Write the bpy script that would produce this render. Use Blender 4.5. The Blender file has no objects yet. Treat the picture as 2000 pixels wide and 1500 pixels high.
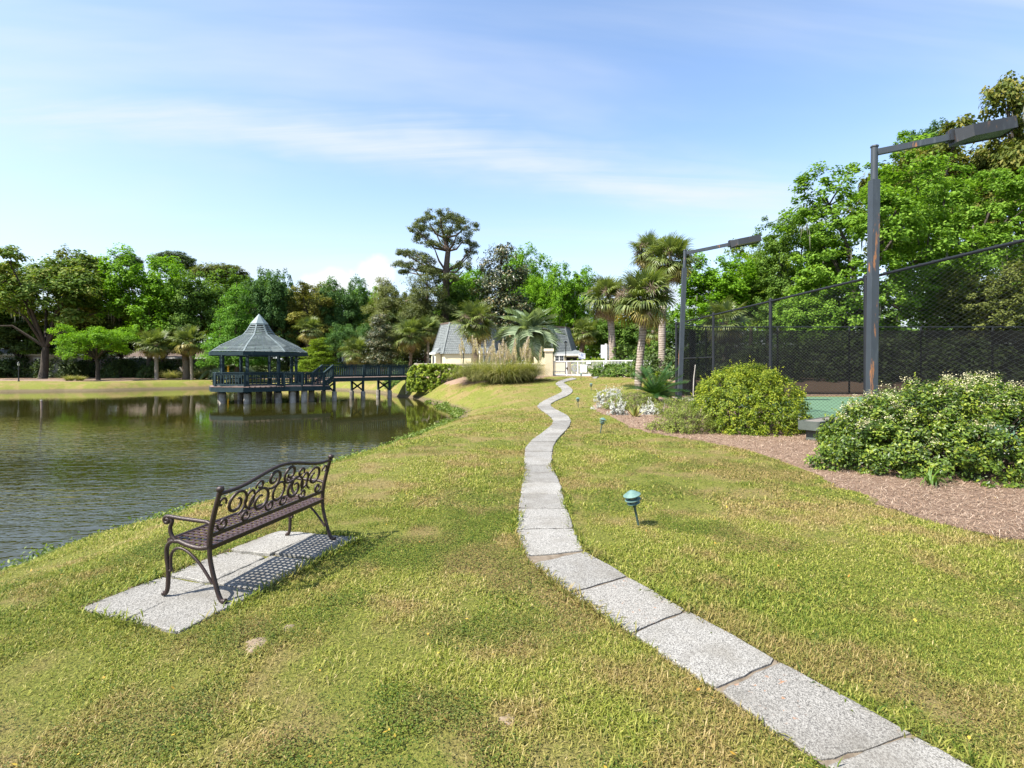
import bpy, math, random
import numpy as np
from mathutils import Vector, Matrix, Quaternion

# ------------------------------------------------------------------ camera, sky, sun, exposure
scene = bpy.context.scene
R = math.radians
EYE = 1.55
cam_data = bpy.data.cameras.new("camera")
cam_data.lens = 18.0
cam_data.sensor_width = 36.0
cam_data.shift_y = -0.017
cam_data.clip_start = 0.05
cam_data.clip_end = 2000
cam = bpy.data.objects.new("camera", cam_data)
scene.collection.objects.link(cam)
cam.location = (0, 0, EYE)
cam.rotation_euler = (R(90), 0, 0)
scene.camera = cam

SUN_EL = 52.0
SUN_H = Vector((-0.86, -0.51)).normalized()
world = bpy.data.worlds.new("World")
scene.world = world
world.use_nodes = True
sun_data = bpy.data.lights.new("sun", 'SUN')
sun_data.energy = 4.9
sun_data.angle = R(0.53)
sun_data.color = (1.0, 0.955, 0.87)
sun = bpy.data.objects.new("sun", sun_data)
scene.collection.objects.link(sun)
_d = Vector((SUN_H.x * math.cos(R(SUN_EL)), SUN_H.y * math.cos(R(SUN_EL)), math.sin(R(SUN_EL))))
sun.rotation_euler = _d.to_track_quat('Z', 'Y').to_euler()
sun.location = _d * 60
scene.view_settings.view_transform = 'Standard'
scene.view_settings.look = 'None'
scene.view_settings.exposure = 1.25
scene.view_settings.gamma = 1.0
scene.render.engine = 'CYCLES'
scene.cycles.use_denoising = True
scene.cycles.max_bounces = 8
scene.cycles.transparent_max_bounces = 24
scene.cycles.caustics_reflective = False
scene.cycles.caustics_refractive = False


def noise(N, L, vec, scale, detail=4, rough=0.55, dist=0.0):
    n = N('ShaderNodeTexNoise')
    n.inputs['Scale'].default_value = scale
    n.inputs['Detail'].default_value = detail
    n.inputs['Roughness'].default_value = rough
    n.inputs['Distortion'].default_value = dist
    if vec is not None:
        L(vec, n.inputs['Vector'])
    return n.outputs['Fac']


def world_nodes():
    nt = world.node_tree
    nt.nodes.clear()
    N = nt.nodes.new
    L = nt.links.new
    out = N('ShaderNodeOutputWorld')
    bg = N('ShaderNodeBackground')
    bg.inputs['Strength'].default_value = 0.132
    sky = N('ShaderNodeTexSky')
    sky.sky_type = 'NISHITA'
    sky.sun_disc = False
    sky.sun_elevation = R(SUN_EL)
    sky.sun_rotation = math.atan2(SUN_H.x, SUN_H.y) % (2 * math.pi)
    sky.air_density = 1.0
    sky.dust_density = 0.5
    sky.ozone_density = 1.9
    tc = N('ShaderNodeTexCoord')
    sep = N('ShaderNodeSeparateXYZ')
    L(tc.outputs['Generated'], sep.inputs[0])

    def math_(op, a, b=None, c=None):
        m = N('ShaderNodeMath')
        m.operation = op
        for i, v in enumerate((a, b, c)):
            if v is None:
                continue
            if isinstance(v, (int, float)):
                m.inputs[i].default_value = v
            else:
                L(v, m.inputs[i])
        return m.outputs[0]
    # thin high cloud, on a flat layer overhead
    den = math_('ADD', math_('MAXIMUM', sep.outputs['Z'], 0.0), 0.16)
    u = math_('DIVIDE', sep.outputs['X'], den)
    v = math_('DIVIDE', sep.outputs['Y'], den)
    comb = N('ShaderNodeCombineXYZ')
    L(u, comb.inputs[0])
    L(v, comb.inputs[1])
    mp = N('ShaderNodeMapping')
    mp.inputs['Rotation'].default_value = (0, 0, R(-16))
    mp.inputs['Scale'].default_value = (0.22, 1.15, 1)
    L(comb.outputs[0], mp.inputs[0])
    n1 = N('ShaderNodeTexNoise')
    n1.inputs['Scale'].default_value = 0.9
    n1.inputs['Detail'].default_value = 6
    n1.inputs['Roughness'].default_value = 0.55
    n1.inputs['Distortion'].default_value = 0.6
    L(mp.outputs[0], n1.inputs['Vector'])
    r1 = N('ShaderNodeMapRange')
    r1.interpolation_type = 'SMOOTHSTEP'
    r1.inputs['From Min'].default_value = 0.42
    r1.inputs['From Max'].default_value = 0.70
    r1.inputs['To Max'].default_value = 0.8
    L(n1.outputs['Fac'], r1.inputs['Value'])
    hz = N('ShaderNodeMapRange')
    hz.interpolation_type = 'SMOOTHSTEP'
    hz.inputs['From Min'].default_value = -0.02
    hz.inputs['From Max'].default_value = 0.42
    hz.inputs['To Min'].default_value = 0.7
    hz.inputs['To Max'].default_value = 0.0
    L(sep.outputs['Z'], hz.inputs['Value'])
    # the long streak that crosses the view
    vp = math_('SUBTRACT', math_('MULTIPLY', v, 0.96), math_('MULTIPLY', u, 0.281))
    wob = noise(N, L, comb.outputs[0], 1.3, 4, 0.6)
    q = math_('DIVIDE', math_('SUBTRACT', math_('ADD', vp, math_('MULTIPLY', math_('SUBTRACT', wob, 0.5), 0.5)), 1.66), 0.17)
    band = math_('POWER', 2.718, math_('MULTIPLY', math_('MULTIPLY', q, q), -1.0))
    mp3 = N('ShaderNodeMapping')
    mp3.inputs['Rotation'].default_value = (0, 0, R(-16))
    mp3.inputs['Scale'].default_value = (0.7, 5.0, 1)
    L(comb.outputs[0], mp3.inputs[0])
    fine = noise(N, L, mp3.outputs[0], 1.6, 6, 0.6, 0.5)
    streak = math_('MULTIPLY', math_('MULTIPLY', band, 0.8), math_('MAXIMUM', math_('SUBTRACT', math_('MULTIPLY', fine, 2.0), 0.35), 0.0))
    streak = math_('MINIMUM', streak, 0.8)
    wisps = math_('MAXIMUM', r1.outputs[0], streak)
    veil = math_('SUBTRACT', 1.0, math_('MULTIPLY', math_('SUBTRACT', 1.0, wisps), math_('SUBTRACT', 1.0, hz.outputs[0])))
    # one low fair-weather cloud over the trees
    yy = math_('MAXIMUM', sep.outputs['Y'], 0.05)
    a = math_('DIVIDE', sep.outputs['X'], yy)
    b = math_('DIVIDE', sep.outputs['Z'], yy)
    n2 = N('ShaderNodeTexNoise')
    n2.inputs['Scale'].default_value = 16
    n2.inputs['Detail'].default_value = 5
    L(tc.outputs['Generated'], n2.inputs['Vector'])

    def blob(ca, cb, ra, rb):
        da = math_('POWER', math_('ABSOLUTE', math_('DIVIDE', math_('SUBTRACT', a, ca), ra)), 2.0)
        db = math_('POWER', math_('ABSOLUTE', math_('DIVIDE', math_('SUBTRACT', b, cb), rb)), 2.0)
        return math_('SUBTRACT', 1.0, math_('ADD', da, db))
    bl = math_('MAXIMUM', blob(-0.272, 0.178, 0.05, 0.044), blob(-0.345, 0.165, 0.085, 0.036))
    front = math_('GREATER_THAN', sep.outputs['Y'], 0.06)
    cu = math_('MULTIPLY', math_('ADD', bl, math_('MULTIPLY', math_('SUBTRACT', n2.outputs['Fac'], 0.5), 2.2)), front)
    r2 = N('ShaderNodeMapRange')
    r2.interpolation_type = 'SMOOTHSTEP'
    r2.inputs['From Min'].default_value = 0.0
    r2.inputs['From Max'].default_value = 0.75
    r2.inputs['To Max'].default_value = 0.85
    L(cu, r2.inputs['Value'])
    mix1 = N('ShaderNodeMix')
    mix1.data_type = 'RGBA'
    L(veil, mix1.inputs[0])
    L(sky.outputs[0], mix1.inputs[6])
    mix1.inputs[7].default_value = (2.85, 3.05, 3.42, 1)
    mix2 = N('ShaderNodeMix')
    mix2.data_type = 'RGBA'
    L(r2.outputs[0], mix2.inputs[0])
    L(mix1.outputs[2], mix2.inputs[6])
    mix2.inputs[7].default_value = (3.9, 3.9, 3.9, 1)
    L(mix2.outputs[2], bg.inputs['Color'])
    L(bg.outputs[0], out.inputs['Surface'])



world_nodes()

# ------------------------------------------------------------------ helpers
COL = scene.collection
rng = np.random.default_rng(11)
random.seed(4)


def smooth(t):
    t = np.clip(t, 0, 1)
    return t * t * (3 - 2 * t)


def link(name, data, parent=None, loc=None):
    o = bpy.data.objects.new(name, data)
    COL.objects.link(o)
    if parent is not None:
        o.parent = parent
    if loc is not None:
        o.location = loc
    return o


def tag(o, label, cat=None, group=None, kind=None):
    if label:
        o['label'] = label
    if cat:
        o['category'] = cat
    if group:
        o['group'] = group
    if kind:
        o['kind'] = kind
    return o


def thing(name, label, cat, loc=(0, 0, 0), rz=0.0, group=None):
    o = bpy.data.objects.new(name, None)
    o.empty_display_size = 0.2
    COL.objects.link(o)
    o.location = loc
    o.rotation_euler = (0, 0, rz)
    return tag(o, label, cat, group)


def np_mesh(name, V, F, mat=None, rnd=None, smooth_shade=False):
    """V (n,3), F (m,k) all faces with k corners."""
    V = np.asarray(V, dtype=np.float32)
    F = np.asarray(F, dtype=np.int32)
    me = bpy.data.meshes.new(name)
    k = F.shape[1]
    me.vertices.add(len(V))
    me.vertices.foreach_set('co', V.ravel())
    me.loops.add(F.size)
    me.loops.foreach_set('vertex_index', F.ravel())
    me.polygons.add(len(F))
    me.polygons.foreach_set('loop_start', np.arange(0, F.size, k, dtype=np.int32))
    me.polygons.foreach_set('loop_total', np.full(len(F), k, dtype=np.int32))
    me.polygons.foreach_set('use_smooth', np.full(len(F), smooth_shade, dtype=bool))
    if rnd is not None:
        at = me.attributes.new('rnd', 'FLOAT', 'POINT')
        at.data.foreach_set('value', np.asarray(rnd, dtype=np.float32).ravel())
    me.update(calc_edges=True)
    if mat is not None:
        me.materials.append(mat)
    return me


def quads_mesh(name, Q, mat, rnd=None):
    """Q (n,4,3) free quads."""
    n = len(Q)
    F = np.arange(n * 4, dtype=np.int32).reshape(n, 4)
    r = None if rnd is None else np.repeat(rnd, 4)
    return np_mesh(name, Q.reshape(-1, 3), F, mat, r)


class MB:
    """Collects pieces into one mesh (ngons allowed)."""

    def __init__(self):
        self.v = []
        self.f = []
        self.sm = []

    def add(self, verts, faces, sm=False):
        o = len(self.v)
        self.v.extend([tuple(p) for p in verts])
        self.f.extend([tuple(i + o for i in f) for f in faces])
        self.sm.extend([sm] * len(faces))
        return self

    def box(self, c, s, rz=0.0, M=None):
        hx, hy, hz = s[0] / 2, s[1] / 2, s[2] / 2
        vs = [Vector((x, y, z)) for x in (-hx, hx) for y in (-hy, hy) for z in (-hz, hz)]
        if M is not None:
            vs = [M @ p for p in vs]
        elif rz:
            q = Matrix.Rotation(rz, 3, 'Z')
            vs = [q @ p for p in vs]
        vs = [p + Vector(c) for p in vs]
        return self.add(vs, [(0, 1, 3, 2), (4, 6, 7, 5), (0, 4, 5, 1), (2, 3, 7, 6), (0, 2, 6, 4), (1, 5, 7, 3)])

    def beam(self, a, b, w, h, up=(0, 0, 1)):
        a, b = Vector(a), Vector(b)
        d = (b - a)
        L = d.length
        d.normalize()
        upv = Vector(up)
        s = d.cross(upv)
        if s.length < 1e-4:
            s = Vector((1, 0, 0))
        s.normalize()
        t = s.cross(d)
        vs = []
        for p in (a, b):
            for su, tu in ((-1, -1), (1, -1), (1, 1), (-1, 1)):
                vs.append(p + s * su * w / 2 + t * tu * h / 2)
        return self.add(vs, [(3, 2, 1, 0), (4, 5, 6, 7), (0, 1, 5, 4), (1, 2, 6, 5), (2, 3, 7, 6), (3, 0, 4, 7)])

    def tube(self, pts, rad, n=8, cap=True, sm=True):
        pts = [Vector(p) for p in pts]
        if not hasattr(rad, '__len__'):
            rad = [rad] * len(pts)
        rings = []
        prev = None
        for i, p in enumerate(pts):
            if i == 0:
                t = pts[1] - pts[0]
            elif i == len(pts) - 1:
                t = pts[-1] - pts[-2]
            else:
                t = pts[i + 1] - pts[i - 1]
            t.normalize()
            if prev is None:
                s = t.cross(Vector((0, 0, 1)))
                if s.length < 0.05:
                    s = t.cross(Vector((0, 1, 0)))
            else:
                s = prev - t * prev.dot(t)
            s.normalize()
            prev = s
            b = t.cross(s)
            rings.append([p + (s * math.cos(2 * math.pi * k / n) + b * math.sin(2 * math.pi * k / n)) * rad[i] for k in range(n)])
        vs = [q for r in rings for q in r]
        fs = []
        for i in range(len(rings) - 1):
            for k in range(n):
                a = i * n + k
                b2 = i * n + (k + 1) % n
                fs.append((a, b2, b2 + n, a + n))
        self.add(vs, fs, sm)
        if cap:
            self.add(rings[0], [tuple(range(n))[::-1]])
            self.add(rings[-1], [tuple(range(n))])
        return self

    def lathe(self, prof, n=12, c=(0, 0, 0), sm=False):
        vs = []
        for r, z in prof:
            for k in range(n):
                a = 2 * math.pi * k / n
                vs.append((c[0] + r * math.cos(a), c[1] + r * math.sin(a), c[2] + z))
        fs = []
        for i in range(len(prof) - 1):
            for k in range(n):
                a = i * n + k
                b2 = i * n + (k + 1) % n
                fs.append((a, b2, b2 + n, a + n))
        fs.append(tuple(range(n))[::-1])
        m = (len(prof) - 1) * n
        fs.append(tuple(range(m, m + n)))
        return self.add(vs, fs, sm)

    def poly(self, pts, h, down=True):
        """prism from a plan polygon [(x,y,z)], extruded down by h."""
        n = len(pts)
        top = [Vector(p) for p in pts]
        bot = [p - Vector((0, 0, h)) for p in top]
        fs = [tuple(range(n)), tuple(range(2 * n - 1, n - 1, -1))]
        for i in range(n):
            j = (i + 1) % n
            fs.append((i, i + n, j + n, j))
        return self.add(top + bot, fs)

    def mesh(self, name, mat):
        me = bpy.data.meshes.new(name)
        me.from_pydata(self.v, [], self.f)
        me.polygons.foreach_set('use_smooth', self.sm)
        me.update()
        if mat is not None:
            me.materials.append(mat)
        return me

    def build(self, name, mat, parent=None, loc=None):
        return link(name, self.mesh(name, mat), parent, loc)


# pixel (2000 x 1500 photograph) -> world
HZ = 716.0


def on_z(u, v, z=0.0):
    k = (EYE - z) / (v - HZ)
    return Vector(((u - 1000) * k, 1000 * k, z))


def at_d(u, v, Y):
    return Vector(((u - 1000) / 1000 * Y, Y, EYE - (v - HZ) / 1000 * Y))


# ------------------------------------------------------------------ materials
MATS = {}


def new_mat(name):
    m = bpy.data.materials.new(name)
    m.use_nodes = True
    m.node_tree.nodes.clear()
    MATS[name] = m
    N = m.node_tree.nodes.new
    L = m.node_tree.links.new
    out = N('ShaderNodeOutputMaterial')
    return m, N, L, out


def ramp(N, L, fac, stops):
    r = N('ShaderNodeValToRGB')
    els = r.color_ramp.elements
    while len(els) > len(stops):
        els.remove(els[-1])
    while len(els) < len(stops):
        els.new(0.5)
    for e, (p, c) in zip(els, stops):
        e.position = p
        e.color = (c[0], c[1], c[2], 1)
    L(fac, r.inputs[0])
    return r.outputs[0]


def mixc(N, L, fac, a, b, mode='MIX'):
    m = N('ShaderNodeMix')
    m.data_type = 'RGBA'
    m.blend_type = mode
    for i, v in ((0, fac), (6, a), (7, b)):
        if isinstance(v, (int, float)):
            m.inputs[i].default_value = v
        elif isinstance(v, tuple):
            m.inputs[i].default_value = (v[0], v[1], v[2], 1)
        else:
            L(v, m.inputs[i])
    return m.outputs[2]


def mth(N, L, op, a, b=None):
    m = N('ShaderNodeMath')
    m.operation = op
    for i, v in enumerate((a, b)):
        if v is None:
            continue
        if isinstance(v, (int, float)):
            m.inputs[i].default_value = v
        else:
            L(v, m.inputs[i])
    return m.outputs[0]


def mrange(N, L, v, a, b, c=0.0, d=1.0):
    m = N('ShaderNodeMapRange')
    m.interpolation_type = 'SMOOTHSTEP'
    m.inputs['From Min'].default_value = a
    m.inputs['From Max'].default_value = b
    m.inputs['To Min'].default_value = c
    m.inputs['To Max'].default_value = d
    L(v, m.inputs['Value'])
    return m.outputs[0]


def bump(N, L, h, strength, dist=0.01, normal=None):
    b = N('ShaderNodeBump')
    b.inputs['Strength'].default_value = strength
    b.inputs['Distance'].default_value = dist
    L(h, b.inputs['Height'])
    if normal is not None:
        L(normal, b.inputs['Normal'])
    return b.outputs[0]


def position(N):
    return N('ShaderNodeNewGeometry').outputs['Position']


def principled(N, L, out, color, rough=0.8, normal=None, metal=0.0, spec=0.4):
    p = N('ShaderNodeBsdfPrincipled')
    if isinstance(color, tuple):
        p.inputs['Base Color'].default_value = (*color, 1)
    else:
        L(color, p.inputs['Base Color'])
    if isinstance(rough, (int, float)):
        p.inputs['Roughness'].default_value = rough
    else:
        L(rough, p.inputs['Roughness'])
    p.inputs['Metallic'].default_value = metal
    p.inputs['Specular IOR Level'].default_value = spec
    if normal is not None:
        L(normal, p.inputs['Normal'])
    if out is not None:
        L(p.outputs[0], out.inputs['Surface'])
    return p.outputs[0]


def simple(name, c1, c2=None, scale=6.0, rough=0.75, bstr=0.2, bscale=40.0, metal=0.0, spec=0.35, stain=None):
    """two-tone weathered surface with fine relief."""
    m, N, L, out = new_mat(name)
    pos = position(N)
    f = noise(N, L, pos, scale, 6, 0.65)
    c2 = c2 or tuple(x * 0.7 for x in c1)
    c = ramp(N, L, f, [(0.32, c2), (0.68, c1)])
    if stain:
        col, sc, lo, hi = stain
        mp = N('ShaderNodeMapping')
        mp.inputs['Scale'].default_value = (1, 1, 0.18)
        L(pos, mp.inputs[0])
        s = mrange(N, L, noise(N, L, mp.outputs[0], sc, 5, 0.6), lo, hi)
        c = mixc(N, L, s, c, col)
    nm = bump(N, L, noise(N, L, pos, bscale, 5, 0.7), bstr, 0.01) if bstr else None
    principled(N, L, out, c, rough, nm, metal, spec)
    return m


def leafmat(name, dark, mid, light, trans=0.35, gloss=0.35, rough=0.5, posvar=0.0):
    m, N, L, out = new_mat(name)
    a = N('ShaderNodeAttribute')
    a.attribute_name = 'rnd'
    fac = a.outputs['Fac']
    oi = N('ShaderNodeObjectInfo')
    fac = mth(N, L, 'ADD', fac, mth(N, L, 'MULTIPLY', mth(N, L, 'SUBTRACT', oi.outputs['Random'], 0.5), 0.12))
    if posvar:
        n = noise(N, L, position(N), posvar, 2)
        fac = mth(N, L, 'ADD', fac, mth(N, L, 'MULTIPLY', mth(N, L, 'SUBTRACT', n, 0.5), 0.9))
    c = ramp(N, L, fac, [(0.05, dark), (0.5, mid), (0.95, light)])
    p = principled(N, L, None, c, rough, None, 0.0, gloss)
    t = N('ShaderNodeBsdfTranslucent')
    tc = mixc(N, L, 1.0, c, (1.25, 1.3, 0.55), 'MULTIPLY')
    L(tc, t.inputs['Color'])
    mx = N('ShaderNodeMixShader')
    mx.inputs[0].default_value = trans
    L(p, mx.inputs[1])
    L(t.outputs[0], mx.inputs[2])
    L(mx.outputs[0], out.inputs['Surface'])
    return m


# patchiness of the lawn, shared by the soil below and the blades above it
def lawn_fields(N, L):
    pos = position(N)
    big = noise(N, L, pos, 0.42, 3, 0.5)
    med = noise(N, L, pos, 1.7, 4, 0.6)
    fine = noise(N, L, pos, 9.0, 3, 0.6)
    s = mth(N, L, 'ADD', mth(N, L, 'MULTIPLY', big, 0.5), mth(N, L, 'MULTIPLY', med, 0.5))
    dry = mrange(N, L, s, 0.45, 0.58)
    return pos, dry, med, fine


def lawn_mat():
    m, N, L, out = new_mat('lawn')
    pos, dry, med, fine = lawn_fields(N, L)
    f2 = noise(N, L, pos, 55.0, 4, 0.75)
    green = ramp(N, L, f2, [(0.3, (0.07, 0.085, 0.015)), (0.5, (0.185, 0.195, 0.036)), (0.72, (0.3, 0.285, 0.07))])
    straw = ramp(N, L, f2, [(0.3, (0.12, 0.075, 0.032)), (0.5, (0.29, 0.2, 0.09)), (0.72, (0.44, 0.33, 0.17))])
    c = mixc(N, L, mth(N, L, 'MULTIPLY', dry, 0.65), green, straw)
    # bare soil on the steep wet edge of the pond
    sep = N('ShaderNodeSeparateXYZ')
    L(pos, sep.inputs[0])
    wet = mrange(N, L, mth(N, L, 'ADD', sep.outputs['Z'], mth(N, L, 'MULTIPLY', mth(N, L, 'SUBTRACT', med, 0.5), 0.16)), -0.60, -0.42, 1.0, 0.0)
    soil = ramp(N, L, f2, [(0.3, (0.06, 0.045, 0.025)), (0.7, (0.24, 0.19, 0.11))])
    c = mixc(N, L, wet, c, soil)
    b = bump(N, L, f2, 0.9, 0.05, bump(N, L, fine, 0.6, 0.08))
    principled(N, L, out, c, 0.9, b, 0, 0.15)
    return m


def grass_mat():
    m, N, L, out = new_mat('grass_blades')
    pos, dry, med, fine = lawn_fields(N, L)
    a = N('ShaderNodeAttribute')
    a.attribute_name = 'rnd'
    g = ramp(N, L, a.outputs['Fac'], [(0.0, (0.045, 0.10, 0.010)), (0.4, (0.21, 0.25, 0.033)), (0.72, (0.385, 0.38, 0.075)), (1.0, (0.55, 0.46, 0.2))])
    s = ramp(N, L, a.outputs['Fac'], [(0.0, (0.1, 0.13, 0.025)), (0.3, (0.27, 0.225, 0.065)), (0.6, (0.39, 0.27, 0.115)), (1.0, (0.53, 0.4, 0.215))])
    c = mixc(N, L, mth(N, L, 'MULTIPLY', dry, 0.8), g, s)
    p = principled(N, L, None, c, 0.6, None, 0, 0.25)
    t = N('ShaderNodeBsdfTranslucent')
    L(c, t.inputs['Color'])
    mx = N('ShaderNodeMixShader')
    mx.inputs[0].default_value = 0.42
    L(p, mx.inputs[1])
    L(t.outputs[0], mx.inputs[2])
    L(mx.outputs[0], out.inputs['Surface'])
    return m


def water_mat():
    m, N, L, out = new_mat('pond_water')
    pos = position(N)
    mp = N('ShaderNodeMapping')
    mp.inputs['Rotation'].default_value = (0, 0, R(-14))
    mp.inputs['Scale'].default_value = (0.55, 1.5, 1)
    L(pos, mp.inputs[0])
    w1 = noise(N, L, mp.outputs[0], 3.4, 3, 0.55, 0.3)
    w2 = noise(N, L, mp.outputs[0], 9.0, 2, 0.5)
    mp2 = N('ShaderNodeMapping')
    mp2.inputs['Scale'].default_value = (0.5, 1.0, 1)
    L(pos, mp2.inputs[0])
    gust = noise(N, L, mp2.outputs[0], 0.14, 3, 0.5)
    sep = N('ShaderNodeSeparateXYZ')
    L(pos, sep.inputs[0])
    # sheltered water near the gazebo, the bridge and the far bank lies calmer
    far = mrange(N, L, mth(N, L, 'ADD', sep.outputs['Y'], mth(N, L, 'MULTIPLY', sep.outputs['X'], 0.35)), 9.0, 17.0, 1.0, 0.045)
    amp = mth(N, L, 'MULTIPLY', mrange(N, L, gust, 0.36, 0.6, 0.35, 1.0), far)
    h = mth(N, L, 'MULTIPLY', mth(N, L, 'ADD', w1, mth(N, L, 'MULTIPLY', w2, 0.3)), amp)
    nm = bump(N, L, h, 1.0, 0.04)
    c = ramp(N, L, gust, [(0.3, (0.022, 0.022, 0.0045)), (0.7, (0.032, 0.03, 0.006))])
    p = N('ShaderNodeBsdfPrincipled')
    L(c, p.inputs['Base Color'])
    p.inputs['Roughness'].default_value = 0.03
    p.inputs['IOR'].default_value = 1.333
    L(nm, p.inputs['Normal'])
    L(p.outputs[0], out.inputs['Surface'])
    return m


def concrete_mat(name='aggregate_concrete', tint=(1, 1, 1), rust=0.0):
    m, N, L, out = new_mat(name)
    pos = position(N)
    vo = N('ShaderNodeTexVoronoi')
    vo.inputs['Scale'].default_value = 190
    L(pos, vo.inputs['Vector'])
    bw = N('ShaderNodeRGBToBW')
    L(vo.outputs['Color'], bw.inputs[0])
    c = ramp(N, L, bw.outputs[0], [(0.12, (0.1 * tint[0], 0.095 * tint[1], 0.088 * tint[2])), (0.42, (0.22 * tint[0], 0.21 * tint[1], 0.19 * tint[2])), (0.8, (0.36 * tint[0], 0.345 * tint[1], 0.315 * tint[2]))])
    big = noise(N, L, pos, 2.3, 5, 0.6)
    oi = N('ShaderNodeObjectInfo')
    c = mixc(N, L, mrange(N, L, noise(N, L, pos, 11.0, 4, 0.7), 0.6, 0.72, 0.0, 0.5), c, (0.09, 0.085, 0.075))
    c = mixc(N, L, mrange(N, L, big, 0.42, 0.7, 0.0, 0.55), c, (0.15, 0.135, 0.11))
    dk = mth(N, L, 'ADD', mth(N, L, 'MULTIPLY', oi.outputs['Random'], 0.3), 0.8)
    cc = N('ShaderNodeCombineColor')
    for i in range(3):
        L(dk, cc.inputs[i])
    c = mixc(N, L, 1.0, c, cc.outputs[0], 'MULTIPLY')
    r = mrange(N, L, noise(N, L, pos, 30, 3), 0.62, 0.7, 0.0, rust)
    c = mixc(N, L, mth(N, L, 'MULTIPLY', r, mrange(N, L, noise(N, L, pos, 3.1, 2), 0.45, 0.6)), c, (0.36, 0.17, 0.08))
    nm = bump(N, L, vo.outputs['Distance'], 0.5, 0.006)
    principled(N, L, out, c, 0.9, nm, 0, 0.2)
    return m


def mulch_mat():
    m, N, L, out = new_mat('pine_straw')
    pos = position(N)
    mp = N('ShaderNodeMapping')
    mp.inputs['Scale'].default_value = (1.0, 3.2, 1)
    mp.inputs['Rotation'].default_value = (0, 0, 0.5)
    L(pos, mp.inputs[0])
    f = noise(N, L, mp.outputs[0], 26, 5, 0.75, 1.2)
    c = ramp(N, L, f, [(0.28, (0.08, 0.045, 0.028)), (0.5, (0.27, 0.18, 0.125)), (0.7, (0.44, 0.33, 0.255))])
    nm = bump(N, L, f, 1.0, 0.03)
    principled(N, L, out, c, 0.9, nm, 0, 0.15)
    return m


def bark(name, c1, c2):
    m, N, L, out = new_mat(name)
    pos = position(N)
    mp = N('ShaderNodeMapping')
    mp.inputs['Scale'].default_value = (1, 1, 0.25)
    L(pos, mp.inputs[0])
    f = noise(N, L, mp.outputs[0], 9, 5, 0.7, 0.6)
    c = ramp(N, L, f, [(0.3, c2), (0.7, c1)])
    principled(N, L, out, c, 0.92, bump(N, L, f, 0.8, 0.05), 0, 0.15)
    return m


def palm_bark(name, c1, c2, rings=7.0):
    m, N, L, out = new_mat(name)
    pos = position(N)
    sep = N('ShaderNodeSeparateXYZ')
    L(pos, sep.inputs[0])
    n = noise(N, L, pos, 5, 4, 0.7)
    w = N('ShaderNodeMath')
    w.operation = 'SINE'
    L(mth(N, L, 'ADD', mth(N, L, 'MULTIPLY', sep.outputs['Z'], rings * 6.283), mth(N, L, 'MULTIPLY', n, 7.0)), w.inputs[0])
    f = mth(N, L, 'ADD', mth(N, L, 'MULTIPLY', w.outputs[0], 0.16), n)
    c = ramp(N, L, f, [(0.3, c2), (0.65, c1)])
    principled(N, L, out, c, 0.9, bump(N, L, f, 0.7, 0.03), 0, 0.15)
    return m


def rust_paint(name, base, rust_amt, scale=3.0):
    m, N, L, out = new_mat(name)
    pos = position(N)
    c = ramp(N, L, noise(N, L, pos, 2.2, 5, 0.6), [(0.3, tuple(x * 0.8 for x in base)), (0.7, base)])
    mp = N('ShaderNodeMapping')
    mp.inputs['Scale'].default_value = (1.6, 1.6, 0.28)
    L(pos, mp.inputs[0])
    n = noise(N, L, mp.outputs[0], scale, 6, 0.7)
    r = mrange(N, L, n, 0.58, 0.64, 0.0, rust_amt)
    c = mixc(N, L, r, c, (0.30, 0.13, 0.05))
    n2 = noise(N, L, mp.outputs[0], 5.0, 4, 0.6)
    c = mixc(N, L, mrange(N, L, n2, 0.55, 0.8, 0.0, 0.35), c, (0.13, 0.15, 0.16))
    principled(N, L, out, c, mrange(N, L, n, 0.55, 0.7, 0.5, 0.9), bump(N, L, n, 0.15, 0.01), 0, 0.4)
    return m


def screen_mat():
    m, N, L, out = new_mat('wind_screen_fabric')
    d = N('ShaderNodeBsdfDiffuse')
    pos = position(N)
    L(ramp(N, L, noise(N, L, pos, 0.9, 4), [(0.3, (0.008, 0.008, 0.008)), (0.7, (0.016, 0.015, 0.015))]), d.inputs['Color'])
    t = N('ShaderNodeBsdfTransparent')
    mx = N('ShaderNodeMixShader')
    mx.inputs[0].default_value = 0.84
    L(t.outputs[0], mx.inputs[1])
    L(d.outputs[0], mx.inputs[2])
    L(mx.outputs[0], out.inputs['Surface'])
    return m


def brick_mat():
    m, N, L, out = new_mat('far_brick')
    tc = N('ShaderNodeTexCoord')
    b = N('ShaderNodeTexBrick')
    b.inputs['Scale'].default_value = 6
    b.inputs['Color1'].default_value = (0.36, 0.2, 0.15, 1)
    b.inputs['Color2'].default_value = (0.44, 0.27, 0.2, 1)
    b.inputs['Mortar'].default_value = (0.45, 0.4, 0.34, 1)
    L(tc.outputs['Object'], b.inputs['Vector'])
    principled(N, L, out, b.outputs['Color'], 0.9)
    return m


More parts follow.
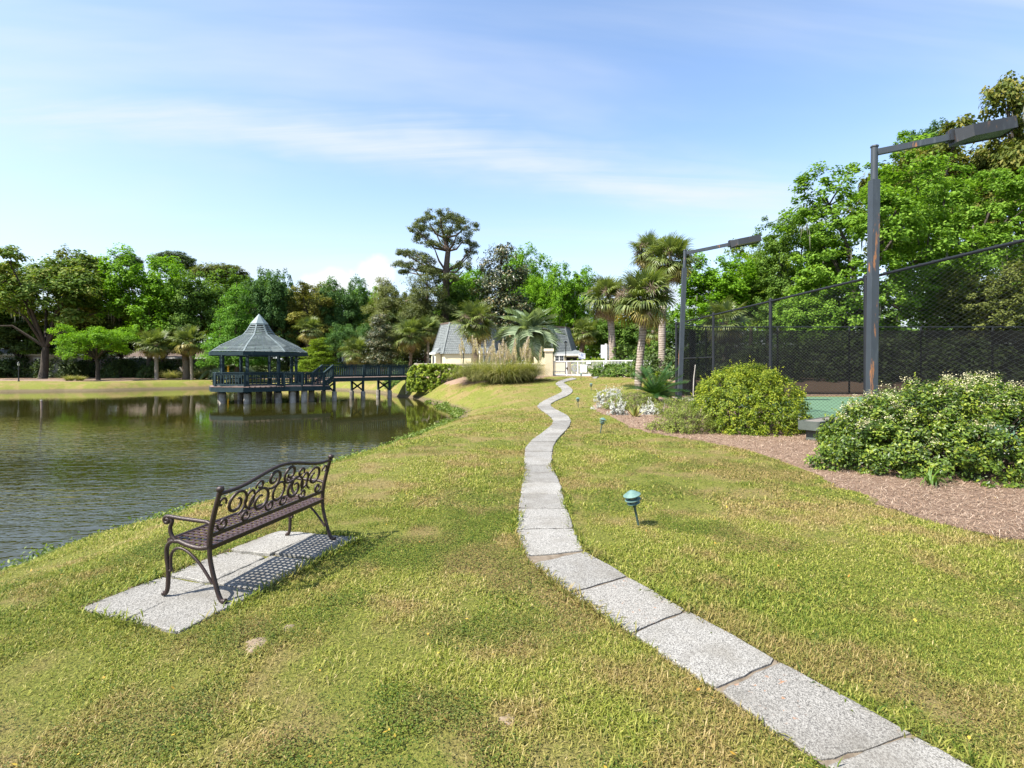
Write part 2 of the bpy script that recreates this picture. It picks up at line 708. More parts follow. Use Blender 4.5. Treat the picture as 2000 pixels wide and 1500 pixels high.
M_LAWN = lawn_mat()
M_GRASS = grass_mat()
M_WATER = water_mat()
M_SLAB = concrete_mat('aggregate_concrete', (1, 1, 1), 0.0)
M_SLAB_RUST = concrete_mat('rust_flecked_concrete', (1, 0.99, 0.98), 0.85)
M_MULCH = mulch_mat()
M_SAND = simple('wet_sand', (0.42, 0.33, 0.22), (0.22, 0.16, 0.1), 5, 0.9)
M_COURT = simple('court_green', (0.1, 0.18, 0.105), (0.08, 0.15, 0.085), 1.5, 0.85, 0.1)
M_CURB = simple('curb_concrete', (0.46, 0.43, 0.38), (0.28, 0.25, 0.21), 4, 0.9, 0.3)
M_PATHWAY = simple('asphalt', (0.12, 0.115, 0.11), (0.08, 0.078, 0.075), 8, 0.9)
M_BRONZE = simple('bronze_paint', (0.05, 0.031, 0.026), (0.027, 0.017, 0.0145), 22, 0.42, 0.25, 160, 0.25, 0.5)
M_SEAT = simple('bronze_seat', (0.088, 0.05, 0.044), (0.05, 0.03, 0.027), 16, 0.45, 0.2, 160, 0.2, 0.5)
M_TEAL = simple('teal_paint', (0.024, 0.045, 0.05), (0.016, 0.03, 0.035), 5, 0.8, 0.2, 30, 0, 0.2, ((0.09, 0.115, 0.12), 2.5, 0.6, 0.75))
M_TEALROOF = simple('weathered_slat', (0.19, 0.225, 0.225), (0.1, 0.13, 0.135), 4, 0.75, 0.25, 30)
M_TEALCAP = simple('roof_cap', (0.17, 0.215, 0.22), (0.13, 0.165, 0.17), 2, 0.5, 0.1)
M_DECK = simple('deck_board', (0.3, 0.215, 0.18), (0.17, 0.115, 0.095), 4, 0.85, 0.3)
M_PILE = simple('pile_concrete', (0.42, 0.39, 0.35), (0.17, 0.15, 0.125), 3.2, 0.9, 0.4, 14, 0, 0.3, ((0.09, 0.075, 0.06), 1.6, 0.5, 0.72))
M_CREAM = simple('cream_stucco', (0.62, 0.54, 0.375), (0.55, 0.475, 0.32), 1.8, 0.9, 0.15, 60)
M_CREAMTOP = simple('cream_coping', (0.82, 0.74, 0.58), (0.72, 0.62, 0.45), 2, 0.85, 0.1)
M_WHITE = simple('white_paint', (0.72, 0.71, 0.68), (0.6, 0.59, 0.56), 3, 0.5, 0.08)
M_SIGN = simple('sign_white', (0.8, 0.81, 0.82), (0.72, 0.73, 0.74), 3, 0.45, 0.0)
M_INK = simple('sign_ink', (0.05, 0.13, 0.36), (0.04, 0.1, 0.3), 5, 0.6, 0.0)
M_BLACKINK = simple('black_ink', (0.03, 0.03, 0.03), None, 5, 0.6, 0.0)
M_GREYTEXT = simple('grey_ink', (0.42, 0.42, 0.43), None, 5, 0.6, 0.0)
M_SHINGLE = simple('slate_shingle', (0.2, 0.215, 0.212), (0.13, 0.145, 0.145), 3.5, 0.85, 0.3, 50)
M_ROOFBASE = simple('roof_felt', (0.06, 0.065, 0.065), None, 3, 0.9, 0.1)
M_DARK = simple('dark_interior', (0.015, 0.015, 0.016), None, 3, 0.6, 0.0)
M_GLASS = simple('window_pane', (0.03, 0.035, 0.04), None, 2, 0.1, 0.0, 1, 0, 0.6)
M_BLACK = simple('black_metal', (0.014, 0.016, 0.02), (0.022, 0.024, 0.028), 6, 0.45, 0.1)
M_FENCEPOST = simple('fence_vinyl', (0.008, 0.01, 0.014), (0.014, 0.016, 0.02), 4, 0.6, 0.1)
M_WIRE = simple('chain_wire', (0.018, 0.018, 0.019), (0.03, 0.03, 0.03), 3, 0.45, 0.0)
M_POLE = rust_paint('pole_grey', (0.045, 0.055, 0.066), 0.9)
M_FIXTURE = rust_paint('fixture_grey', (0.026, 0.029, 0.034), 0.25, 6.0)
M_LENS = simple('light_lens', (0.1, 0.14, 0.1), None, 2, 0.15, 0.0, 1, 0, 0.7)
M_LAMPGREEN = simple('verdigris_paint', (0.125, 0.215, 0.19), (0.085, 0.15, 0.132), 20, 0.55, 0.15, 90)
M_LAMPSTEM = simple('stem_green', (0.06, 0.1, 0.085), (0.035, 0.06, 0.052), 20, 0.6, 0.2, 90)
M_LAMPGLASS = simple('lamp_diffuser', (0.32, 0.29, 0.2), (0.2, 0.18, 0.12), 10, 0.35, 0.0)
M_CLEARGLASS = simple('lantern_glass', (0.55, 0.55, 0.52), None, 2, 0.2, 0.0)
M_TIMBER = simple('painted_timber', (0.085, 0.1, 0.085), (0.055, 0.065, 0.055), 6, 0.8, 0.3)
M_TIMBERTOP = simple('timber_top', (0.2, 0.18, 0.155), (0.13, 0.115, 0.1), 6, 0.85, 0.3)
M_SCREEN = screen_mat()
M_BRICK = brick_mat()
M_GREYROOF = simple('grey_roof', (0.2, 0.2, 0.205), (0.13, 0.13, 0.135), 2, 0.9, 0.3, 20)
M_BROWNROOF = simple('brown_roof', (0.14, 0.1, 0.08), (0.09, 0.065, 0.05), 2, 0.9, 0.3, 20)
M_CANVAS = simple('canvas', (0.72, 0.66, 0.56), (0.6, 0.54, 0.44), 6, 0.9, 0.1)
M_YELLOW = simple('yellow_board', (0.75, 0.4, 0.02), (0.66, 0.34, 0.02), 5, 0.6, 0.0)
M_RED = simple('red_cloth', (0.4, 0.03, 0.04), None, 5, 0.8, 0.0)
M_TAN = simple('tan_wall', (0.42, 0.33, 0.24), (0.34, 0.26, 0.19), 2, 0.9)

B_OAK = bark('oak_bark', (0.095, 0.08, 0.066), (0.035, 0.029, 0.024))
B_PINE = bark('pine_bark', (0.19, 0.14, 0.11), (0.07, 0.052, 0.042))
B_PALM = palm_bark('palm_bark', (0.36, 0.3, 0.25), (0.17, 0.135, 0.105))
B_PALM_DARK = palm_bark('dark_palm_bark', (0.2, 0.14, 0.1), (0.08, 0.055, 0.04))
B_STEM = bark('stem_bark', (0.2, 0.15, 0.11), (0.09, 0.065, 0.05))

L_GUM = leafmat('gum_leaves', (0.06, 0.12, 0.012), (0.145, 0.265, 0.028), (0.26, 0.4, 0.06), 0.4, 0.15, 0.6, 0.0)
L_BRIGHT = leafmat('bright_leaves', (0.06, 0.13, 0.008), (0.14, 0.28, 0.016), (0.25, 0.42, 0.035), 0.42, 0.15, 0.6, 0.0)
L_GREEN = leafmat('mid_leaves', (0.045, 0.09, 0.014), (0.105, 0.19, 0.03), (0.2, 0.3, 0.055), 0.38, 0.15, 0.6, 0.0)
L_BLUEGREEN = leafmat('cool_leaves', (0.035, 0.08, 0.02), (0.078, 0.16, 0.04), (0.15, 0.25, 0.075), 0.36, 0.15, 0.6, 0.0)
L_OLIVE = leafmat('olive_leaves', (0.055, 0.07, 0.016), (0.135, 0.16, 0.036), (0.24, 0.26, 0.07), 0.34, 0.15, 0.6, 0.0)
L_BROWNOAK = leafmat('brown_oak_leaves', (0.05, 0.075, 0.014), (0.125, 0.155, 0.03), (0.24, 0.21, 0.05), 0.34, 0.15, 0.6, 0.35)
L_MIXOAK = leafmat('mixed_oak_leaves', (0.06, 0.11, 0.014), (0.145, 0.225, 0.034), (0.3, 0.3, 0.075), 0.36, 0.15, 0.6, 0.3)
L_GOLD = leafmat('gold_leaves', (0.055, 0.065, 0.016), (0.155, 0.165, 0.032), (0.28, 0.25, 0.05), 0.33, 0.15, 0.6, 0.0)
L_LIME = leafmat('lime_leaves', (0.075, 0.12, 0.01), (0.185, 0.27, 0.02), (0.3, 0.39, 0.045), 0.45, 0.15, 0.6, 0.0)
L_CYPRESS = leafmat('cypress_leaves', (0.04, 0.11, 0.012), (0.1, 0.225, 0.024), (0.18, 0.33, 0.045), 0.42, 0.15, 0.6, 0.0)
L_PINE = leafmat('pine_needles', (0.045, 0.06, 0.018), (0.1, 0.125, 0.036), (0.19, 0.205, 0.065), 0.25, 0.25)
L_PINEYEL = leafmat('pine_needles_light', (0.06, 0.08, 0.02), (0.15, 0.175, 0.045), (0.25, 0.265, 0.085), 0.28, 0.25)
L_MAGNOLIA = leafmat('magnolia_leaves', (0.025, 0.04, 0.012), (0.07, 0.095, 0.028), (0.27, 0.2, 0.09), 0.15, 0.6, 0.4)
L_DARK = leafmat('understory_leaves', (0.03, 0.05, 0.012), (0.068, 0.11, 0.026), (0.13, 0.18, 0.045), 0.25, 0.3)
L_SHRUB = leafmat('privet_leaves', (0.06, 0.1, 0.01), (0.2, 0.27, 0.018), (0.45, 0.46, 0.045), 0.38, 0.3, 0.5)
L_BUSH = leafmat('ligustrum_leaves', (0.03, 0.06, 0.008), (0.1, 0.165, 0.016), (0.28, 0.33, 0.035), 0.3, 0.4, 0.42)
L_HEDGE = leafmat('pittosporum_leaves', (0.06, 0.1, 0.01), (0.19, 0.27, 0.02), (0.42, 0.46, 0.045), 0.38, 0.3)
L_BOX = leafmat('hedge_leaves', (0.035, 0.08, 0.012), (0.1, 0.185, 0.024), (0.23, 0.31, 0.055), 0.34, 0.3)
L_AZALEA = leafmat('azalea_leaves', (0.07, 0.085, 0.02), (0.18, 0.22, 0.042), (0.33, 0.39, 0.07), 0.32, 0.25)
L_FLOWER = leafmat('cream_flowers', (0.42, 0.38, 0.2), (0.56, 0.51, 0.31), (0.68, 0.64, 0.46), 0.2, 0.1)
L_SILVER = leafmat('silver_leaves', (0.3, 0.3, 0.28), (0.46, 0.46, 0.43), (0.62, 0.62, 0.58), 0.15, 0.1, 0.9)
L_PALM = leafmat('fan_palm_leaf', (0.045, 0.075, 0.016), (0.115, 0.155, 0.038), (0.24, 0.27, 0.075), 0.28, 0.4, 0.42)
L_PALMYEL = leafmat('yellowing_palm_leaf', (0.14, 0.12, 0.025), (0.27, 0.23, 0.05), (0.38, 0.31, 0.09), 0.25, 0.4)
L_DEADPALM = leafmat('dead_palm_leaf', (0.13, 0.085, 0.045), (0.28, 0.19, 0.105), (0.45, 0.34, 0.22), 0.15, 0.2)
L_STALK = leafmat('seed_stalk', (0.14, 0.1, 0.075), (0.25, 0.19, 0.14), (0.36, 0.28, 0.21), 0.1, 0.1)
L_PINDO = leafmat('pindo_leaf', (0.09, 0.13, 0.065), (0.19, 0.25, 0.14), (0.34, 0.4, 0.25), 0.28, 0.4)
L_SAGO = leafmat('sago_leaf', (0.012, 0.04, 0.008), (0.03, 0.085, 0.016), (0.08, 0.16, 0.035), 0.2, 0.35, 0.35)
L_PAMPAS = leafmat('pampas_leaf', (0.12, 0.15, 0.035), (0.27, 0.28, 0.085), (0.48, 0.42, 0.21), 0.34, 0.2)
L_PLUME = leafmat('pampas_plume', (0.42, 0.34, 0.28), (0.55, 0.465, 0.4), (0.68, 0.6, 0.53), 0.4, 0.1)
L_ALOE = leafmat('aloe_leaf', (0.12, 0.16, 0.02), (0.32, 0.33, 0.07), (0.5, 0.42, 0.2), 0.3, 0.3)
L_STRAW = leafmat('straw_needles', (0.1, 0.055, 0.032), (0.3, 0.2, 0.135), (0.52, 0.4, 0.3), 0.1, 0.15)
L_WEED = leafmat('shore_weed', (0.06, 0.1, 0.012), (0.15, 0.22, 0.03), (0.28, 0.3, 0.09), 0.35, 0.35)
L_MOSS = leafmat('hanging_moss', (0.1, 0.1, 0.075), (0.19, 0.185, 0.14), (0.28, 0.27, 0.21), 0.3, 0.1)
L_FALLEN = leafmat('fallen_leaves', (0.3, 0.16, 0.03), (0.45, 0.28, 0.04), (0.6, 0.42, 0.06), 0.2, 0.2)

# ------------------------------------------------------------------ terrain
WATER_Z = -0.70
POND = np.array([(-9, -14), (-6.6, -4), (-5.8, 1.5), (-5.46, 5.0), (-5.5, 6.1), (-5.25, 6.9), (-5.0, 7.7), (-4.9, 8.4), (-4.35, 9.6),
                 (-4.1, 11.6), (-3.55, 13.5), (-3.2, 15.7), (-2.65, 19.2), (-2.5, 22.5), (-2.75, 25), (-4.5, 29.8), (-5.6, 33),
                 (-6.7, 35.2), (-9.2, 39.8), (-11.5, 44), (-16.3, 49), (-24, 53), (-31, 54), (-35.5, 50.5), (-38, 47.5), (-46, 45.3),
                 (-62, 44), (-80, 36), (-80, -14)], dtype=np.float64)


def pip(P, x, y):
    inside = np.zeros(x.shape, bool)
    n = len(P)
    for i in range(n):
        x1, y1 = P[i]
        x2, y2 = P[(i + 1) % n]
        if y1 == y2:
            continue
        c = ((y1 > y) != (y2 > y)) & (x < (x2 - x1) * (y - y1) / (y2 - y1) + x1)
        inside ^= c
    return inside


def poly_dist(P, x, y):
    d = np.full(x.shape, 1e9)
    n = len(P)
    for i in range(n):
        ax, ay = P[i]
        bx, by = P[(i + 1) % n]
        vx, vy = bx - ax, by - ay
        t = np.clip(((x - ax) * vx + (y - ay) * vy) / (vx * vx + vy * vy + 1e-12), 0, 1)
        d = np.minimum(d, np.hypot(x - ax - t * vx, y - ay - t * vy))
    return d


_perm = np.random.default_rng(5).random((256, 256))


def vnoise(x, y, s):
    x = np.asarray(x) * s + 61.3
    y = np.asarray(y) * s + 17.7
    xi = np.floor(x).astype(int)
    yi = np.floor(y).astype(int)
    fx = smooth(x - xi)
    fy = smooth(y - yi)
    a = _perm[xi % 256, yi % 256]
    b = _perm[(xi + 1) % 256, yi % 256]
    c = _perm[xi % 256, (yi + 1) % 256]
    d = _perm[(xi + 1) % 256, (yi + 1) % 256]
    return (a * (1 - fx) + b * fx) * (1 - fy) + (c * (1 - fx) + d * fx) * fy


def gz(x, y):
    x = np.atleast_1d(np.asarray(x, dtype=np.float64))
    y = np.atleast_1d(np.asarray(y, dtype=np.float64))
    rise = 0.80 * smooth((y - 18) / 18.0) * smooth((x + 13) / 8.0)
    court = smooth((x - 6.0) / 2.2) * smooth((30.5 - y) / 3.5)
    lawn = rise * (1 - court) + 0.06 * (1 - smooth((x + 13) / 8.0))
    lawn = lawn + (vnoise(x, y, 0.35) - 0.5) * 0.05 * (1 - court) * smooth(np.hypot(x + 2.1, y - 3.9) / 3 - 0.5) + smooth((np.abs(x) - 60) / 80) * 1.0 + smooth((y - 80) / 100) * 1.0
    d = poly_dist(POND, x, y)
    d = np.where(pip(POND, x, y), -d, d)
    d = d + (vnoise(x, y, 1.1) - 0.5) * 0.35 + (vnoise(x, y, 4.0) - 0.5) * 0.10
    far = smooth((y - 36) / 4.0)
    w = 2.55 + 1.0 * smooth((y - 18) / 5) * (1 - far) - 0.55 * far
    ex = 1.7 + 2.2 * far
    t = np.clip(d / w, 0, 1)
    prof = 1 - (1 - t) ** ex
    z = -0.80 + (lawn + 0.80) * prof
    z = np.where(d < 0, -0.80 + np.maximum(d, -4) * 0.25, z)
    return z


def g1(x, y):
    return float(gz(x, y)[0])


def ground_px(u, v):
    z = 0.0
    for _ in range(12):
        p = on_z(u, max(v, HZ + 3), z)
        z = 0.5 * z + 0.5 * g1(p.x, p.y)
    p = on_z(u, max(v, HZ + 3), z)
    return Vector((p.x, p.y, g1(p.x, p.y)))


def spaced(segs):
    out = [segs[0][0]]
    for a, b, s in segs:
        n = max(1, int(round((b - a) / s)))
        out.extend(list(a + (b - a) * (np.arange(1, n + 1) / n)))
    return np.array(out)


gxs = spaced([(-600, -160, 60), (-160, -60, 8), (-60, -12, 0.6), (-12, 12, 0.2), (12, 40, 1.2), (40, 160, 10), (160, 600, 60)])
gys = spaced([(-60, -10, 8), (-10, 1, 0.8), (1, 30, 0.2), (30, 60, 0.4), (60, 110, 2.5), (110, 300, 20), (300, 900, 80)])
GX, GY = np.meshgrid(gxs, gys)
gzv = gz(GX.ravel(), GY.ravel())
nx, ny = len(gxs), len(gys)
idx = np.arange(nx * ny).reshape(ny, nx)
gf = np.stack([idx[:-1, :-1], idx[:-1, 1:], idx[1:, 1:], idx[1:, :-1]], -1).reshape(-1, 4)
ground = link('ground', np_mesh('ground', np.stack([GX.ravel(), GY.ravel(), gzv], -1), gf, M_LAWN, None, True))
tag(ground, 'short patchy lawn of green and dry grass sloping to the pond', None, None, 'structure')

# pond surface
wx = spaced([(-85, -2, 2.0)])
wy = spaced([(-16, 58, 2.0)])
WX, WY = np.meshgrid(wx, wy)
wi = np.arange(len(wx) * len(wy)).reshape(len(wy), len(wx))
wf = np.stack([wi[:-1, :-1], wi[:-1, 1:], wi[1:, 1:], wi[1:, :-1]], -1).reshape(-1, 4)
pond = link('pond_water', np_mesh('pond_water', np.stack([WX.ravel(), WY.ravel(), np.full(WX.size, WATER_Z)], -1), wf, M_WATER))
tag(pond, 'dark olive green pond with wind ripples', None, None, 'structure')


def sheet(name, poly, mat, step, lift, ragged=0.0, kind='structure', label=None):
    """a thin bed laid over the ground inside a plan polygon."""
    P = np.array(poly, dtype=np.float64)
    xs = np.arange(P[:, 0].min() - step, P[:, 0].max() + step, step)
    ys = np.arange(P[:, 1].min() - step, P[:, 1].max() + step, step)
    X, Y = np.meshgrid(xs, ys)
    cx = (X[:-1, :-1] + step / 2).ravel()
    cy = (Y[:-1, :-1] + step / 2).ravel()
    ins = pip(P, cx + (vnoise(cx, cy, 2.3) - 0.5) * ragged * 2, cy + (vnoise(cx + 9, cy, 2.3) - 0.5) * ragged * 2)
    id_ = np.arange(X.size).reshape(X.shape)
    F = np.stack([id_[:-1, :-1], id_[:-1, 1:], id_[1:, 1:], id_[1:, :-1]], -1).reshape(-1, 4)[ins]
    used = np.unique(F)
    remap = np.full(X.size, -1)
    remap[used] = np.arange(len(used))
    V = np.stack([X.ravel(), Y.ravel()], -1)[used]
    edge = np.zeros(X.size, int)
    np.add.at(edge, F.ravel(), 1)
    e = (edge[used] < 4)
    z = gz(V[:, 0], V[:, 1]) + np.where(e, -0.015, lift + (vnoise(V[:, 0], V[:, 1], 3.0) - 0.5) * lift * 0.8)
    o = link(name, np_mesh(name, np.column_stack([V, z]), remap[F], mat, None, True))
    if label:
        o['label'] = label
    o['kind'] = kind
    return o


BED_EDGE_PX = [(1152, 792), (1172, 806), (1200, 818), (1225, 832), (1255, 845), (1300, 852), (1360, 861), (1440, 877), (1500, 891), (1560, 914),
               (1640, 950), (1720, 985), (1800, 1011), (1900, 1040), (2000, 1063), (2140, 1100)]
BED = [tuple(ground_px(u, v)[:2]) for u, v in BED_EDGE_PX] + [(6.2, 1.5), (8.35, 1.5), (8.3, 24.4), (7.4, 26.0), (5.6, 25.0), (4.4, 23.0)]
bed = sheet('pine_straw_bed', BED, M_MULCH, 0.11, 0.03, 0.12, 'structure', 'brown pine straw mulch bed along the tennis court fence')
GATE_L = Vector((3.32, 41.0))
GATE_R = Vector((9.35, 34.6))
GBED = [(2.0, 39.4), (3.6, 38.9), (4.2, 39.2), (5.2, 37.6), (6.6, 35.6), (8.4, 33.0), (9.6, 31.0), (11.5, 30.5), (12, 37), (9.6, 36.5), (4, 42), (2, 42)]
gbed = sheet('gate_straw_bed', GBED, M_MULCH, 0.25, 0.03, 0.15, 'structure', 'pine straw strip under the hedge by the white railing')
PBED = [(-4.4, 34.5), (-2.8, 31.8), (-0.6, 30.2), (1.3, 31.2), (2.2, 34), (2.8, 39.5), (2.2, 41.2), (-6.5, 38.6)]
pbed = sheet('pampas_straw_bed', PBED, M_MULCH, 0.25, 0.03, 0.2, 'structure', 'dry straw litter under the pampas grass by the cream wall')
FBED = [(-64, 54), (-50, 52.5), (-47, 52.0), (-43.5, 51.5), (-40, 53), (-38.5, 57), (-33, 61), (-20, 60), (-12, 58), (-6, 56), (-6, 72), (-64, 72)]
fbed = sheet('woodland_straw_bed', FBED, M_MULCH, 0.6, 0.03, 0.5, 'structure', 'brown leaf litter under the trees across the pond')
cbed = sheet('court_back_bed', [(9.2, 27.3), (40, 27.2), (40, 35), (11, 35), (9.0, 29.5)], M_MULCH, 0.5, 0.03, 0.3, 'structure', 'brown straw ground behind the end of the tennis court')
fpath = sheet('far_footpath', [(-80, 54.2), (-52, 55.4), (-47.5, 56.0), (-43, 58.0), (-43, 59.2), (-48, 57.2), (-80, 55.6)], M_PATHWAY, 0.5, 0.05, 0.0, 'structure', 'narrow dark footpath under the trees across the pond')

# ------------------------------------------------------------------ stepping-slab path
path = tag(bpy.data.objects.new('garden_path', None), 'winding path of grey exposed aggregate slabs through the lawn', None, None, 'structure')
COL.objects.link(path)
JN = [((1608, 1500), (1786, 1442)), ((1402, 1354), (1521, 1296)), ((1234, 1244), (1343, 1197)), ((1112, 1163), (1228, 1131)), ((1041, 1104), (1143, 1080))]
JF = [((1030, 1091), (1140, 1080)), ((1008, 1038), (1120, 1036)), ((1012, 996), (1108, 997)), ((1017, 968), (1101, 968)), ((1020, 945), (1094, 945)), ((1023, 927), (1084, 926)),
      ((1023, 910), (1078, 910)), ((1024, 896), (1078, 896)), ((1025, 884), (1079, 884)), ((1027, 874), (1081, 873)), ((1036, 864), (1085, 865)), ((1046, 856), (1091, 857)), ((1058, 847.5), (1099, 849)),
      ((1070, 838.5), (1107, 841)), ((1078, 831), (1113, 832)), ((1080, 824), (1116, 823)), ((1076, 817), (1110, 814)), ((1069, 810), (1098, 807)), ((1058, 803), (1086, 801)), ((1049, 795), (1076, 794.5)),
      ((1053, 789), (1076, 789.5)), ((1063, 783), (1085, 784)), ((1075, 777), (1096, 779)), ((1087, 771.5), (1108, 774)), ((1096, 766.5), (1117, 768)), ((1098, 762.5), (1119, 763)), ((1095, 758.5), (1115, 758)),
      ((1089, 754), (1108, 753)), ((1084.5, 749.5), (1101, 749)), ((1090, 746), (1103, 747)), ((1103, 741.2), (1112, 744)), ((1118, 738), (1127, 740.8))]


def slab(pL0, pR0, pL1, pR1, gap, mat, name='slab', parent=path, th=0.05, lift=0.018, sub=7, jit=0.012, rough_edge=True):
    """one slab with slightly broken edges; corners in plan order near-left, near-right, far-left, far-right."""
    c = (pL0 + pR0 + pL1 + pR1) / 4

    def sh(p, q):
        d = (q - p)
        return p + d.normalized() * gap
    a, b = sh(pL0, pL1), sh(pR0, pR1)
    d, e = sh(pL1, pL0), sh(pR1, pR0)
    ring = []
    for p, q in ((a, b), (b, e), (e, d), (d, a)):
        for i in range(sub):
            t = i / sub
            m = p.lerp(q, t)
            out = Vector((m.x - c.x, m.y - c.y, 0)).normalized()
            k = random.uniform(-jit, jit * 0.4) if rough_edge else 0
            if i == 0:
                k -= jit * 0.9
            ring.append(Vector((m.x, m.y, 0)) + out * k)
    tilt = random.uniform(-0.003, 0.004)
    zs = [g1(p.x, p.y) for p in (a, b, d, e)]
    z0 = sum(zs) / 4
    top = []
    for p in ring:
        # plane fitted through the corner heights
        z = g1(p.x, p.y) * 0.9 + z0 * 0.1 + lift + tilt
        top.append(Vector((p.x - c.x, p.y - c.y, z - z0)))
    n = len(top)
    inner = [Vector((p.x * 0.965, p.y * 0.965, p.z + 0.004)) for p in top]
    bot = [Vector((p.x, p.y, p.z - th)) for p in top]
    mb = MB()
    fs = [tuple(range(n))]
    for i in range(n):
        j = (i + 1) % n
        fs.append((i, n + i, n + j, j))
        fs.append((n + i, 2 * n + i, 2 * n + j, n + j))
    mb.add(inner + top + bot, fs)
    return mb.build(name, mat, parent, (c.x, c.y, z0))


jn = [(ground_px(*a), ground_px(*b)) for a, b in JN]
# one more slab off the bottom of the picture, running on in the same direction
dirv = (jn[0][0] - jn[1][0])
jn = [(jn[0][0] + dirv, jn[0][1] + dirv)] + jn
for k in range(len(jn) - 1):
    slab(jn[k][0], jn[k][1], jn[k + 1][0], jn[k + 1][1], 0.006, M_SLAB_RUST if k in (1, 3) else M_SLAB)
jf = [(ground_px(*a), ground_px(*b)) for a, b in JF]
for k in range(len(jf) - 1):
    slab(jf[k][0], jf[k][1], jf[k + 1][0], jf[k + 1][1], 0.006 if k < 10 else 0.002, M_SLAB, jit=0.012 if k < 14 else 0.02, sub=7 if k < 14 else 4, lift=0.018 if k < 10 else 0.03)
PATH_POLY = [tuple(a[:2]) for a, b in jn] + [tuple(a[:2]) for a, b in jf] + [tuple(b[:2]) for a, b in jf[::-1]] + [tuple(b[:2]) for a, b in jn[::-1]]
PATH_POLY = np.array(PATH_POLY)
M_JOINT = simple('joint_sand', (0.22, 0.18, 0.135), (0.1, 0.075, 0.05), 14, 0.95, 0.4, 80)
mbj = MB()
_pairs = jn + jf
for k in range(len(_pairs) - 1):
    q = [_pairs[k][0], _pairs[k][1], _pairs[k + 1][1], _pairs[k + 1][0]]
    if k < 20:
        mbj.add([Vector((v.x, v.y, g1(v.x, v.y) + 0.009)) for v in q], [(0, 1, 2, 3)])
tag(mbj.build('sand_joints', M_JOINT), 'tan sand showing in the joints between the path slabs', None, None, 'structure')
# loose landing stone by the railing
pl = [ground_px(*q) for q in ((1157, 739), (1165, 739.5), (1168, 736), (1172, 736.2))]
slab(pl[0], pl[1], pl[2], pl[3], 0.0, M_SLAB, lift=0.05)

# bench pad
pad = tag(bpy.data.objects.new('bench_pad', None), 'pad of six worn grey aggregate slabs under the bench', None, None, 'structure')
COL.objects.link(pad)
A_, B_, C_, D_ = on_z(153, 1193), on_z(346, 1243), on_z(706, 1054), on_z(548, 1040)
PAD_POLY = np.array([tuple(p[:2]) for p in (A_, B_, C_, D_)])
M_ = A_.lerp(B_, 0.49)
N_ = D_.lerp(C_, 0.47)
for (p0, p1, q0, q1, cuts) in ((A_, M_, D_, N_, (0, 0.335, 0.66, 1.0)), (M_, B_, N_, C_, (0, 0.34, 0.685, 1.0))):
    for i in range(3):
        t0, t1 = cuts[i], cuts[i + 1]
        slab(p0.lerp(q0, t0), p1.lerp(q1, t0), p0.lerp(q0, t1), p1.lerp(q1, t1), 0.009, M_SLAB, parent=pad, lift=0.012 + 0.008 * (i == 2), jit=0.014)

# bare soil showing along the cut turf edge on the water side of the pad
_o = (A_ - B_).normalized()
sheet('soil_edge', [tuple((A_ + _o * 0.07)[:2]), tuple((A_ - _o * 0.01)[:2]), tuple((D_ - _o * 0.01)[:2]), tuple((D_ + _o * 0.1)[:2])], simple('bare_soil', (0.12, 0.075, 0.045), (0.05, 0.03, 0.02), 12, 0.95), 0.02, 0.008, 0.02, 'structure', 'strip of bare brown soil along the pad edge')
M_BARE = simple('pale_sand', (0.28, 0.22, 0.155), (0.16, 0.115, 0.07), 20, 0.95, 0.5, 90)
BARE = []
for (u, v, rx, ry) in ((490, 1262, 0.07, 0.1), (560, 1225, 0.05, 0.06), (985, 1405, 0.05, 0.05)        ):
    c_ = ground_px(u, v)
    pl_ = [(c_.x + rx * math.cos(t) * (1 + 0.3 * math.sin(3 * t + u)), c_.y + ry * math.sin(t)) for t in np.linspace(0, 6.28, 12)[:-1]]
    BARE.append(np.array(pl_))
    sheet('bare_patch', pl_, M_BARE, 0.02, 0.006, 0.02, 'structure', 'small bare sandy patch in the lawn')
# ------------------------------------------------------------------ grass blades


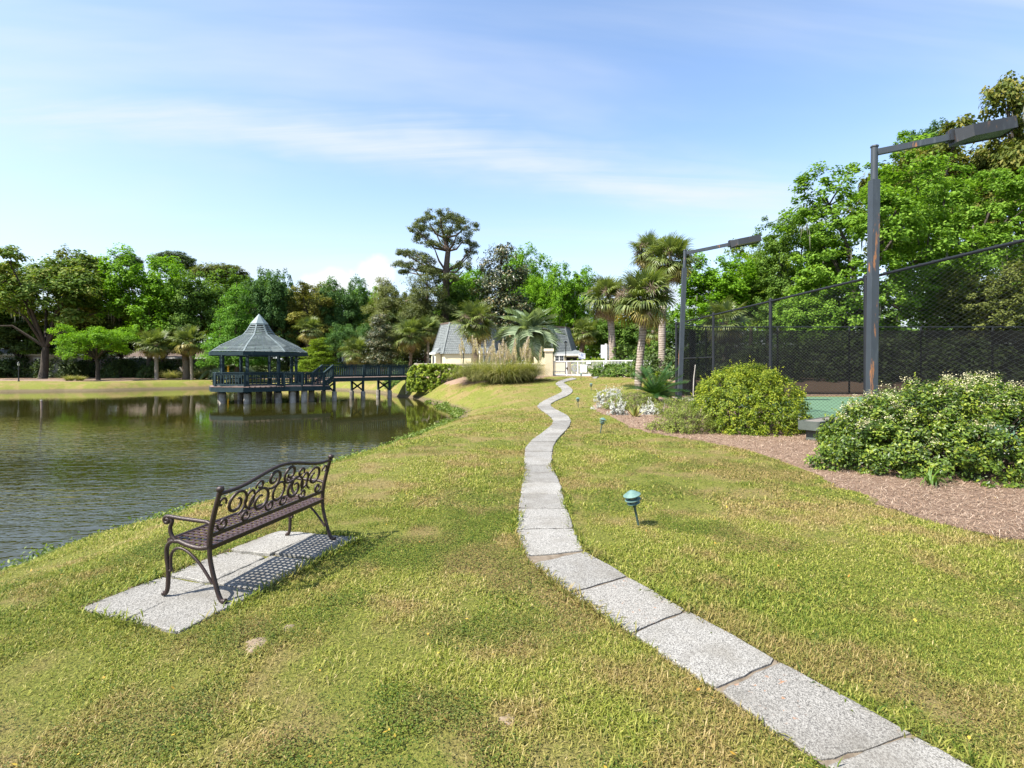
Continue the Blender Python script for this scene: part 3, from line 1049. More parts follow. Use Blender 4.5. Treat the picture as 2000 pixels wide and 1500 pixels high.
def grass():
    bands = [(1.6, 3.2, 19500, 0.029, 0.0042), (3.2, 5.5, 9600, 0.031, 0.0062), (5.5, 10, 2700, 0.038, 0.011), (10, 18, 620, 0.04, 0.02), (18, 36, 70, 0.045, 0.04)]
    Qs, Rs = [], []
    for y0, y1, dens, ln, wd in bands:
        area = 1.25 * (y1 * y1 - y0 * y0) * 0.5 * 2
        n = int(area * dens)
        y = np.sqrt(rng.random(n) * (y1 * y1 - y0 * y0) + y0 * y0)
        x = (rng.random(n) * 2 - 1) * 1.18 * y
        ok = ~pip(PATH_POLY, x, y)
        ok &= ~pip(PAD_POLY, x, y)
        ok &= ~pip(np.array(BED), x + (vnoise(x, y, 2.3) - 0.5) * 0.24, y + (vnoise(x + 9, y, 2.3) - 0.5) * 0.24)
        ok &= x < 8.2
        for bp in BARE:
            ok &= ~(pip(bp, x, y) & (rng.random(n) < 0.8))
        if y1 > 18:
            ok &= ~pip(np.array(GBED), x, y) & ~pip(np.array(PBED), x, y)
        bare = vnoise(x, y, 1.3) * 0.6 + vnoise(x + 40, y, 4.5) * 0.4
        ok &= rng.random(n) < np.clip((0.72 - bare) * 5, 0.12, 1)
        x, y = x[ok], y[ok]
        z = gz(x, y)
        ok = z > -0.62
        x, y, z = x[ok], y[ok], z[ok]
        n = len(x)
        tall = 0.75 + 0.8 * vnoise(x + 7, y + 3, 0.9) + 0.35 * (rng.random(n) - 0.5)
        patch = vnoise(x + 80, y + 31, 0.8) * 0.65 + vnoise(x + 11, y + 91, 2.6) * 0.35
        clover = (rng.random(n) < np.clip((patch - 0.5) * 5.0, 0.03, 0.75))
        L = ln * tall * (0.5 + rng.random(n))
        W = wd * (0.7 + 0.7 * rng.random(n))
        az = rng.random(n) * 2 * np.pi
        lean = np.radians(15 + 68 * rng.random(n) ** 0.8)
        L = np.where(clover, ln * 0.42 * (0.7 + 0.6 * rng.random(n)), L)
        W = np.where(clover, wd * 2.1, W)
        lean = np.where(clover, np.radians(60 + 28 * rng.random(n)), lean)
        up0 = np.where(clover, 0.012 + 0.02 * rng.random(n), -0.004)
        dx, dy = np.cos(az), np.sin(az)
        sx, sy = -dy, dx
        s1, c1 = np.sin(lean * 0.7), np.cos(lean * 0.7)
        s2, c2 = np.sin(np.minimum(lean * 1.5, 1.75)), np.cos(np.minimum(lean * 1.5, 1.75))
        base = np.stack([x, y, z + up0], -1)
        mid = base + np.stack([dx * s1, dy * s1, c1], -1) * (L * 0.5)[:, None]
        tip = mid + np.stack([dx * s2, dy * s2, c2], -1) * (L * 0.5)[:, None]
        side = np.stack([sx, sy, np.zeros(n)], -1) * (W * 0.5)[:, None]
        Q = np.stack([base, mid + side, tip, mid - side], 1)
        r = np.clip(rng.normal(0.5, 0.22, n) + (vnoise(x + 5, y + 50, 0.55) - 0.5) * 0.35, 0, 1)
        r = np.where(clover, np.clip(rng.normal(0.16, 0.13, n), 0, 0.5), r)
        Qs.append(Q)
        Rs.append(r)
    # longer unmown blades hanging over the slab edges
    eb = []
    for pp in (PATH_POLY, PAD_POLY):
        for i in range(len(pp)):
            a, b = pp[i], pp[(i + 1) % len(pp)]
            if max(a[1], b[1]) > 9 or min(a[1], b[1]) < 1.2:
                continue
            m = int(np.linalg.norm(b - a) * 800)
            t = rng.random(m)[:, None]
            q = a * (1 - t) + b * t
            nr = np.array([b[1] - a[1], a[0] - b[0]])
            nr = nr / (np.linalg.norm(nr) + 1e-9)
            q = q + nr * rng.normal(0, 0.03, (m, 1))
            eb.append(q)
    q = np.concatenate(eb)
    dn = vnoise(q[:, 0], q[:, 1], 2.2)
    q = q[(rng.random(len(q)) < np.clip((dn - 0.3) * 2.2, 0.05, 1)) & (~(pip(PATH_POLY, q[:, 0], q[:, 1]) | pip(PAD_POLY, q[:, 0], q[:, 1])) | (rng.random(len(q)) < 0.22))]
    n = len(q)
    z = gz(q[:, 0], q[:, 1])
    az = rng.random(n) * 6.283
    L = 0.05 + 0.05 * rng.random(n)
    lean = np.radians(15 + 50 * rng.random(n))
    d1 = np.stack([np.cos(az) * np.sin(lean), np.sin(az) * np.sin(lean), np.cos(lean)], -1)
    d2 = np.stack([np.cos(az) * np.sin(lean * 1.6), np.sin(az) * np.sin(lean * 1.6), np.cos(lean * 1.6)], -1)
    sd = np.stack([-np.sin(az), np.cos(az), np.zeros(n)], -1) * (0.0022 + 0.0006 * q[:, 1])[:, None]
    b0 = np.stack([q[:, 0], q[:, 1], z + 0.004], -1)
    md = b0 + d1 * (L * 0.5)[:, None]
    Qs.append(np.stack([b0, md + sd, md + d2 * (L * 0.5)[:, None], md - sd], 1))
    Rs.append(np.clip(rng.normal(0.35, 0.2, n), 0, 1))
    Q = np.concatenate(Qs)
    o = link('lawn_grass', quads_mesh('lawn_grass', Q, M_GRASS, np.concatenate(Rs)))
    tag(o, 'short mixed lawn grass and clover with dry tan patches', None, None, 'stuff')
    print('grass blades', len(Q))


grass()


def straw():
    """loose pine needles over the near bed."""
    n = 80000
    y = 4.2 + 14.5 * rng.random(n) ** 1.8
    x = rng.random(n) * 7.0 + 1.4
    ok = pip(np.array(BED), x + (vnoise(x, y, 2.3) - 0.5) * 0.3, y) & (x < 1.12 * y)
    x, y = x[ok], y[ok]
    n = len(x)
    z = gz(x, y) + 0.032 + 0.02 * rng.random(n)
    az = rng.random(n) * 2 * np.pi
    L = 0.06 + 0.09 * rng.random(n)
    W = 0.0016 + 0.0005 * y
    d = np.stack([np.cos(az), np.sin(az), rng.normal(0, 0.22, n)], -1) * (L / 2)[:, None]
    s = np.stack([-np.sin(az), np.cos(az), np.zeros(n)], -1) * (W)[:, None]
    c = np.stack([x, y, z], -1)
    bow = np.stack([np.zeros(n), np.zeros(n), 0.008 * np.ones(n)], -1)
    Q = np.stack([c - d, c + s * 0.6 + bow, c + d, c - s * 0.6 + bow], 1)
    o = link('pine_needles', quads_mesh('pine_needles', Q, L_STRAW, np.clip(rng.normal(0.5, 0.28, n), 0, 1)))
    tag(o, 'loose brown pine needles scattered over the mulch bed', None, None, 'stuff')


straw()


def litter():
    n = 200
    y = 1.8 + 10 * rng.random(n) ** 1.7
    x = (rng.random(n) * 2 - 1) * 1.05 * y
    ok = (gz(x, y) > -0.3) & ~pip(PATH_POLY, x, y) & ~pip(PAD_POLY, x, y)
    x, y = x[ok], y[ok]
    n = len(x)
    c = np.stack([x, y, gz(x, y) + 0.045], -1)
    az = rng.random(n) * 2 * np.pi
    L = 0.006 + 0.007 * rng.random(n)
    d = np.stack([np.cos(az), np.sin(az), rng.normal(0, .4, n)], -1) * L[:, None]
    s = np.stack([-np.sin(az), np.cos(az), rng.normal(0, .4, n)], -1) * (L * 0.6)[:, None]
    o = link('fallen_leaves', quads_mesh('fallen_leaves', np.stack([c - d, c + s, c + d, c - s], 1), L_FALLEN, rng.random(n)))
    tag(o, 'small yellow fallen leaves scattered over the lawn', None, None, 'stuff')


litter()

# ------------------------------------------------------------------ bench


def spiral(c, r0, r1, a0, a1, n=22, ex=1.0, ey=1.0):
    pts = []
    for i in range(n + 1):
        t = i / n
        a = R(a0 + (a1 - a0) * t)
        r = r0 + (r1 - r0) * t
        pts.append((c[0] + r * ex * math.cos(a), c[1] + r * ey * math.sin(a)))
    return pts


def catmull(P, n=6):
    P = [Vector(p) for p in P]
    Q = [P[0] * 2 - P[1]] + P + [P[-1] * 2 - P[-2]]
    out = []
    for i in range(1, len(Q) - 2):
        for k in range(n):
            t = k / n
            a, b, c, d = Q[i - 1], Q[i], Q[i + 1], Q[i + 2]
            out.append(0.5 * ((2 * b) + (c - a) * t + (2 * a - 5 * b + 4 * c - d) * t * t + (3 * b - a - 3 * c + d) * t ** 3))
    out.append(P[-1])
    return out


def bench():
    LEN = 1.235
    foot = on_z(432, 1184)
    root = thing('garden_bench', 'bronze cast metal garden bench with scrolled back facing the pond', 'bench', (foot.x, foot.y, 0.022), math.atan2(0.972, 0.236))
    lean = lambda z: 0.092 - 0.11 * max(0, (z - 0.40)) ** 1.25 * 3.1
    for s in (0, LEN):
        MB().tube(catmull([(s, -0.035, 0.014), (s, 0.0, 0.016), (s, 0.028, 0.07), (s, 0.06, 0.17), (s, 0.085, 0.27), (s, 0.092, 0.37)]), [0.017] * 4 + [0.0145] * 27, 8).build('rear_leg', M_BRONZE, root)
        MB().tube(catmull([(s, lean(z), z) for z in (0.36, 0.45, 0.54, 0.63, 0.725)]), [0.0175 - 0.0001 * i for i in range(25)], 8).build('back_post', M_BRONZE, root)
        MB().lathe([(0.012, -0.02), (0.022, -0.012), (0.026, 0.0), (0.022, 0.012), (0.01, 0.02)], 10, (s, lean(0.73), 0.735), True).build('finial', M_BRONZE, root)
        MB().tube(catmull([(s, 0.462, 0.014), (s, 0.44, 0.018), (s, 0.425, 0.06), (s, 0.42, 0.16), (s, 0.432, 0.26), (s, 0.43, 0.325), (s, 0.395, 0.365), (s, 0.33, 0.372)]), [0.017] * 4 + [0.014] * 39, 8).build('front_leg', M_BRONZE, root)
        MB().tube(catmull([(s, 0.33, 0.372), (s, 0.26, 0.352), (s, 0.17, 0.34), (s, 0.095, 0.352)]), 0.0165, 8).build('side_rail', M_BRONZE, root)
        ap = catmull([(s, 0.36, 0.372), (s, 0.395, 0.41), (s, 0.405, 0.455), (s, 0.39, 0.495), (s, 0.40, 0.522)])
        MB().tube(ap, 0.0125, 8).build('arm_support', M_BRONZE, root)
        sc = [(s, 0.43 + q[0], 0.505 + q[1]) for q in spiral((0, 0), 0.026, 0.008, 90, -300, 14)]
        arm = [(s, 0.075, 0.50), (s, 0.11, 0.515), (s, 0.2, 0.519), (s, 0.32, 0.524), (s, 0.40, 0.531)]
        MB().tube([Vector(p) for p in arm] + [Vector(p) for p in sc], [0.011, 0.013, 0.014, 0.014, 0.014] + [0.013] * len(sc), 8).build('armrest', M_BRONZE, root)
        MB().tube(catmull([(s, 0.412, 0.17), (s, 0.395, 0.175), (s, 0.40, 0.21), (s, 0.392, 0.285), (s, 0.345, 0.325), (s, 0.27, 0.312), (s, 0.17, 0.24), (s, 0.065, 0.115)]), 0.0095, 8).build('arch_brace', M_BRONZE, root)
    # seat
    seat_z = lambda y: 0.358 + 0.34 * (y - 0.2) ** 2
    mb = MB()
    y0, y1 = 0.085, 0.415
    for i in range(8):
        y = y0 + (y1 - y0) * i / 7
        mb.beam((0.0, y, seat_z(y)), (LEN, y, seat_z(y)), 0.017 if 0 < i < 7 else 0.03, 0.007)
    nc = 26
    for i in range(nc + 1):
        s = 0.02 + (LEN - 0.04) * i / nc
        prev = None
        for j in range(8):
            y = y0 + (y1 - y0) * j / 7
            bow = 0.022 * math.sin(math.pi * j / 7)
            p = Vector((s + bow - 0.011, y, seat_z(y) + 0.003))
            if prev is not None:
                mb.beam(prev, p, 0.02, 0.006)
            prev = p
    mb.build('seat_lattice', M_SEAT, root)
    MB().tube(catmull([(0, 0.418, 0.372), (LEN / 2, 0.425, 0.376), (LEN, 0.418, 0.372)]), 0.0145, 8).build('front_rail', M_BRONZE, root)
    MB().beam((0, 0.092, 0.347), (LEN, 0.092, 0.347), 0.02, 0.034).build('rear_rail', M_BRONZE, root)
    zb = 0.425
    MB().beam((0, lean(zb), zb), (LEN, lean(zb), zb), 0.016, 0.026).build('lower_back_rail', M_BRONZE, root)
    crest = lambda s: 0.705 + 0.075 * float(smooth(1 - abs(s - LEN / 2) / (LEN * 0.42)))
    MB().tube([(LEN * i / 30, lean(0.72), crest(LEN * i / 30)) for i in range(31)], 0.0135, 8).build('top_rail', M_BRONZE, root)
    half = [
        (spiral((0.185, 0.16), 0.1, 0.03, -70, 440, 34), 0.0105),
        (spiral((0.31, 0.155), 0.052, 0.052, 0, 360, 22, 0.8, 1.2), 0.0095),
        (spiral((0.425, 0.115), 0.108, 0.034, 205, -290, 34), 0.0105),
        (spiral((0.525, 0.255), 0.078, 0.022, -125, 360, 30), 0.0105),
        (spiral((0.095, 0.045), 0.046, 0.013, 175, 560, 22), 0.0095),
        (spiral((0.3, 0.042), 0.046, 0.013, 5, -380, 22), 0.0095),
        (spiral((0.045, 0.195), 0.04, 0.011, -20, 300, 16), 0.0085),
        (spiral((0.385, 0.235), 0.042, 0.012, 200, -150, 18), 0.009),
        (spiral((0.545, 0.05), 0.046, 0.013, 170, 540, 20), 0.0095),
    ]
    ring = [Vector((LEN / 2 + 0.062 * math.cos(t * math.pi / 12), 0, zb + 0.15 + 0.07 * math.sin(t * math.pi / 12))) for t in range(25)]
    for p_ in ring:
        p_.y = lean(p_.z)
    MB().tube(ring, 0.0095, 6, False).build('scroll', M_BRONZE, root)
    for pts, rad in half:
        for mir in (0, 1):
            q = [Vector(((LEN - a) if mir else a, 0, zb + 0.012 + b)) for a, b in pts]
            q = [p for i, p in enumerate(q) if i == 0 or (p - q[i - 1]).length > 1e-4]
            for p in q:
                p.z = min(p.z, crest(p.x) - 0.004)
                p.y = lean(p.z)
            if len(q) < 8:
                q = catmull(q, 5)
            n = len(q)
            MB().tube(q, [rad * (0.75 + 0.35 * math.sin(math.pi * i / (n - 1))) for i in range(n)], 6).build('scroll', M_BRONZE, root)
    return root


bench()

# ------------------------------------------------------------------ path lights


def path_light(px, py, sc, tilt_x, tilt_y, label, tiers=3, spin=0.0):
    p = ground_px(px, py)
    root = thing('path_light', label, 'path light', (p.x, p.y, p.z - 0.01), 0.0, 'green lantern lights beside the path')
    root.rotation_euler = (R(tilt_x), R(tilt_y), 0)
    h = 0.215 * sc
    MB().tube([(0, 0, 0), (0, 0, h)], [0.0105 * sc, 0.012 * sc], 8).build('stem', M_LAMPSTEM, root)
    MB().lathe([(0.013 * sc, h - 0.02 * sc), (0.016 * sc, h), (0.048 * sc, h + 0.03 * sc), (0.05 * sc, h + 0.036 * sc)], 14).build('socket_cup', M_LAMPSTEM, root)
    z = h + 0.036 * sc
    MB().lathe([(0.038 * sc, z), (0.038 * sc, z + 0.085 * sc)], 12).build('diffuser', M_LAMPGLASS, root)
    for k, (rr, zz) in enumerate(((0.064, 0.0), (0.078, 0.037))):
        MB().lathe([(rr * sc, z + zz * sc - 0.004 * sc), (rr * sc, z + zz * sc), (0.03 * sc, z + (zz + 0.013) * sc)], 16).build('louvre', M_LAMPGREEN, root)
    for a in (0.6, 2.2, 3.7, 5.3):
        MB().beam((0.047 * sc * math.cos(a), 0.047 * sc * math.sin(a), z), (0.047 * sc * math.cos(a), 0.047 * sc * math.sin(a), z + 0.085 * sc), 0.006 * sc, 0.006 * sc).build('strut', M_LAMPSTEM, root)
    MB().lathe([(0.084 * sc, z + 0.076 * sc), (0.085 * sc, z + 0.081 * sc), (0.048 * sc, z + 0.105 * sc), (0.046 * sc, z + 0.108 * sc), (0.016 * sc, z + 0.124 * sc), (0.004 * sc, z + 0.126 * sc)], 18).build('cap', M_LAMPGREEN, root)
    return root


path_light(1248, 1028, 1.0, 4, -13, 'green tiered path light leaning away from the straight slabs')
path_light(1172, 846, 1.02, 0, 12, 'green path light leaning towards the mulch bed')
path_light(1129.5, 796, 1.05, 0, -3, 'green path light upright beside the first bend of the path')
path_light(1154.5, 764, 1.1, 0, 0, 'green path light upright near the silver foliage plant')
path_light(1135, 741.5, 1.1, 0, 0, 'green path light next to the railing gate')

# ------------------------------------------------------------------ gazebo
def rail_run(root, a, b, top, deckz, post_a=True, post_b=True, spacing=0.15, base_h=0.1, bal=0.045, drop_a=0.0, drop_b=0.0, cap_w=0.13):
    """posts, hand rail, bottom rail and balusters between two plan points (local coordinates)."""
    a, b = Vector(a), Vector(b)
    d = (b - a)
    L = d.length
    n = d.normalized()
    za, zb = a.z, b.z
    for flag, p in ((post_a, a), (post_b, b)):
        if flag:
            MB().box((p.x, p.y, p.z + top / 2 - 0.02), (0.12, 0.12, top + 0.0), math.atan2(n.y, n.x)).build('post', M_TEAL, root)
    up = Vector((0, 0, 1))
    MB().beam(a + up * (top + 0.0), b + up * (top + 0.0), cap_w, 0.045).build('hand_rail', M_TEAL, root)
    MB().beam(a + up * (top - 0.09), b + up * (top - 0.09), 0.045, 0.09).build('upper_rail', M_TEAL, root)
    MB().beam(a + up * (base_h), b + up * (base_h), 0.045, 0.1).build('lower_rail', M_TEAL, root)
    k = max(2, int(L / spacing))
    bh = top - 0.13 - base_h
    me = MB().box((0, 0, bh / 2), (bal, bal, bh), math.atan2(n.y, n.x)).mesh('baluster', M_TEAL)
    for i in range(1, k):
        p = a + d * (i / k)
        link('baluster', me, root, (p.x, p.y, p.z + base_h + 0.04))


def octa(r, z, rot, cx=0, cy=0):
    return [Vector((cx + r * math.sin(R(rot + 45 * k)), cy - r * math.cos(R(rot + 45 * k)), z)) for k in range(8)]


def pile(root, x, y, top, rad=0.19, name='pile'):
    mb = MB()
    mb.lathe([(rad * 1.02, -1.1), (rad, 0.05), (rad * 1.01, top - 0.05), (rad * 0.93, top)], 12, (x, y, 0), True)
    return mb.build(name, M_PILE, root)


def gazebo():
    cx, cy = -16.45, 33.3
    rot = 10
    root = thing('gazebo', 'dark teal octagonal gazebo with pointed slatted roof standing in the pond', 'gazebo', (cx, cy, WATER_Z))
    dz = 0.345 - WATER_Z
    D = octa(2.95, dz, rot)
    # deck: joists rim and boards
    for k in range(8):
        a, b = D[k], D[(k + 1) % 8]
        MB().beam(a - Vector((0, 0, 0.19)), b - Vector((0, 0, 0.19)), 0.06, 0.26).build('deck_fascia', M_TEAL, root)
    mb = MB()
    P = np.array([(p.x * 0.995, p.y * 0.995) for p in D])
    for i in range(38):
        y = -2.9 + 5.8 * i / 37
        xs = []
        for k in range(8):
            x1, y1 = P[k]
            x2, y2 = P[(k + 1) % 8]
            if (y1 > y) != (y2 > y):
                xs.append(x1 + (x2 - x1) * (y - y1) / (y2 - y1))
        if len(xs) == 2:
            MB().box(((xs[0] + xs[1]) / 2, y, dz - 0.02), (abs(xs[1] - xs[0]) + 0.08, 0.145, 0.04)).build('deck_board', M_DECK, root)
    C = octa(2.28, dz, rot)
    for k in range(8):
        p = C[k]
        pile(root, p.x, p.y, dz - 0.42, 0.2)
        MB().box((p.x, p.y, dz - 0.3), (0.26, 0.26, 0.26)).build('pile_block', M_TEAL, root)
        MB().box((p.x, p.y, dz + 1.02), (0.15, 0.15, 2.04), R(rot + 45 * k)).build('column', M_TEAL, root)
        MB().box((p.x, p.y, dz + 0.06), (0.24, 0.24, 0.12), R(rot + 45 * k)).build('column_base', M_TEAL, root)
        q = C[(k + 1) % 8]
        MB().beam(p + Vector((0, 0, 1.98)), q + Vector((0, 0, 1.98)), 0.09, 0.2).build('ring_beam', M_TEAL, root)
        # benches inside
        if k in (3, 4, 5, 6):
            a, b = p * 0.95, q * 0.95
            a.z = b.z = dz + 0.43
            MB().beam(a, b, 0.4, 0.06).build('inner_seat', M_TEAL, root)
    Rr = octa(2.72, dz, rot)
    for k in range(8):
        if k == 1:
            continue
        a, b = Rr[k] * 1.0, Rr[(k + 1) % 8] * 1.0
        rail_run(root, (a.x, a.y, dz), (b.x, b.y, dz), 0.83, dz, True, False, 0.2)
    a = Rr[1]
    MB().box((a.x, a.y, dz + 0.4), (0.12, 0.12, 0.86), R(32)).build('post', M_TEAL, root)
    pile(root, 0.0, 0.0, dz - 0.42, 0.2)
    for dx, dy in ((1.0, 0.35), (-0.9, 0.4)):
        pile(root, dx, dy, dz - 0.42, 0.2)
    # roof: profile radius/height
    ez = 2.25 - WATER_Z
    prof = [(2.96, ez + 0.20), (2.36, ez + 0.62), (1.65, ez + 0.98), (0.98, ez + 1.33), (0.72, ez + 1.68), (0.5, ez + 2.05)]
    E0 = octa(2.99, ez + 0.18, rot)
    for k in range(8):
        a, b = E0[k], E0[(k + 1) % 8]
        MB().beam(a - Vector((0, 0, 0.085)), b - Vector((0, 0, 0.085)), 0.05, 0.21).build('fascia', M_TEAL, root)
        for j in range(len(prof) - 1):
            (r0, z0), (r1, z1) = prof[j], prof[j + 1]
            p = octa(r0, z0, rot)[k]
            q = octa(r1, z1, rot)[k]
            MB().beam(p, q, 0.085, 0.07).build('hip_rafter', M_TEALROOF, root)
            m0 = (octa(r0, z0, rot)[k] + octa(r0, z0, rot)[(k + 1) % 8]) / 2
            m1 = (octa(r1, z1, rot)[k] + octa(r1, z1, rot)[(k + 1) % 8]) / 2
            if j < 3:
                MB().beam(m0 - Vector((0, 0, 0.03)), m1 - Vector((0, 0, 0.03)), 0.07, 0.06).build('common_rafter', M_TEAL, root)
    # slats
    def prof_at(t):
        seg = [math.hypot(prof[i + 1][0] - prof[i][0], prof[i + 1][1] - prof[i][1]) for i in range(len(prof) - 1)]
        s = t * sum(seg)
        for i, L in enumerate(seg):
            if s <= L or i == len(seg) - 1:
                f = s / L
                r0, z0 = prof[i]
                r1, z1 = prof[i + 1]
                sl = Vector((r1 - r0, 0, z1 - z0)).normalized()
                return r0 + (r1 - r0) * f, z0 + (z1 - z0) * f, sl
            s -= L
    ns = 21
    for i in range(ns):
        t = (i + 0.5) / ns
        r, z, sl = prof_at(t)
        me = None
        for k in range(8):
            a = octa(r, z, rot)[k]
            b = octa(r, z, rot)[(k + 1) % 8]
            mid = (a + b) / 2
            outw = Vector((mid.x, mid.y, 0)).normalized()
            slope = (Vector((-outw.x, -outw.y, 0)) * abs(sl.x) + Vector((0, 0, sl.z))).normalized()
            nrm = slope.cross(b - a).normalized()
            if nrm.z < 0:
                nrm = -nrm
            MB().beam(a * 1.0 + nrm * 0.02, b * 1.0 + nrm * 0.02, 0.058, 0.02, up=nrm).build('roof_slat', M_TEALROOF, root)
    cap = MB()
    c0 = octa(0.56, ez + 2.0, rot)
    c1 = octa(0.565, ez + 2.08, rot)
    apex = Vector((0, 0, ez + 2.74))
    fs = []
    for k in range(8):
        j = (k + 1) % 8
        fs += [(k, j, 8 + j, 8 + k), (8 + k, 8 + j, 16)]
    cap.add(c0 + c1 + [apex], fs)
    cap.build('roof_cap', M_TEALCAP, root)
    return root


gazebo()


def footbridge():
    O = Vector((-12.0, 33.2, WATER_Z))
    root = thing('footbridge', 'dark teal timber footbridge with balustrade from the cream wall to the gazebo', 'footbridge', O)
    W = Vector((-O.x, -O.y, -O.z))
    lowz, highz = 0.345, 0.83
    # lower walkway from the gazebo deck
    n0 = [Vector((-14.02, 31.55, lowz)), Vector((-13.1, 31.95, lowz)), Vector((-12.05, 32.75, lowz))]
    f0 = [Vector((-13.65, 34.0, lowz)), Vector((-13.2, 34.1, lowz))]
    for a, b in ((n0[0], n0[1]), (n0[1], n0[2])):
        rail_run(root, a + W, b + W, 0.82, 0, a is n0[0], True, 0.17)
    rail_run(root, f0[0] + W, f0[1] + W, 0.82, 0, True, True, 0.17)
    pl = [n0[0], n0[1], n0[2], Vector((-11.75, 33.1, lowz)), Vector((-12.85, 34.3, lowz)), f0[0]]
    MB().poly([p + W for p in pl], 0.05).build('deck_platform', M_DECK, root)
    for a, b in ((n0[0], n0[1]), (n0[1], n0[2]), (n0[2], pl[3])):
        MB().beam(a + W - Vector((0, 0, 0.18)), b + W - Vector((0, 0, 0.18)), 0.06, 0.26).build('fascia', M_TEAL, root)
    # stairs
    na, nb = Vector((-11.7, 33.45, highz)), Vector((-7.25, 38.35, highz))
    d = (nb - na).normalized()
    nrm = Vector((-d.y, d.x, 0))
    wdt = 1.45
    for k in range(3):
        c = n0[2].lerp(na, 0.2 + 0.3 * k) + nrm * wdt / 2
        c.z = lowz + (highz - lowz) * (k + 1) / 4
        MB().box(c + W, (0.32, wdt, 0.05), math.atan2(d.y, d.x)).build('stair_tread', M_DECK, root)
    for off in (0, wdt):
        a = n0[2] + nrm * off
        b = na + nrm * off
        rail_run(root, a + W, b + W, 0.82, 0, off > 0, False, 0.15, 0.12)
        MB().beam(a + W - Vector((0, 0, 0.1)), b + W - Vector((0, 0, 0.1)), 0.06, 0.24).build('stringer', M_TEAL, root)
    # main span
    L = (nb - na).length
    for off in (0, wdt):
        pts = [na.lerp(nb, t) + nrm * off for t in (0, 0.34, 0.66, 1.0)]
        for i in range(3):
            rail_run(root, pts[i] + W, pts[i + 1] + W, 0.84, 0, True, i == 2, 0.155)
        MB().beam(na + nrm * off + W - Vector((0, 0, 0.16)), nb + nrm * off + W - Vector((0, 0, 0.16)), 0.07, 0.23).build('side_beam', M_TEAL, root)
    nbds = int(L / 0.15)
    me = MB().box((0, 0, -0.02), (0.14, wdt + 0.14, 0.04), math.atan2(d.y, d.x)).mesh('deck_board', M_DECK)
    for i in range(nbds):
        p = na.lerp(nb, (i + 0.5) / nbds) + nrm * wdt / 2
        link('deck_board', me, root, p + W)
    # trestles
    for t in (0.0, 0.335, 0.66):
        p = na.lerp(nb, t) + d * (0.1 if t == 0 else 0)
        q = p + nrm * wdt
        for s in (p, q):
            w = s + W
            pile(root, w.x, w.y, 0.55 if t else 0.62, 0.155)
            MB().box((w.x, w.y, 0.95), (0.13, 0.13, 0.92), math.atan2(d.y, d.x)).build('trestle_leg', M_TEAL, root)
        a, b = p + W, q + W
        for s0, s1 in ((0.6, 1.2), (1.2, 0.6)):
            MB().beam(Vector((a.x, a.y, s0)), Vector((b.x, b.y, s1)), 0.05, 0.1).build('cross_brace', M_TEAL, root)
    for s in (n0[0] + Vector((0.3, 0.5, 0)), n0[1] + Vector((0, 0.35, 0)), Vector((-13.2, 33.7, 0))):
        w = s + W
        pile(root, w.x, w.y, 0.75, 0.19)


footbridge()

# ------------------------------------------------------------------ cream wall, pillar
def wall():
    a = Vector((-7.3, 38.4, 0))
    b = Vector((2.75, 41.0, 0))
    root = thing('garden_wall', 'low cream stucco wall with square gate pillar behind the pampas grass', 'wall', (a.x, a.y, -0.1))
    W = Vector((-a.x, -a.y, 0.1))
    MB().beam(a + W + Vector((0, 0, 0.83)), b + W + Vector((0, 0, 0.83)), 0.22, 1.78).build('wall', M_CREAM, root)
    MB().beam(a + W + Vector((-0.02, 0, 1.755)), b + W + Vector((0, 0, 1.78)), 0.28, 0.07).build('coping', M_CREAMTOP, root)
    d = (b - a).normalized()
    MB().box(a + W + Vector((-0.35, -0.1, 0.0)), (0.62, 0.5, 1.36), math.atan2(d.y, d.x)).build('abutment', M_CREAM, root)
    MB().box(a + W + Vector((0.22, 0.0, 0.86)), (0.5, 0.34, 1.84), math.atan2(d.y, d.x)).build('end_pier', M_CREAM, root)
    p = Vector((2.93, 40.95, 0)) + W
    MB().box(p + Vector((0, 0, 1.72)), (0.62, 0.62, 2.42)).build('pillar', M_CREAM, root)
    cap = MB().box(p + Vector((0, 0, 2.87)), (0.76, 0.76, 0.22)).build('pillar_cap', M_CREAMTOP, root)
    # small notice on the pillar's side
    s = MB().box(p + Vector((0.325, -0.05, 1.92)), (0.02, 0.24, 0.46)).build('notice_plate', M_SIGN, root)
    MB().tube([p + Vector((0.3355, -0.05 + 0.075 * math.cos(t * math.pi / 8), 1.99 + 0.075 * math.sin(t * math.pi / 8))) for t in range(17)], 0.012, 5).build('round_symbol', M_BLACKINK, s)
    MB().box(p + Vector((0.338, -0.05, 1.99)), (0.006, 0.05, 0.08)).build('symbol_centre', M_BLACKINK, s)
    for i in range(2):
        MB().box(p + Vector((0.338, -0.05, 1.83 - 0.05 * i)), (0.006, 0.16, 0.018)).build('text_line', M_GREYTEXT, s)


wall()


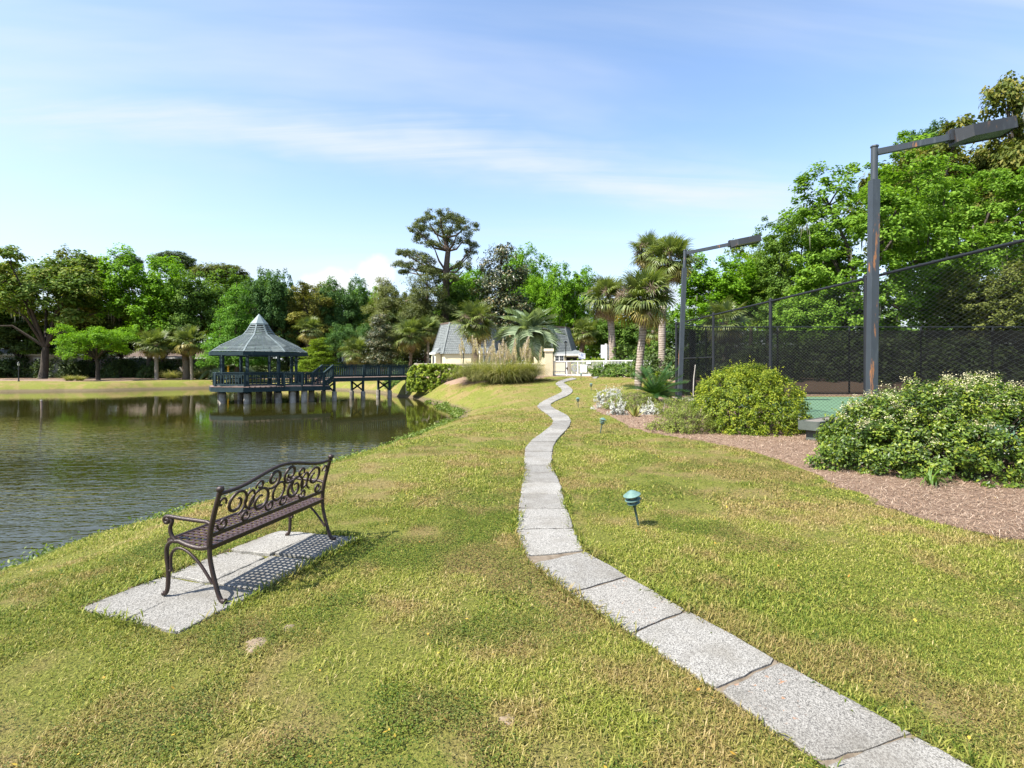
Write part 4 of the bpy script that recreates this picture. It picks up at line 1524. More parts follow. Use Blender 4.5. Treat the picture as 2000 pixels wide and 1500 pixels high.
# ------------------------------------------------------------------ pool houses
def mansard(root, cx, cy, rb, rt, zb, zt, rot, wall_r, wall_z0, faces, cz):
    W = octa(wall_r, zb + 0.06, rot)
    base = octa(wall_r, wall_z0, rot)
    for k in range(8):
        j = (k + 1) % 8
        MB().add([base[k], base[j], W[j], W[k]], [(0, 1, 2, 3)]).build('wall', M_CREAM, root)
    B = octa(rb, zb, rot)
    T = octa(rt, zt, rot)
    mb = MB()
    fs = [(k, (k + 1) % 8, 8 + (k + 1) % 8, 8 + k) for k in range(8)] + [tuple(range(8, 16)), tuple(range(7, -1, -1))]
    mb.add(B + T, fs)
    mb.build('roof', M_ROOFBASE, root)
    # shingles in courses
    sh = MB()
    for k in faces:
        j = (k + 1) % 8
        b0, b1, t0, t1 = B[k], B[j], T[k], T[j]
        H = ((t0 + t1) / 2 - (b0 + b1) / 2)
        Ls = H.length
        nc = int(Ls / 0.165)
        nrm = (b1 - b0).cross(H).normalized()
        mid = (b0 + b1) / 2
        if nrm.dot(Vector((mid.x, mid.y, 0))) < 0:
            nrm = -nrm
        for c in range(nc):
            f0, f1 = c / nc, (c + 1) / nc
            a0, a1 = b0.lerp(t0, f0), b1.lerp(t1, f0)
            e0, e1 = b0.lerp(t0, f1), b1.lerp(t1, f1)
            wdt = (a1 - a0).length
            n = max(2, int(round(wdt / 0.21)))
            off = 0.5 if c % 2 else 0.0
            edges = [0.0] + [min(1, max(0, (i + off) / n)) for i in range(1, n + (1 if off else 0))] + [1.0]
            edges = sorted(set(edges))
            for i in range(len(edges) - 1):
                s0, s1 = edges[i] + 0.004, edges[i + 1] - 0.004
                if s1 - s0 < 0.005:
                    continue
                h0 = 0.03 + random.uniform(0, 0.012)
                p = [a0.lerp(a1, s0), a0.lerp(a1, s1), e0.lerp(e1, s1), e0.lerp(e1, s0)]
                q = [p[0] + nrm * h0, p[1] + nrm * h0, p[2] + nrm * 0.008, p[3] + nrm * 0.008]
                sh.add([p[0], p[1]] + q, [(2, 3, 4, 5), (0, 1, 3, 2)])
    o = sh.build('shingles', M_SHINGLE, root)
    o['kind'] = 'stuff'
    # hip caps and flat top
    for k in range(8):
        MB().beam(B[k] + (B[k] * 0.012), T[k] + (T[k] * 0.012), 0.16, 0.05).build('hip_cap', M_SHINGLE, root)
        MB().beam(T[k], T[(k + 1) % 8], 0.16, 0.14).build('roof_edge', M_BROWNROOF, root)


def hood(root, ang, rb, zb, w, out=0.55):
    """small flared hood over a recessed opening."""
    a = R(ang)
    o = Vector((math.sin(a), -math.cos(a), 0))
    s = Vector((math.cos(a), math.sin(a), 0))
    c = o * (rb * 0.93)
    zt = zb + 0.42
    h0 = [c - s * w * 0.36 + Vector((0, 0, zt + 0.2)), c + s * w * 0.36 + Vector((0, 0, zt + 0.2))]
    h1 = [c + o * out - s * w / 2 + Vector((0, 0, zb + 0.1)), c + o * out + s * w / 2 + Vector((0, 0, zb + 0.1))]
    l0 = [c - s * w * 0.5 + Vector((0, 0, zb + 0.1)), c + s * w * 0.5 + Vector((0, 0, zb + 0.1))]
    MB().add([h0[0], h0[1], h1[1], h1[0], l0[0], l0[1]], [(0, 1, 2, 3), (0, 3, 4), (1, 5, 2), (4, 3, 2, 5)]).build('hood_roof', M_SHINGLE, root)
    MB().beam(h1[0] - Vector((0, 0, 0.06)), h1[1] - Vector((0, 0, 0.06)), 0.05, 0.16).build('hood_fascia', M_WHITE, root)
    for i in (0, 1):
        MB().beam(h1[i] - Vector((0, 0, 0.04)), l0[i] + (h0[i] - l0[i]) * 0.25, 0.05, 0.13).build('hood_verge', M_WHITE, root)
    MB().box(c + o * (out * 0.35) + Vector((0, 0, zb * 0.5 + 0.02)), (w * 0.8, out * 0.9, zb + 0.1), a).build('bay', M_CREAM, root)
    p = c + o * (out * 0.35 + out * 0.46)
    MB().box(p + Vector((0, 0, zb - 0.62)), (w * 0.42, 0.05, 1.0), a).build('window_frame', M_WHITE, root)
    MB().box(p + o * 0.02 + Vector((0, 0, zb - 0.62)), (w * 0.26, 0.05, 0.86), a).build('pane', M_GLASS, root)


def pool_house(name, label, px, Y, rb, rt, vb, vt, rot, hoods):
    x = (px - 1000) / 1000 * Y
    z0 = 0.8
    root = thing(name, label, 'building', (x, Y, z0), 0, 'cream pool buildings with shingled mansard roofs')
    zb = EYE - (vb - HZ) / 1000 * (Y - rb * 0.8) - z0
    zt = EYE - (vt - HZ) / 1000 * Y - z0
    mansard(root, 0, 0, rb, rt, zb, zt, rot, rb - 0.22, -0.1, (6, 7, 0, 1, 2), 0)
    for ang, w in hoods:
        hood(root, ang, rb - 0.1, zb, w)
    return root


pool_house('pool_house', 'cream pool house with grey shingled mansard roof behind the fan palm', 914, 50.5, 3.55, 2.62, 691, 634, 9.5, [(-58, 1.35), (32, 1.35), (77, 1.4)])
ph2 = pool_house('pool_house', 'cream pool house with grey shingled mansard roof and open serving window', 1075, 56.0, 2.95, 2.05, 690, 641, 0, [])


def serving_bay():
    """low pavilion wing on the second pool house (parts of it)."""
    Y = 52.5
    r = ph2
    o = Vector((-r.location.x, -r.location.y, -r.location.z))
    g = lambda u, v, y=Y: at_d(u, v, y) + o
    a, b = g(1082, 690), g(1142, 690)
    top0, top1 = g(1092, 683, Y + 2.2), g(1124, 683, Y + 2.2)
    e0, e1 = g(1082, 691), g(1143, 691)
    back0, back1 = e0 + Vector((0.2, 4, 0)), e1 + Vector((0.0, 4, 0))
    MB().add([e0, e1, top1, top0, back0, back1], [(0, 1, 2, 3), (1, 5, 2), (0, 3, 4)]).build('wing_roof', M_SHINGLE, r)
    MB().beam(e0 - Vector((0, 0, 0.1)), e1 - Vector((0, 0, 0.1)), 0.08, 0.2).build('wing_fascia', M_WHITE, r)
    w0, w1 = g(1082, 0), g(1139, 0)
    zt = e0.z - 0.2
    zb = -0.1
    mid = (w0 + w1) / 2
    for u0, u1, lo, hi in ((1082, 1106, zb, zt), (1106, 1136, zb, zb + 1.12), (1106, 1136, zt - 0.12, zt), (1136, 1140, zb, zt)):
        p, q = g(u0, 0, Y + 0.15), g(u1, 0, Y + 0.15)
        MB().box(((p.x + q.x) / 2, p.y, (lo + hi) / 2), (q.x - p.x - 0.005, 0.16, hi - lo)).build('wall', M_CREAM, r)
    p, q = g(1105, 0, Y + 1.0), g(1137, 0, Y + 1.0)
    MB().box(((p.x + q.x) / 2, p.y, (zb + zt) / 2), (q.x - p.x + 0.2, 0.05, zt - zb)).build('serving_opening', M_DARK, r)
    for u0 in (1083.5, 1092.5):
        c = g(u0 + 4.2, 700, Y + 0.04)
        fr = MB().box(c, (0.45, 0.06, 0.66)).build('window_frame', M_WHITE, r)
        for dx in (-0.09, 0.09):
            for dz in (-0.14, 0.14):
                MB().box(c + Vector((dx, -0.035, dz)), (0.15, 0.02, 0.24)).build('pane', M_GLASS, fr)


serving_bay()

# ------------------------------------------------------------------ white railing, gate and signs
def railing():
    a = Vector((GATE_L.x, GATE_L.y, 0.80))
    b = Vector((GATE_R.x, GATE_R.y, 0.80))
    root = thing('pool_railing', 'white metal picket railing with gate in front of the pool', 'railing', (a.x, a.y, 0.75))
    W = Vector((-a.x, -a.y, -0.75))
    d = b - a
    L = d.length
    n = d.normalized()
    h = 1.17
    ang = math.atan2(n.y, n.x)
    MB().beam(a + W + Vector((0, 0, h)), b + W + Vector((0, 0, h)), 0.05, 0.06).build('top_rail', M_WHITE, root)
    MB().beam(a + W + Vector((0, 0, 0.1)), b + W + Vector((0, 0, 0.1)), 0.04, 0.05).build('bottom_rail', M_WHITE, root)
    me = MB().box((0, 0, h / 2 + 0.05), (0.022, 0.022, h - 0.12), ang).mesh('picket', M_WHITE)
    k = 72
    for i in range(1, k):
        p = a + d * (i / k) + W
        link('picket', me, root, p)
    pm = MB().box((0, 0, h / 2 - 0.05), (0.07, 0.07, h + 0.12), ang).mesh('post', M_WHITE)
    for t in (0.008, 0.16, 0.285, 0.56, 0.78, 0.995):
        link('post', pm, root, a + d * t + W)
    MB().box(a + d * 0.165 + W + Vector((-0.04, -0.05, 0.62)), (0.1, 0.05, 0.14), ang).build('latch', M_BLACK, root)
    return a, d, n, ang


ra, rd, rn, rang = railing()


def board(name, label, c, w, h, ang, lines, ink, header=None, post=None, th=0.02):
    root = thing(name, label, 'sign', c, ang)
    MB().box((0, 0, h / 2), (w, th, h)).build('panel', M_SIGN, root)
    y = -th / 2 - 0.003
    if header:
        for i, (x, ww) in enumerate(header):
            MB().box((x * w, y, h * 0.84), (ww * w, 0.004, h * 0.13)).build('heading_mark', M_INK, root)
    for zc, x, ww, hh in lines:
        MB().box((x * w, y, zc * h), (ww * w, 0.004, hh * h)).build('text_line', ink, root)
    if post:
        MB().beam((0, th, -post), (0, th, h * 0.9), 0.05, 0.05).build('sign_post', M_WHITE, root)
    return root


g = ra + rd * 0.355 + Vector((-0.06, -0.07, 0.32))
board('notice_board', 'white notice sheet of small print fixed on the pool railing', g, 0.62, 0.56, rang, [(0.88 - 0.11 * i, 0.0 if i % 3 else -0.04, 0.8 if i % 3 else 0.7, 0.03) for i in range(8)], M_GREYTEXT)
g = ra + rd * 0.41 + Vector((-0.06, -0.08, 0.96))
board('gate_sign', 'small white sign with blue green marks on the railing top bar', g, 0.42, 0.2, rang, [(0.3, -0.25, 0.3, 0.24), (0.62, 0.1, 0.5, 0.2), (0.3, 0.25, 0.28, 0.22)], M_INK)
p = at_d(1136.5, 701, 44.0)
board('pool_rules_sign', 'white sign with blue heading on a post behind the pool railing', p, 0.58, 0.48, 0, [(0.62, -0.02, 0.5, 0.08), (0.48, 0.12, 0.4, 0.08), (0.36, -0.2, 0.2, 0.07), (0.2, 0, 0.75, 0.05), (0.09, 0.02, 0.6, 0.05)], M_INK, [(-0.34, 0.12), (0.0, 0.3), (0.32, 0.2)], 1.3)
p = at_d(1183, 700, 43.2)
nb = thing('notice_cabinet', 'tall plain white back of a notice cabinet on a grey post behind the railing', 'sign', (p.x, p.y, 0.8))
MB().box((0, 0, p.z - 0.8 + 0.58), (0.8, 0.05, 1.12)).build('panel', M_SIGN, nb)
MB().box((0.03, -0.06, (p.z + 1.05) / 2 - 0.4 + 0.1), (0.2, 0.06, p.z + 1.05 - 0.6)).build('post', M_SIGN, nb)
MB().box((0.1, -0.1, (p.z + 1.05) / 2 - 0.4 + 0.1), (0.07, 0.03, p.z + 1.05 - 0.6)).build('channel', M_CURB, nb)
p = at_d(1123.5, 719, 45.5)
lr = thing('life_ring', 'white life ring hanging behind the pool railing', 'life ring', (p.x, p.y, p.z))
MB().tube([(0.26 * math.cos(t * math.pi / 10), 0, 0.26 * math.sin(t * math.pi / 10)) for t in range(21)], 0.07, 8, False).build('ring', M_WHITE, lr)
for t in (0.8, 2.4, 3.9, 5.5):
    MB().tube([(0.26 * math.cos(t + q), 0, 0.26 * math.sin(t + q)) for q in (-0.12, 0.12)], 0.075, 8).build('band', M_CANVAS, lr)
MB().beam((0, 0.12, -0.95), (0, 0.12, 0.5), 0.06, 0.06).build('hook_post', M_CREAM, lr)
p = at_d(1111.5, 713, 45.2)
yb = thing('yellow_float', 'tall yellow backboard leaning behind the pool railing', 'float', (p.x, p.y, 0.8))
MB().box((0, 0, 0.62), (0.3, 0.06, 1.05), 0, Matrix.Rotation(R(-6), 3, 'X')).build('board', M_YELLOW, yb)
for dx in (-0.07, 0.07):
    MB().box((dx, -0.05, 0.62), (0.05, 0.03, 0.9), 0, Matrix.Rotation(R(-6), 3, 'X')).build('rib', M_YELLOW, yb)
MB().box((0.0, 0.02, 0.05), (0.5, 0.3, 0.1)).build('red_base', M_RED, yb)
p = at_d(1094, 727, 46)
lg = thing('pool_lounger', 'cream pool lounger seen between the railing pickets', 'lounger', (p.x, p.y, 0.8))
MB().box((0, 0, 0.3), (1.5, 0.6, 0.09)).build('seat', M_CANVAS, lg)
MB().box((0.62, 0, 0.5), (0.5, 0.6, 0.08), 0, Matrix.Rotation(R(-45), 3, 'Y')).build('backrest', M_CANVAS, lg)
for dx in (-0.6, 0.55):
    for dy in (-0.24, 0.24):
        MB().box((dx, dy, 0.13), (0.06, 0.06, 0.26)).build('leg', M_WHITE, lg)
p = at_d(953, 713, 46.0)
um = thing('folded_umbrella', 'folded cream patio umbrella rising above the cream wall', 'umbrella', (p.x, p.y, 0.8))
MB().tube([(0, 0, 0), (0, 0, 2.4)], 0.022, 8).build('pole', M_WHITE, um)
MB().lathe([(0.17, 0.75), (0.21, 0.95), (0.17, 1.5), (0.09, 2.05), (0.02, 2.36)], 9).build('canopy', M_CANVAS, um)
MB().lathe([(0.26, 0.0), (0.24, 0.06), (0.05, 0.09)], 14).build('base', M_CURB, um)

# pool terrace slab behind the railing
sheet('pool_terrace', [(-6.8, 39.6), (2.6, 42.0), (3.8, 41.6), (9.8, 35.4), (14, 44), (10, 62), (-8, 62), (-8, 42)], M_CURB, 0.5, 0.02, 0, 'structure', 'pale concrete pool terrace behind the wall and railing')


def lamp_post(px, v_top, Y, base_z, label, name='lamp_post'):
    top = at_d(px, v_top, Y)
    root = thing(name, label, 'lamp post', (top.x, Y, base_z), 0, 'black lantern lamp posts')
    h = top.z - base_z
    MB().tube([(0, 0, 0), (0, 0, 0.5), (0, 0, h - 0.42)], [0.06, 0.045, 0.036], 10).build('post', M_BLACK, root)
    MB().lathe([(0.1, 0), (0.09, 0.08), (0.06, 0.16)], 12).build('base', M_BLACK, root)
    MB().beam((-0.16, 0, h - 0.75), (0.16, 0, h - 0.75), 0.022, 0.022).build('ladder_bar', M_BLACK, root)
    MB().lathe([(0.05, h - 0.42), (0.075, h - 0.4), (0.11, h - 0.19)], 8).build('lantern_glass', M_CLEARGLASS, root)
    for k in range(4):
        a = k * math.pi / 2 + 0.4
        MB().beam((0.078 * math.cos(a), 0.078 * math.sin(a), h - 0.42), (0.114 * math.cos(a), 0.114 * math.sin(a), h - 0.18), 0.014, 0.014).build('lantern_bar', M_BLACK, root)
    MB().lathe([(0.14, h - 0.2), (0.1, h - 0.12), (0.05, h - 0.06), (0.015, h - 0.02), (0.01, h)], 10).build('lantern_roof', M_BLACK, root)


lamp_post(905, 679, 39.6, g1(-3.76, 39.6) - 0.05, 'black lamp post between the clipped hedge and the pampas grass')
lamp_post(1105, 665, 45.0, 0.8, 'black lamp post behind the pool railing gate')
lamp_post(36.5, 706, 51.5, g1(-49.6, 51.5) - 0.03, 'black lamp post on the grass across the pond near the brick house')
lamp_post(411, 719, 58.5, g1(-34.4, 58.5) - 0.03, 'short black lamp post across the pond beside the gazebo roof')

# ------------------------------------------------------------------ tennis court
court = sheet('tennis_court', [(8.55, 1.5), (30, 1.5), (30, 26.4), (10.4, 26.4), (8.6, 24.6)], M_COURT, 0.5, 0.012, 0, 'structure', 'green hard court surface inside the black fence')


def chain_mesh(L, H, pitch=0.085, rad=0.0038):
    """woven zigzag wires filling a panel L x H in the local XZ plane."""
    n = int(L / pitch)
    m = int(H / pitch)
    V, F = [], []
    k3 = [(math.cos(a), math.sin(a)) for a in (0.5, 0.5 + 2.0944, 0.5 + 4.18879)]
    V = []
    F = []
    base = 0
    for i in range(n + 1):
        x0 = (i + 0.0) * L / n
        z = np.arange(2 * m + 1) * (H / (2 * m))
        zig = np.where(np.arange(2 * m + 1) % 2 == 0, -0.25, 0.25) * (L / n) * (1 if i % 2 == 0 else -1)
        zig = zig * 2.0 * 1.04
        x = np.clip(x0 + zig, 0, L)
        y = np.where(np.arange(2 * m + 1) % 2 == 0, -0.003, 0.003) * (1 if i % 2 == 0 else -1)
        P = np.stack([x, y, z], -1)
        ring = np.stack([P + np.array([c * rad, s * rad, 0]) for c, s in k3], 1)
        V.append(ring.reshape(-1, 3))
        ids = np.arange(len(P) * 3).reshape(-1, 3) + base
        for a in range(3):
            b = (a + 1) % 3
            F.append(np.stack([ids[:-1, a], ids[:-1, b], ids[1:, b], ids[1:, a]], -1))
        base += len(P) * 3
    return np_mesh('chain_link', np.concatenate(V), np.concatenate(F), M_WIRE)


FH = 3.64


def court_fence():
    posts = [Vector((8.60, 3.5, 0)), Vector((8.50, 7.8, 0)), Vector((8.40, 12.15, 0)), Vector((8.28, 16.4, 0)), Vector((8.16, 20.75, 0)), Vector((8.02, 25.0, 0))]
    root = thing('court_fence', 'tall black chain link tennis court fence with dark wind screen', 'fence', (8.4, 12.0, 0.0))
    W = Vector((-8.4, -12.0, 0))
    for i, p in enumerate(posts):
        o = MB().tube([p + W, p + W + Vector((0, 0, FH + 0.05))], 0.05 if i < 5 else 0.055, 10).build('post', M_FENCEPOST, root)
        MB().lathe([(0.058, 0), (0.05, 0.035), (0.01, 0.055)], 10, p + W + Vector((0, 0, FH + 0.05))).build('post_cap', M_FENCEPOST, o)
    cache = None
    for i in range(5):
        a, b = posts[i], posts[i + 1]
        MB().tube([a + W + Vector((0, 0, FH)), b + W + Vector((0, 0, FH))], 0.032, 8).build('top_rail', M_FENCEPOST, root)
        L = (b - a).length
        if cache is None:
            cache = chain_mesh(L, FH - 0.1)
        o = link('chain_link', cache, root, a + W + Vector((0, 0, 0.06)))
        o.rotation_euler = (0, 0, math.atan2((b - a).y, (b - a).x))
        o['kind'] = 'stuff'
        MB().tube([a + W + Vector((0, 0, 0.08)), b + W + Vector((0, 0, 0.08))], 0.012, 6).build('tension_wire', M_FENCEPOST, root)
        for t in np.arange(0.04, 1.0, 0.075):
            q = a.lerp(b, t) + W
            MB().box(q + Vector((0, 0, FH + 0.012)), (0.05, 0.03, 0.06)).build('rail_tie', M_WIRE, root)
    a, b = posts[4], posts[5]
    MB().tube([a + W + Vector((0, 0, 1.93)), b + W + Vector((0, 0, 1.93))], 0.028, 8).build('middle_rail', M_FENCEPOST, root)
    # end of the court, corner cut at an angle
    ends = [posts[5], Vector((10.15, 26.8, 0))] + [Vector((10.15 + 3.75 * k, 26.8, 0)) for k in range(1, 8)]
    for i, p in enumerate(ends[1:]):
        MB().tube([p + W, p + W + Vector((0, 0, FH))], 0.045, 8).build('post', M_FENCEPOST, root)
    for i in range(len(ends) - 1):
        a, b = ends[i], ends[i + 1]
        MB().tube([a + W + Vector((0, 0, FH - 0.02)), b + W + Vector((0, 0, FH - 0.02))], 0.03, 8).build('top_rail', M_FENCEPOST, root)
        d = (b - a).normalized()
        s = Vector((-d.y, d.x, 0)) * 0.06
        n = 14
        mb = MB()
        # slightly billowing fabric
        vs, fs = [], []
        for j in range(n + 1):
            for r_ in range(5):
                t = j / n
                h = 0.06 + (FH - 0.26) * r_ / 4
                bulge = 0.05 * math.sin(math.pi * t) * math.sin(math.pi * r_ / 4) + random.uniform(-0.012, 0.012)
                p = a.lerp(b, t) + W - s * (1 + 0) + Vector((d.y, -d.x, 0)) * bulge
                vs.append((p.x, p.y, h))
        for j in range(n):
            for r_ in range(4):
                q = j * 5 + r_
                fs.append((q, q + 5, q + 6, q + 1))
        mb.add(vs, fs, True)
        mb.build('wind_screen', M_SCREEN, root)
        if i == 0:
            a2 = a + Vector((0.1, 0.1, 0))
            MB().box((a + b) / 2 + W + Vector((0.05, 0.02, 1.7)), (0.5, 0.06, 3.3), math.atan2(d.y, d.x)).build('screen_overlap', M_SCREEN, root)


court_fence()
MBc = MB()
curb = MB().poly([(8.05, 1.5, 0.075), (8.75, 1.5, 0.075), (8.62, 12.0, 0.075), (8.42, 24.6, 0.075), (7.72, 24.9, 0.075), (7.98, 12.0, 0.075)], 0.2).build('court_kerb', M_CURB)
tag(curb, 'concrete kerb strip under the court fence', None, None, 'structure')
curb2 = MB().poly([(8.4, 24.8, 0.1), (10.3, 26.6, 0.1), (38, 26.6, 0.1), (38, 27.1, 0.1), (10.1, 27.1, 0.1), (7.9, 25.2, 0.1)], 0.2).build('end_kerb', M_MULCH)
tag(curb2, 'brown mulch edge at the far end of the court', None, None, 'structure')


def flood_light(px_top, v_top, px_base, Y, label, arm, fix, arm_rise, yaw):
    t = at_d(px_top, v_top, Y)
    b = at_d(px_base, 720, Y)
    slope = (px_top - px_base) / 1000 * Y
    root = thing('flood_light', label, 'flood light', (t.x - slope * 1.25, Y, 0.02), 0, 'court flood light poles')
    h = t.z
    hs = h - 0.75
    lean = slope * 1.25
    w = 0.165
    MB().beam((0, 0, -0.05), (lean * hs / h, 0, hs), w, w).build('pole', M_POLE, root)
    MB().tube([(lean * hs / h, 0, hs), (lean, 0, h)], 0.07, 10).build('tenon', M_POLE, root)
    MB().lathe([(0.085, h), (0.08, h + 0.03), (0.02, h + 0.04)], 10, (lean, 0, 0)).build('tenon_cap', M_POLE, root)
    MB().box((0, 0, 0.03), (0.36, 0.36, 0.04)).build('base_plate', M_POLE, root)
    d = Vector((math.cos(yaw), math.sin(yaw), 0))
    s0 = Vector((lean, 0, h - 0.12))
    e = s0 + d * arm + Vector((0, 0, arm_rise))
    MB().beam(s0 + d * 0.05, e, 0.1, 0.13).build('arm', M_POLE, root)
    # shoebox head
    up = (e - s0).normalized()
    side = up.cross(Vector((0, 0, 1))).normalized()
    nz = side.cross(up)
    Wd = 0.52
    H = 0.25
    back = e - up * 0.12
    front = back + up * fix
    vs = []
    for base, hh, ww in ((back, 0.16, Wd * 0.55), (back + up * 0.28, H, Wd), (front, H, Wd)):
        zoff = nz * (H * 0.42)
        top = base + zoff
        bot = base + zoff - nz * (hh + (0.12 if base is back else 0))
        vs += [top - side * ww / 2, top + side * ww / 2, bot + side * ww / 2, bot - side * ww / 2]
    fs = [(0, 1, 2, 3), (11, 10, 9, 8)]
    for k in (0, 4):
        for i in range(4):
            j = (i + 1) % 4
            if k == 4 and i == 2:
                continue
            fs.append((k + i, k + 4 + i, k + 4 + j, k + j))
    head = MB().add(vs, fs).build('lamp_head', M_FIXTURE, root)
    l0 = [vs[6] + nz * 0.03, vs[7] + nz * 0.03, vs[11] + nz * 0.03, vs[10] + nz * 0.03]
    MB().add(l0, [(0, 1, 2, 3)]).build('lens', M_LENS, head)
    MB().box(back + nz * 0.02 + up * 0.05, (0.22, 0.2, 0.24), math.atan2(d.y, d.x)).build('knuckle', M_FIXTURE, root)


flood_light(1708, 289, 1703, 11.6, 'tall grey flood light pole with rust streaks beside the flowering bush', 1.6, 1.05, 0.2, R(-14))
flood_light(1338, 490, 1329, 21.8, 'tall grey flood light pole beside the corner of the court fence', 1.9, 1.15, 0.3, R(-14))


# thin white bare stake by the fence corner
p = at_d(1355, 765, 19.0)
st = thing('garden_stake', 'thin pale mottled stake standing before the dark fence screen', 'stake', (p.x, p.y, 0.0))
MB().tube([(0, 0, 0), (-0.02, 0, 0.6), (0.0, 0, 1.1), (0.06, 0, 1.62)], [0.02, 0.018, 0.02, 0.014], 7).build('stem', M_CURB, st)

# timber bench between the shrubs
p = on_z(1588, 863)
tb = thing('timber_bench', 'dark grey green timber bench end showing between the two large shrubs', 'bench', (p.x, p.y, 0.03), R(38))
MB().box((0.62, 0.02, 0.345), (1.5, 0.34, 0.09)).build('seat_plank', M_TIMBERTOP, tb)
MB().box((0.62, -0.16, 0.31), (1.56, 0.05, 0.18)).build('apron', M_TIMBER, tb)
MB().box((0.62, 0.2, 0.31), (1.56, 0.05, 0.18)).build('apron', M_TIMBER, tb)
MB().box((-0.14, 0.02, 0.31), (0.05, 0.36, 0.18)).build('end_board', M_TIMBER, tb)
for dx in (0.02, 1.22):
    MB().box((dx, 0.02, 0.13), (0.12, 0.2, 0.28)).build('leg', M_TIMBER, tb)


# ------------------------------------------------------------------ far houses across the pond
def house(name, label, x, y, w, dpt, wall_h, roof_h, z0, mat, roofm, wins, rz=0.0, hip=0.35):
    root = thing(name, label, 'house', (x, y, z0), rz, 'houses among the trees')
    MB().box((0, 0, wall_h / 2), (w, dpt, wall_h)).build('wall', mat, root)
    e = 0.4
    hw, hd = w / 2 + e, dpt / 2 + e
    rdg = hw - hd * hip * 2
    z = wall_h
    vs = [(-hw, -hd, z), (hw, -hd, z), (hw, hd, z), (-hw, hd, z), (-rdg, 0, z + roof_h), (rdg, 0, z + roof_h)]
    MB().add(vs, [(0, 1, 5, 4), (1, 2, 5), (2, 3, 4, 5), (3, 0, 4), (3, 2, 1, 0)]).build('roof', roofm, root)
    MB().beam((-hw, -hd, z - 0.03), (hw, -hd, z - 0.03), 0.08, 0.24).build('fascia', M_WHITE, root)
    for (wx, wz, ww, wh) in wins:
        fr = MB().box((wx, -dpt / 2 - 0.03, wz), (ww + 0.3, 0.1, wh + 0.3)).build('window', M_WHITE, root)
        for sx in (-0.25, 0.25):
            MB().box((wx + sx * ww, -dpt / 2 - 0.085, wz), (ww * 0.46, 0.03, wh * 0.96)).build('pane', M_GLASS, fr)
    return root


house('brick_house', 'pinkish brick house with grey hip roof behind the leaning oak', -66.5, 74.5, 13, 9, 3.1, 1.7, 0.1, M_BRICK, M_GREYROOF, [(1.1, 1.5, 1.1, 2.1), (-2.6, 1.5, 1.1, 2.1), (4.6, 1.5, 0.9, 1.6)], R(8))
house('brick_house', 'low brick house glimpsed between the palm trunks', -55, 82, 15, 8, 2.8, 1.6, 0.1, M_BRICK, M_BROWNROOF, [(-2.5, 1.5, 1.2, 1.6), (2.5, 1.5, 1.2, 1.6)], R(5))
house('tan_house', 'tan house with pale roof behind the lime green cypress', -23, 75, 7, 7, 4.6, 1.8, 0.3, M_TAN, M_GREYROOF, [(-1.0, 2.6, 1.0, 1.4), (1.8, 2.6, 1.0, 1.4)], R(-4))

# stake in the pond, yellow marker board across the water
p = on_z(81, 799, WATER_Z)
sk = thing('pond_stake', 'thin brown stake standing in the open pond water', 'stake', (p.x, p.y, WATER_Z - 0.3))
MB().tube([(0, 0, 0), (0.01, 0, 0.5), (0.0, 0, 0.72)], [0.045, 0.04, 0.035], 8).build('shaft', M_DECK, sk)
MB().lathe([(0.04, 0.72), (0.055, 0.75), (0.015, 0.8)], 8).build('cap', M_PILE, sk)
p = at_d(446, 720, 58)
ym = thing('marker_board', 'narrow yellow marker board seen through the gazebo posts', 'marker', (p.x, p.y, g1(p.x, p.y) - 0.02))
MB().box((0, 0, 0.5), (0.06, 0.06, 1.0)).build('post', M_WHITE, ym)
MB().box((0, -0.05, 1.2), (0.2, 0.03, 0.95)).build('board', M_YELLOW, ym)

# ------------------------------------------------------------------ vegetation helpers
def unit(v):
    return v / (np.linalg.norm(v, axis=-1, keepdims=True) + 1e-9)


def leaf_quads(C, Nr, L, W, rg, fold=0.12):
    n = len(C)
    Nr = unit(Nr)
    t = rg.normal(size=(n, 3))
    t = unit(t - Nr * (t * Nr).sum(-1, keepdims=True))
    b = np.cross(Nr, t)
    L = np.broadcast_to(L, (n,))[:, None]
    W = np.broadcast_to(W, (n,))[:, None]
    return np.stack([C - t * L / 2, C + b * W / 2 + Nr * W * fold, C + t * L / 2, C - b * W / 2 + Nr * W * fold], 1)


def sphere_dirs(n, rg, zmin=-1.0, zmax=1.0):
    z = zmin + (zmax - zmin) * rg.random(n)
    a = rg.random(n) * 2 * np.pi
    r = np.sqrt(np.maximum(0, 1 - z * z))
    return np.stack([r * np.cos(a), r * np.sin(a), z], -1)


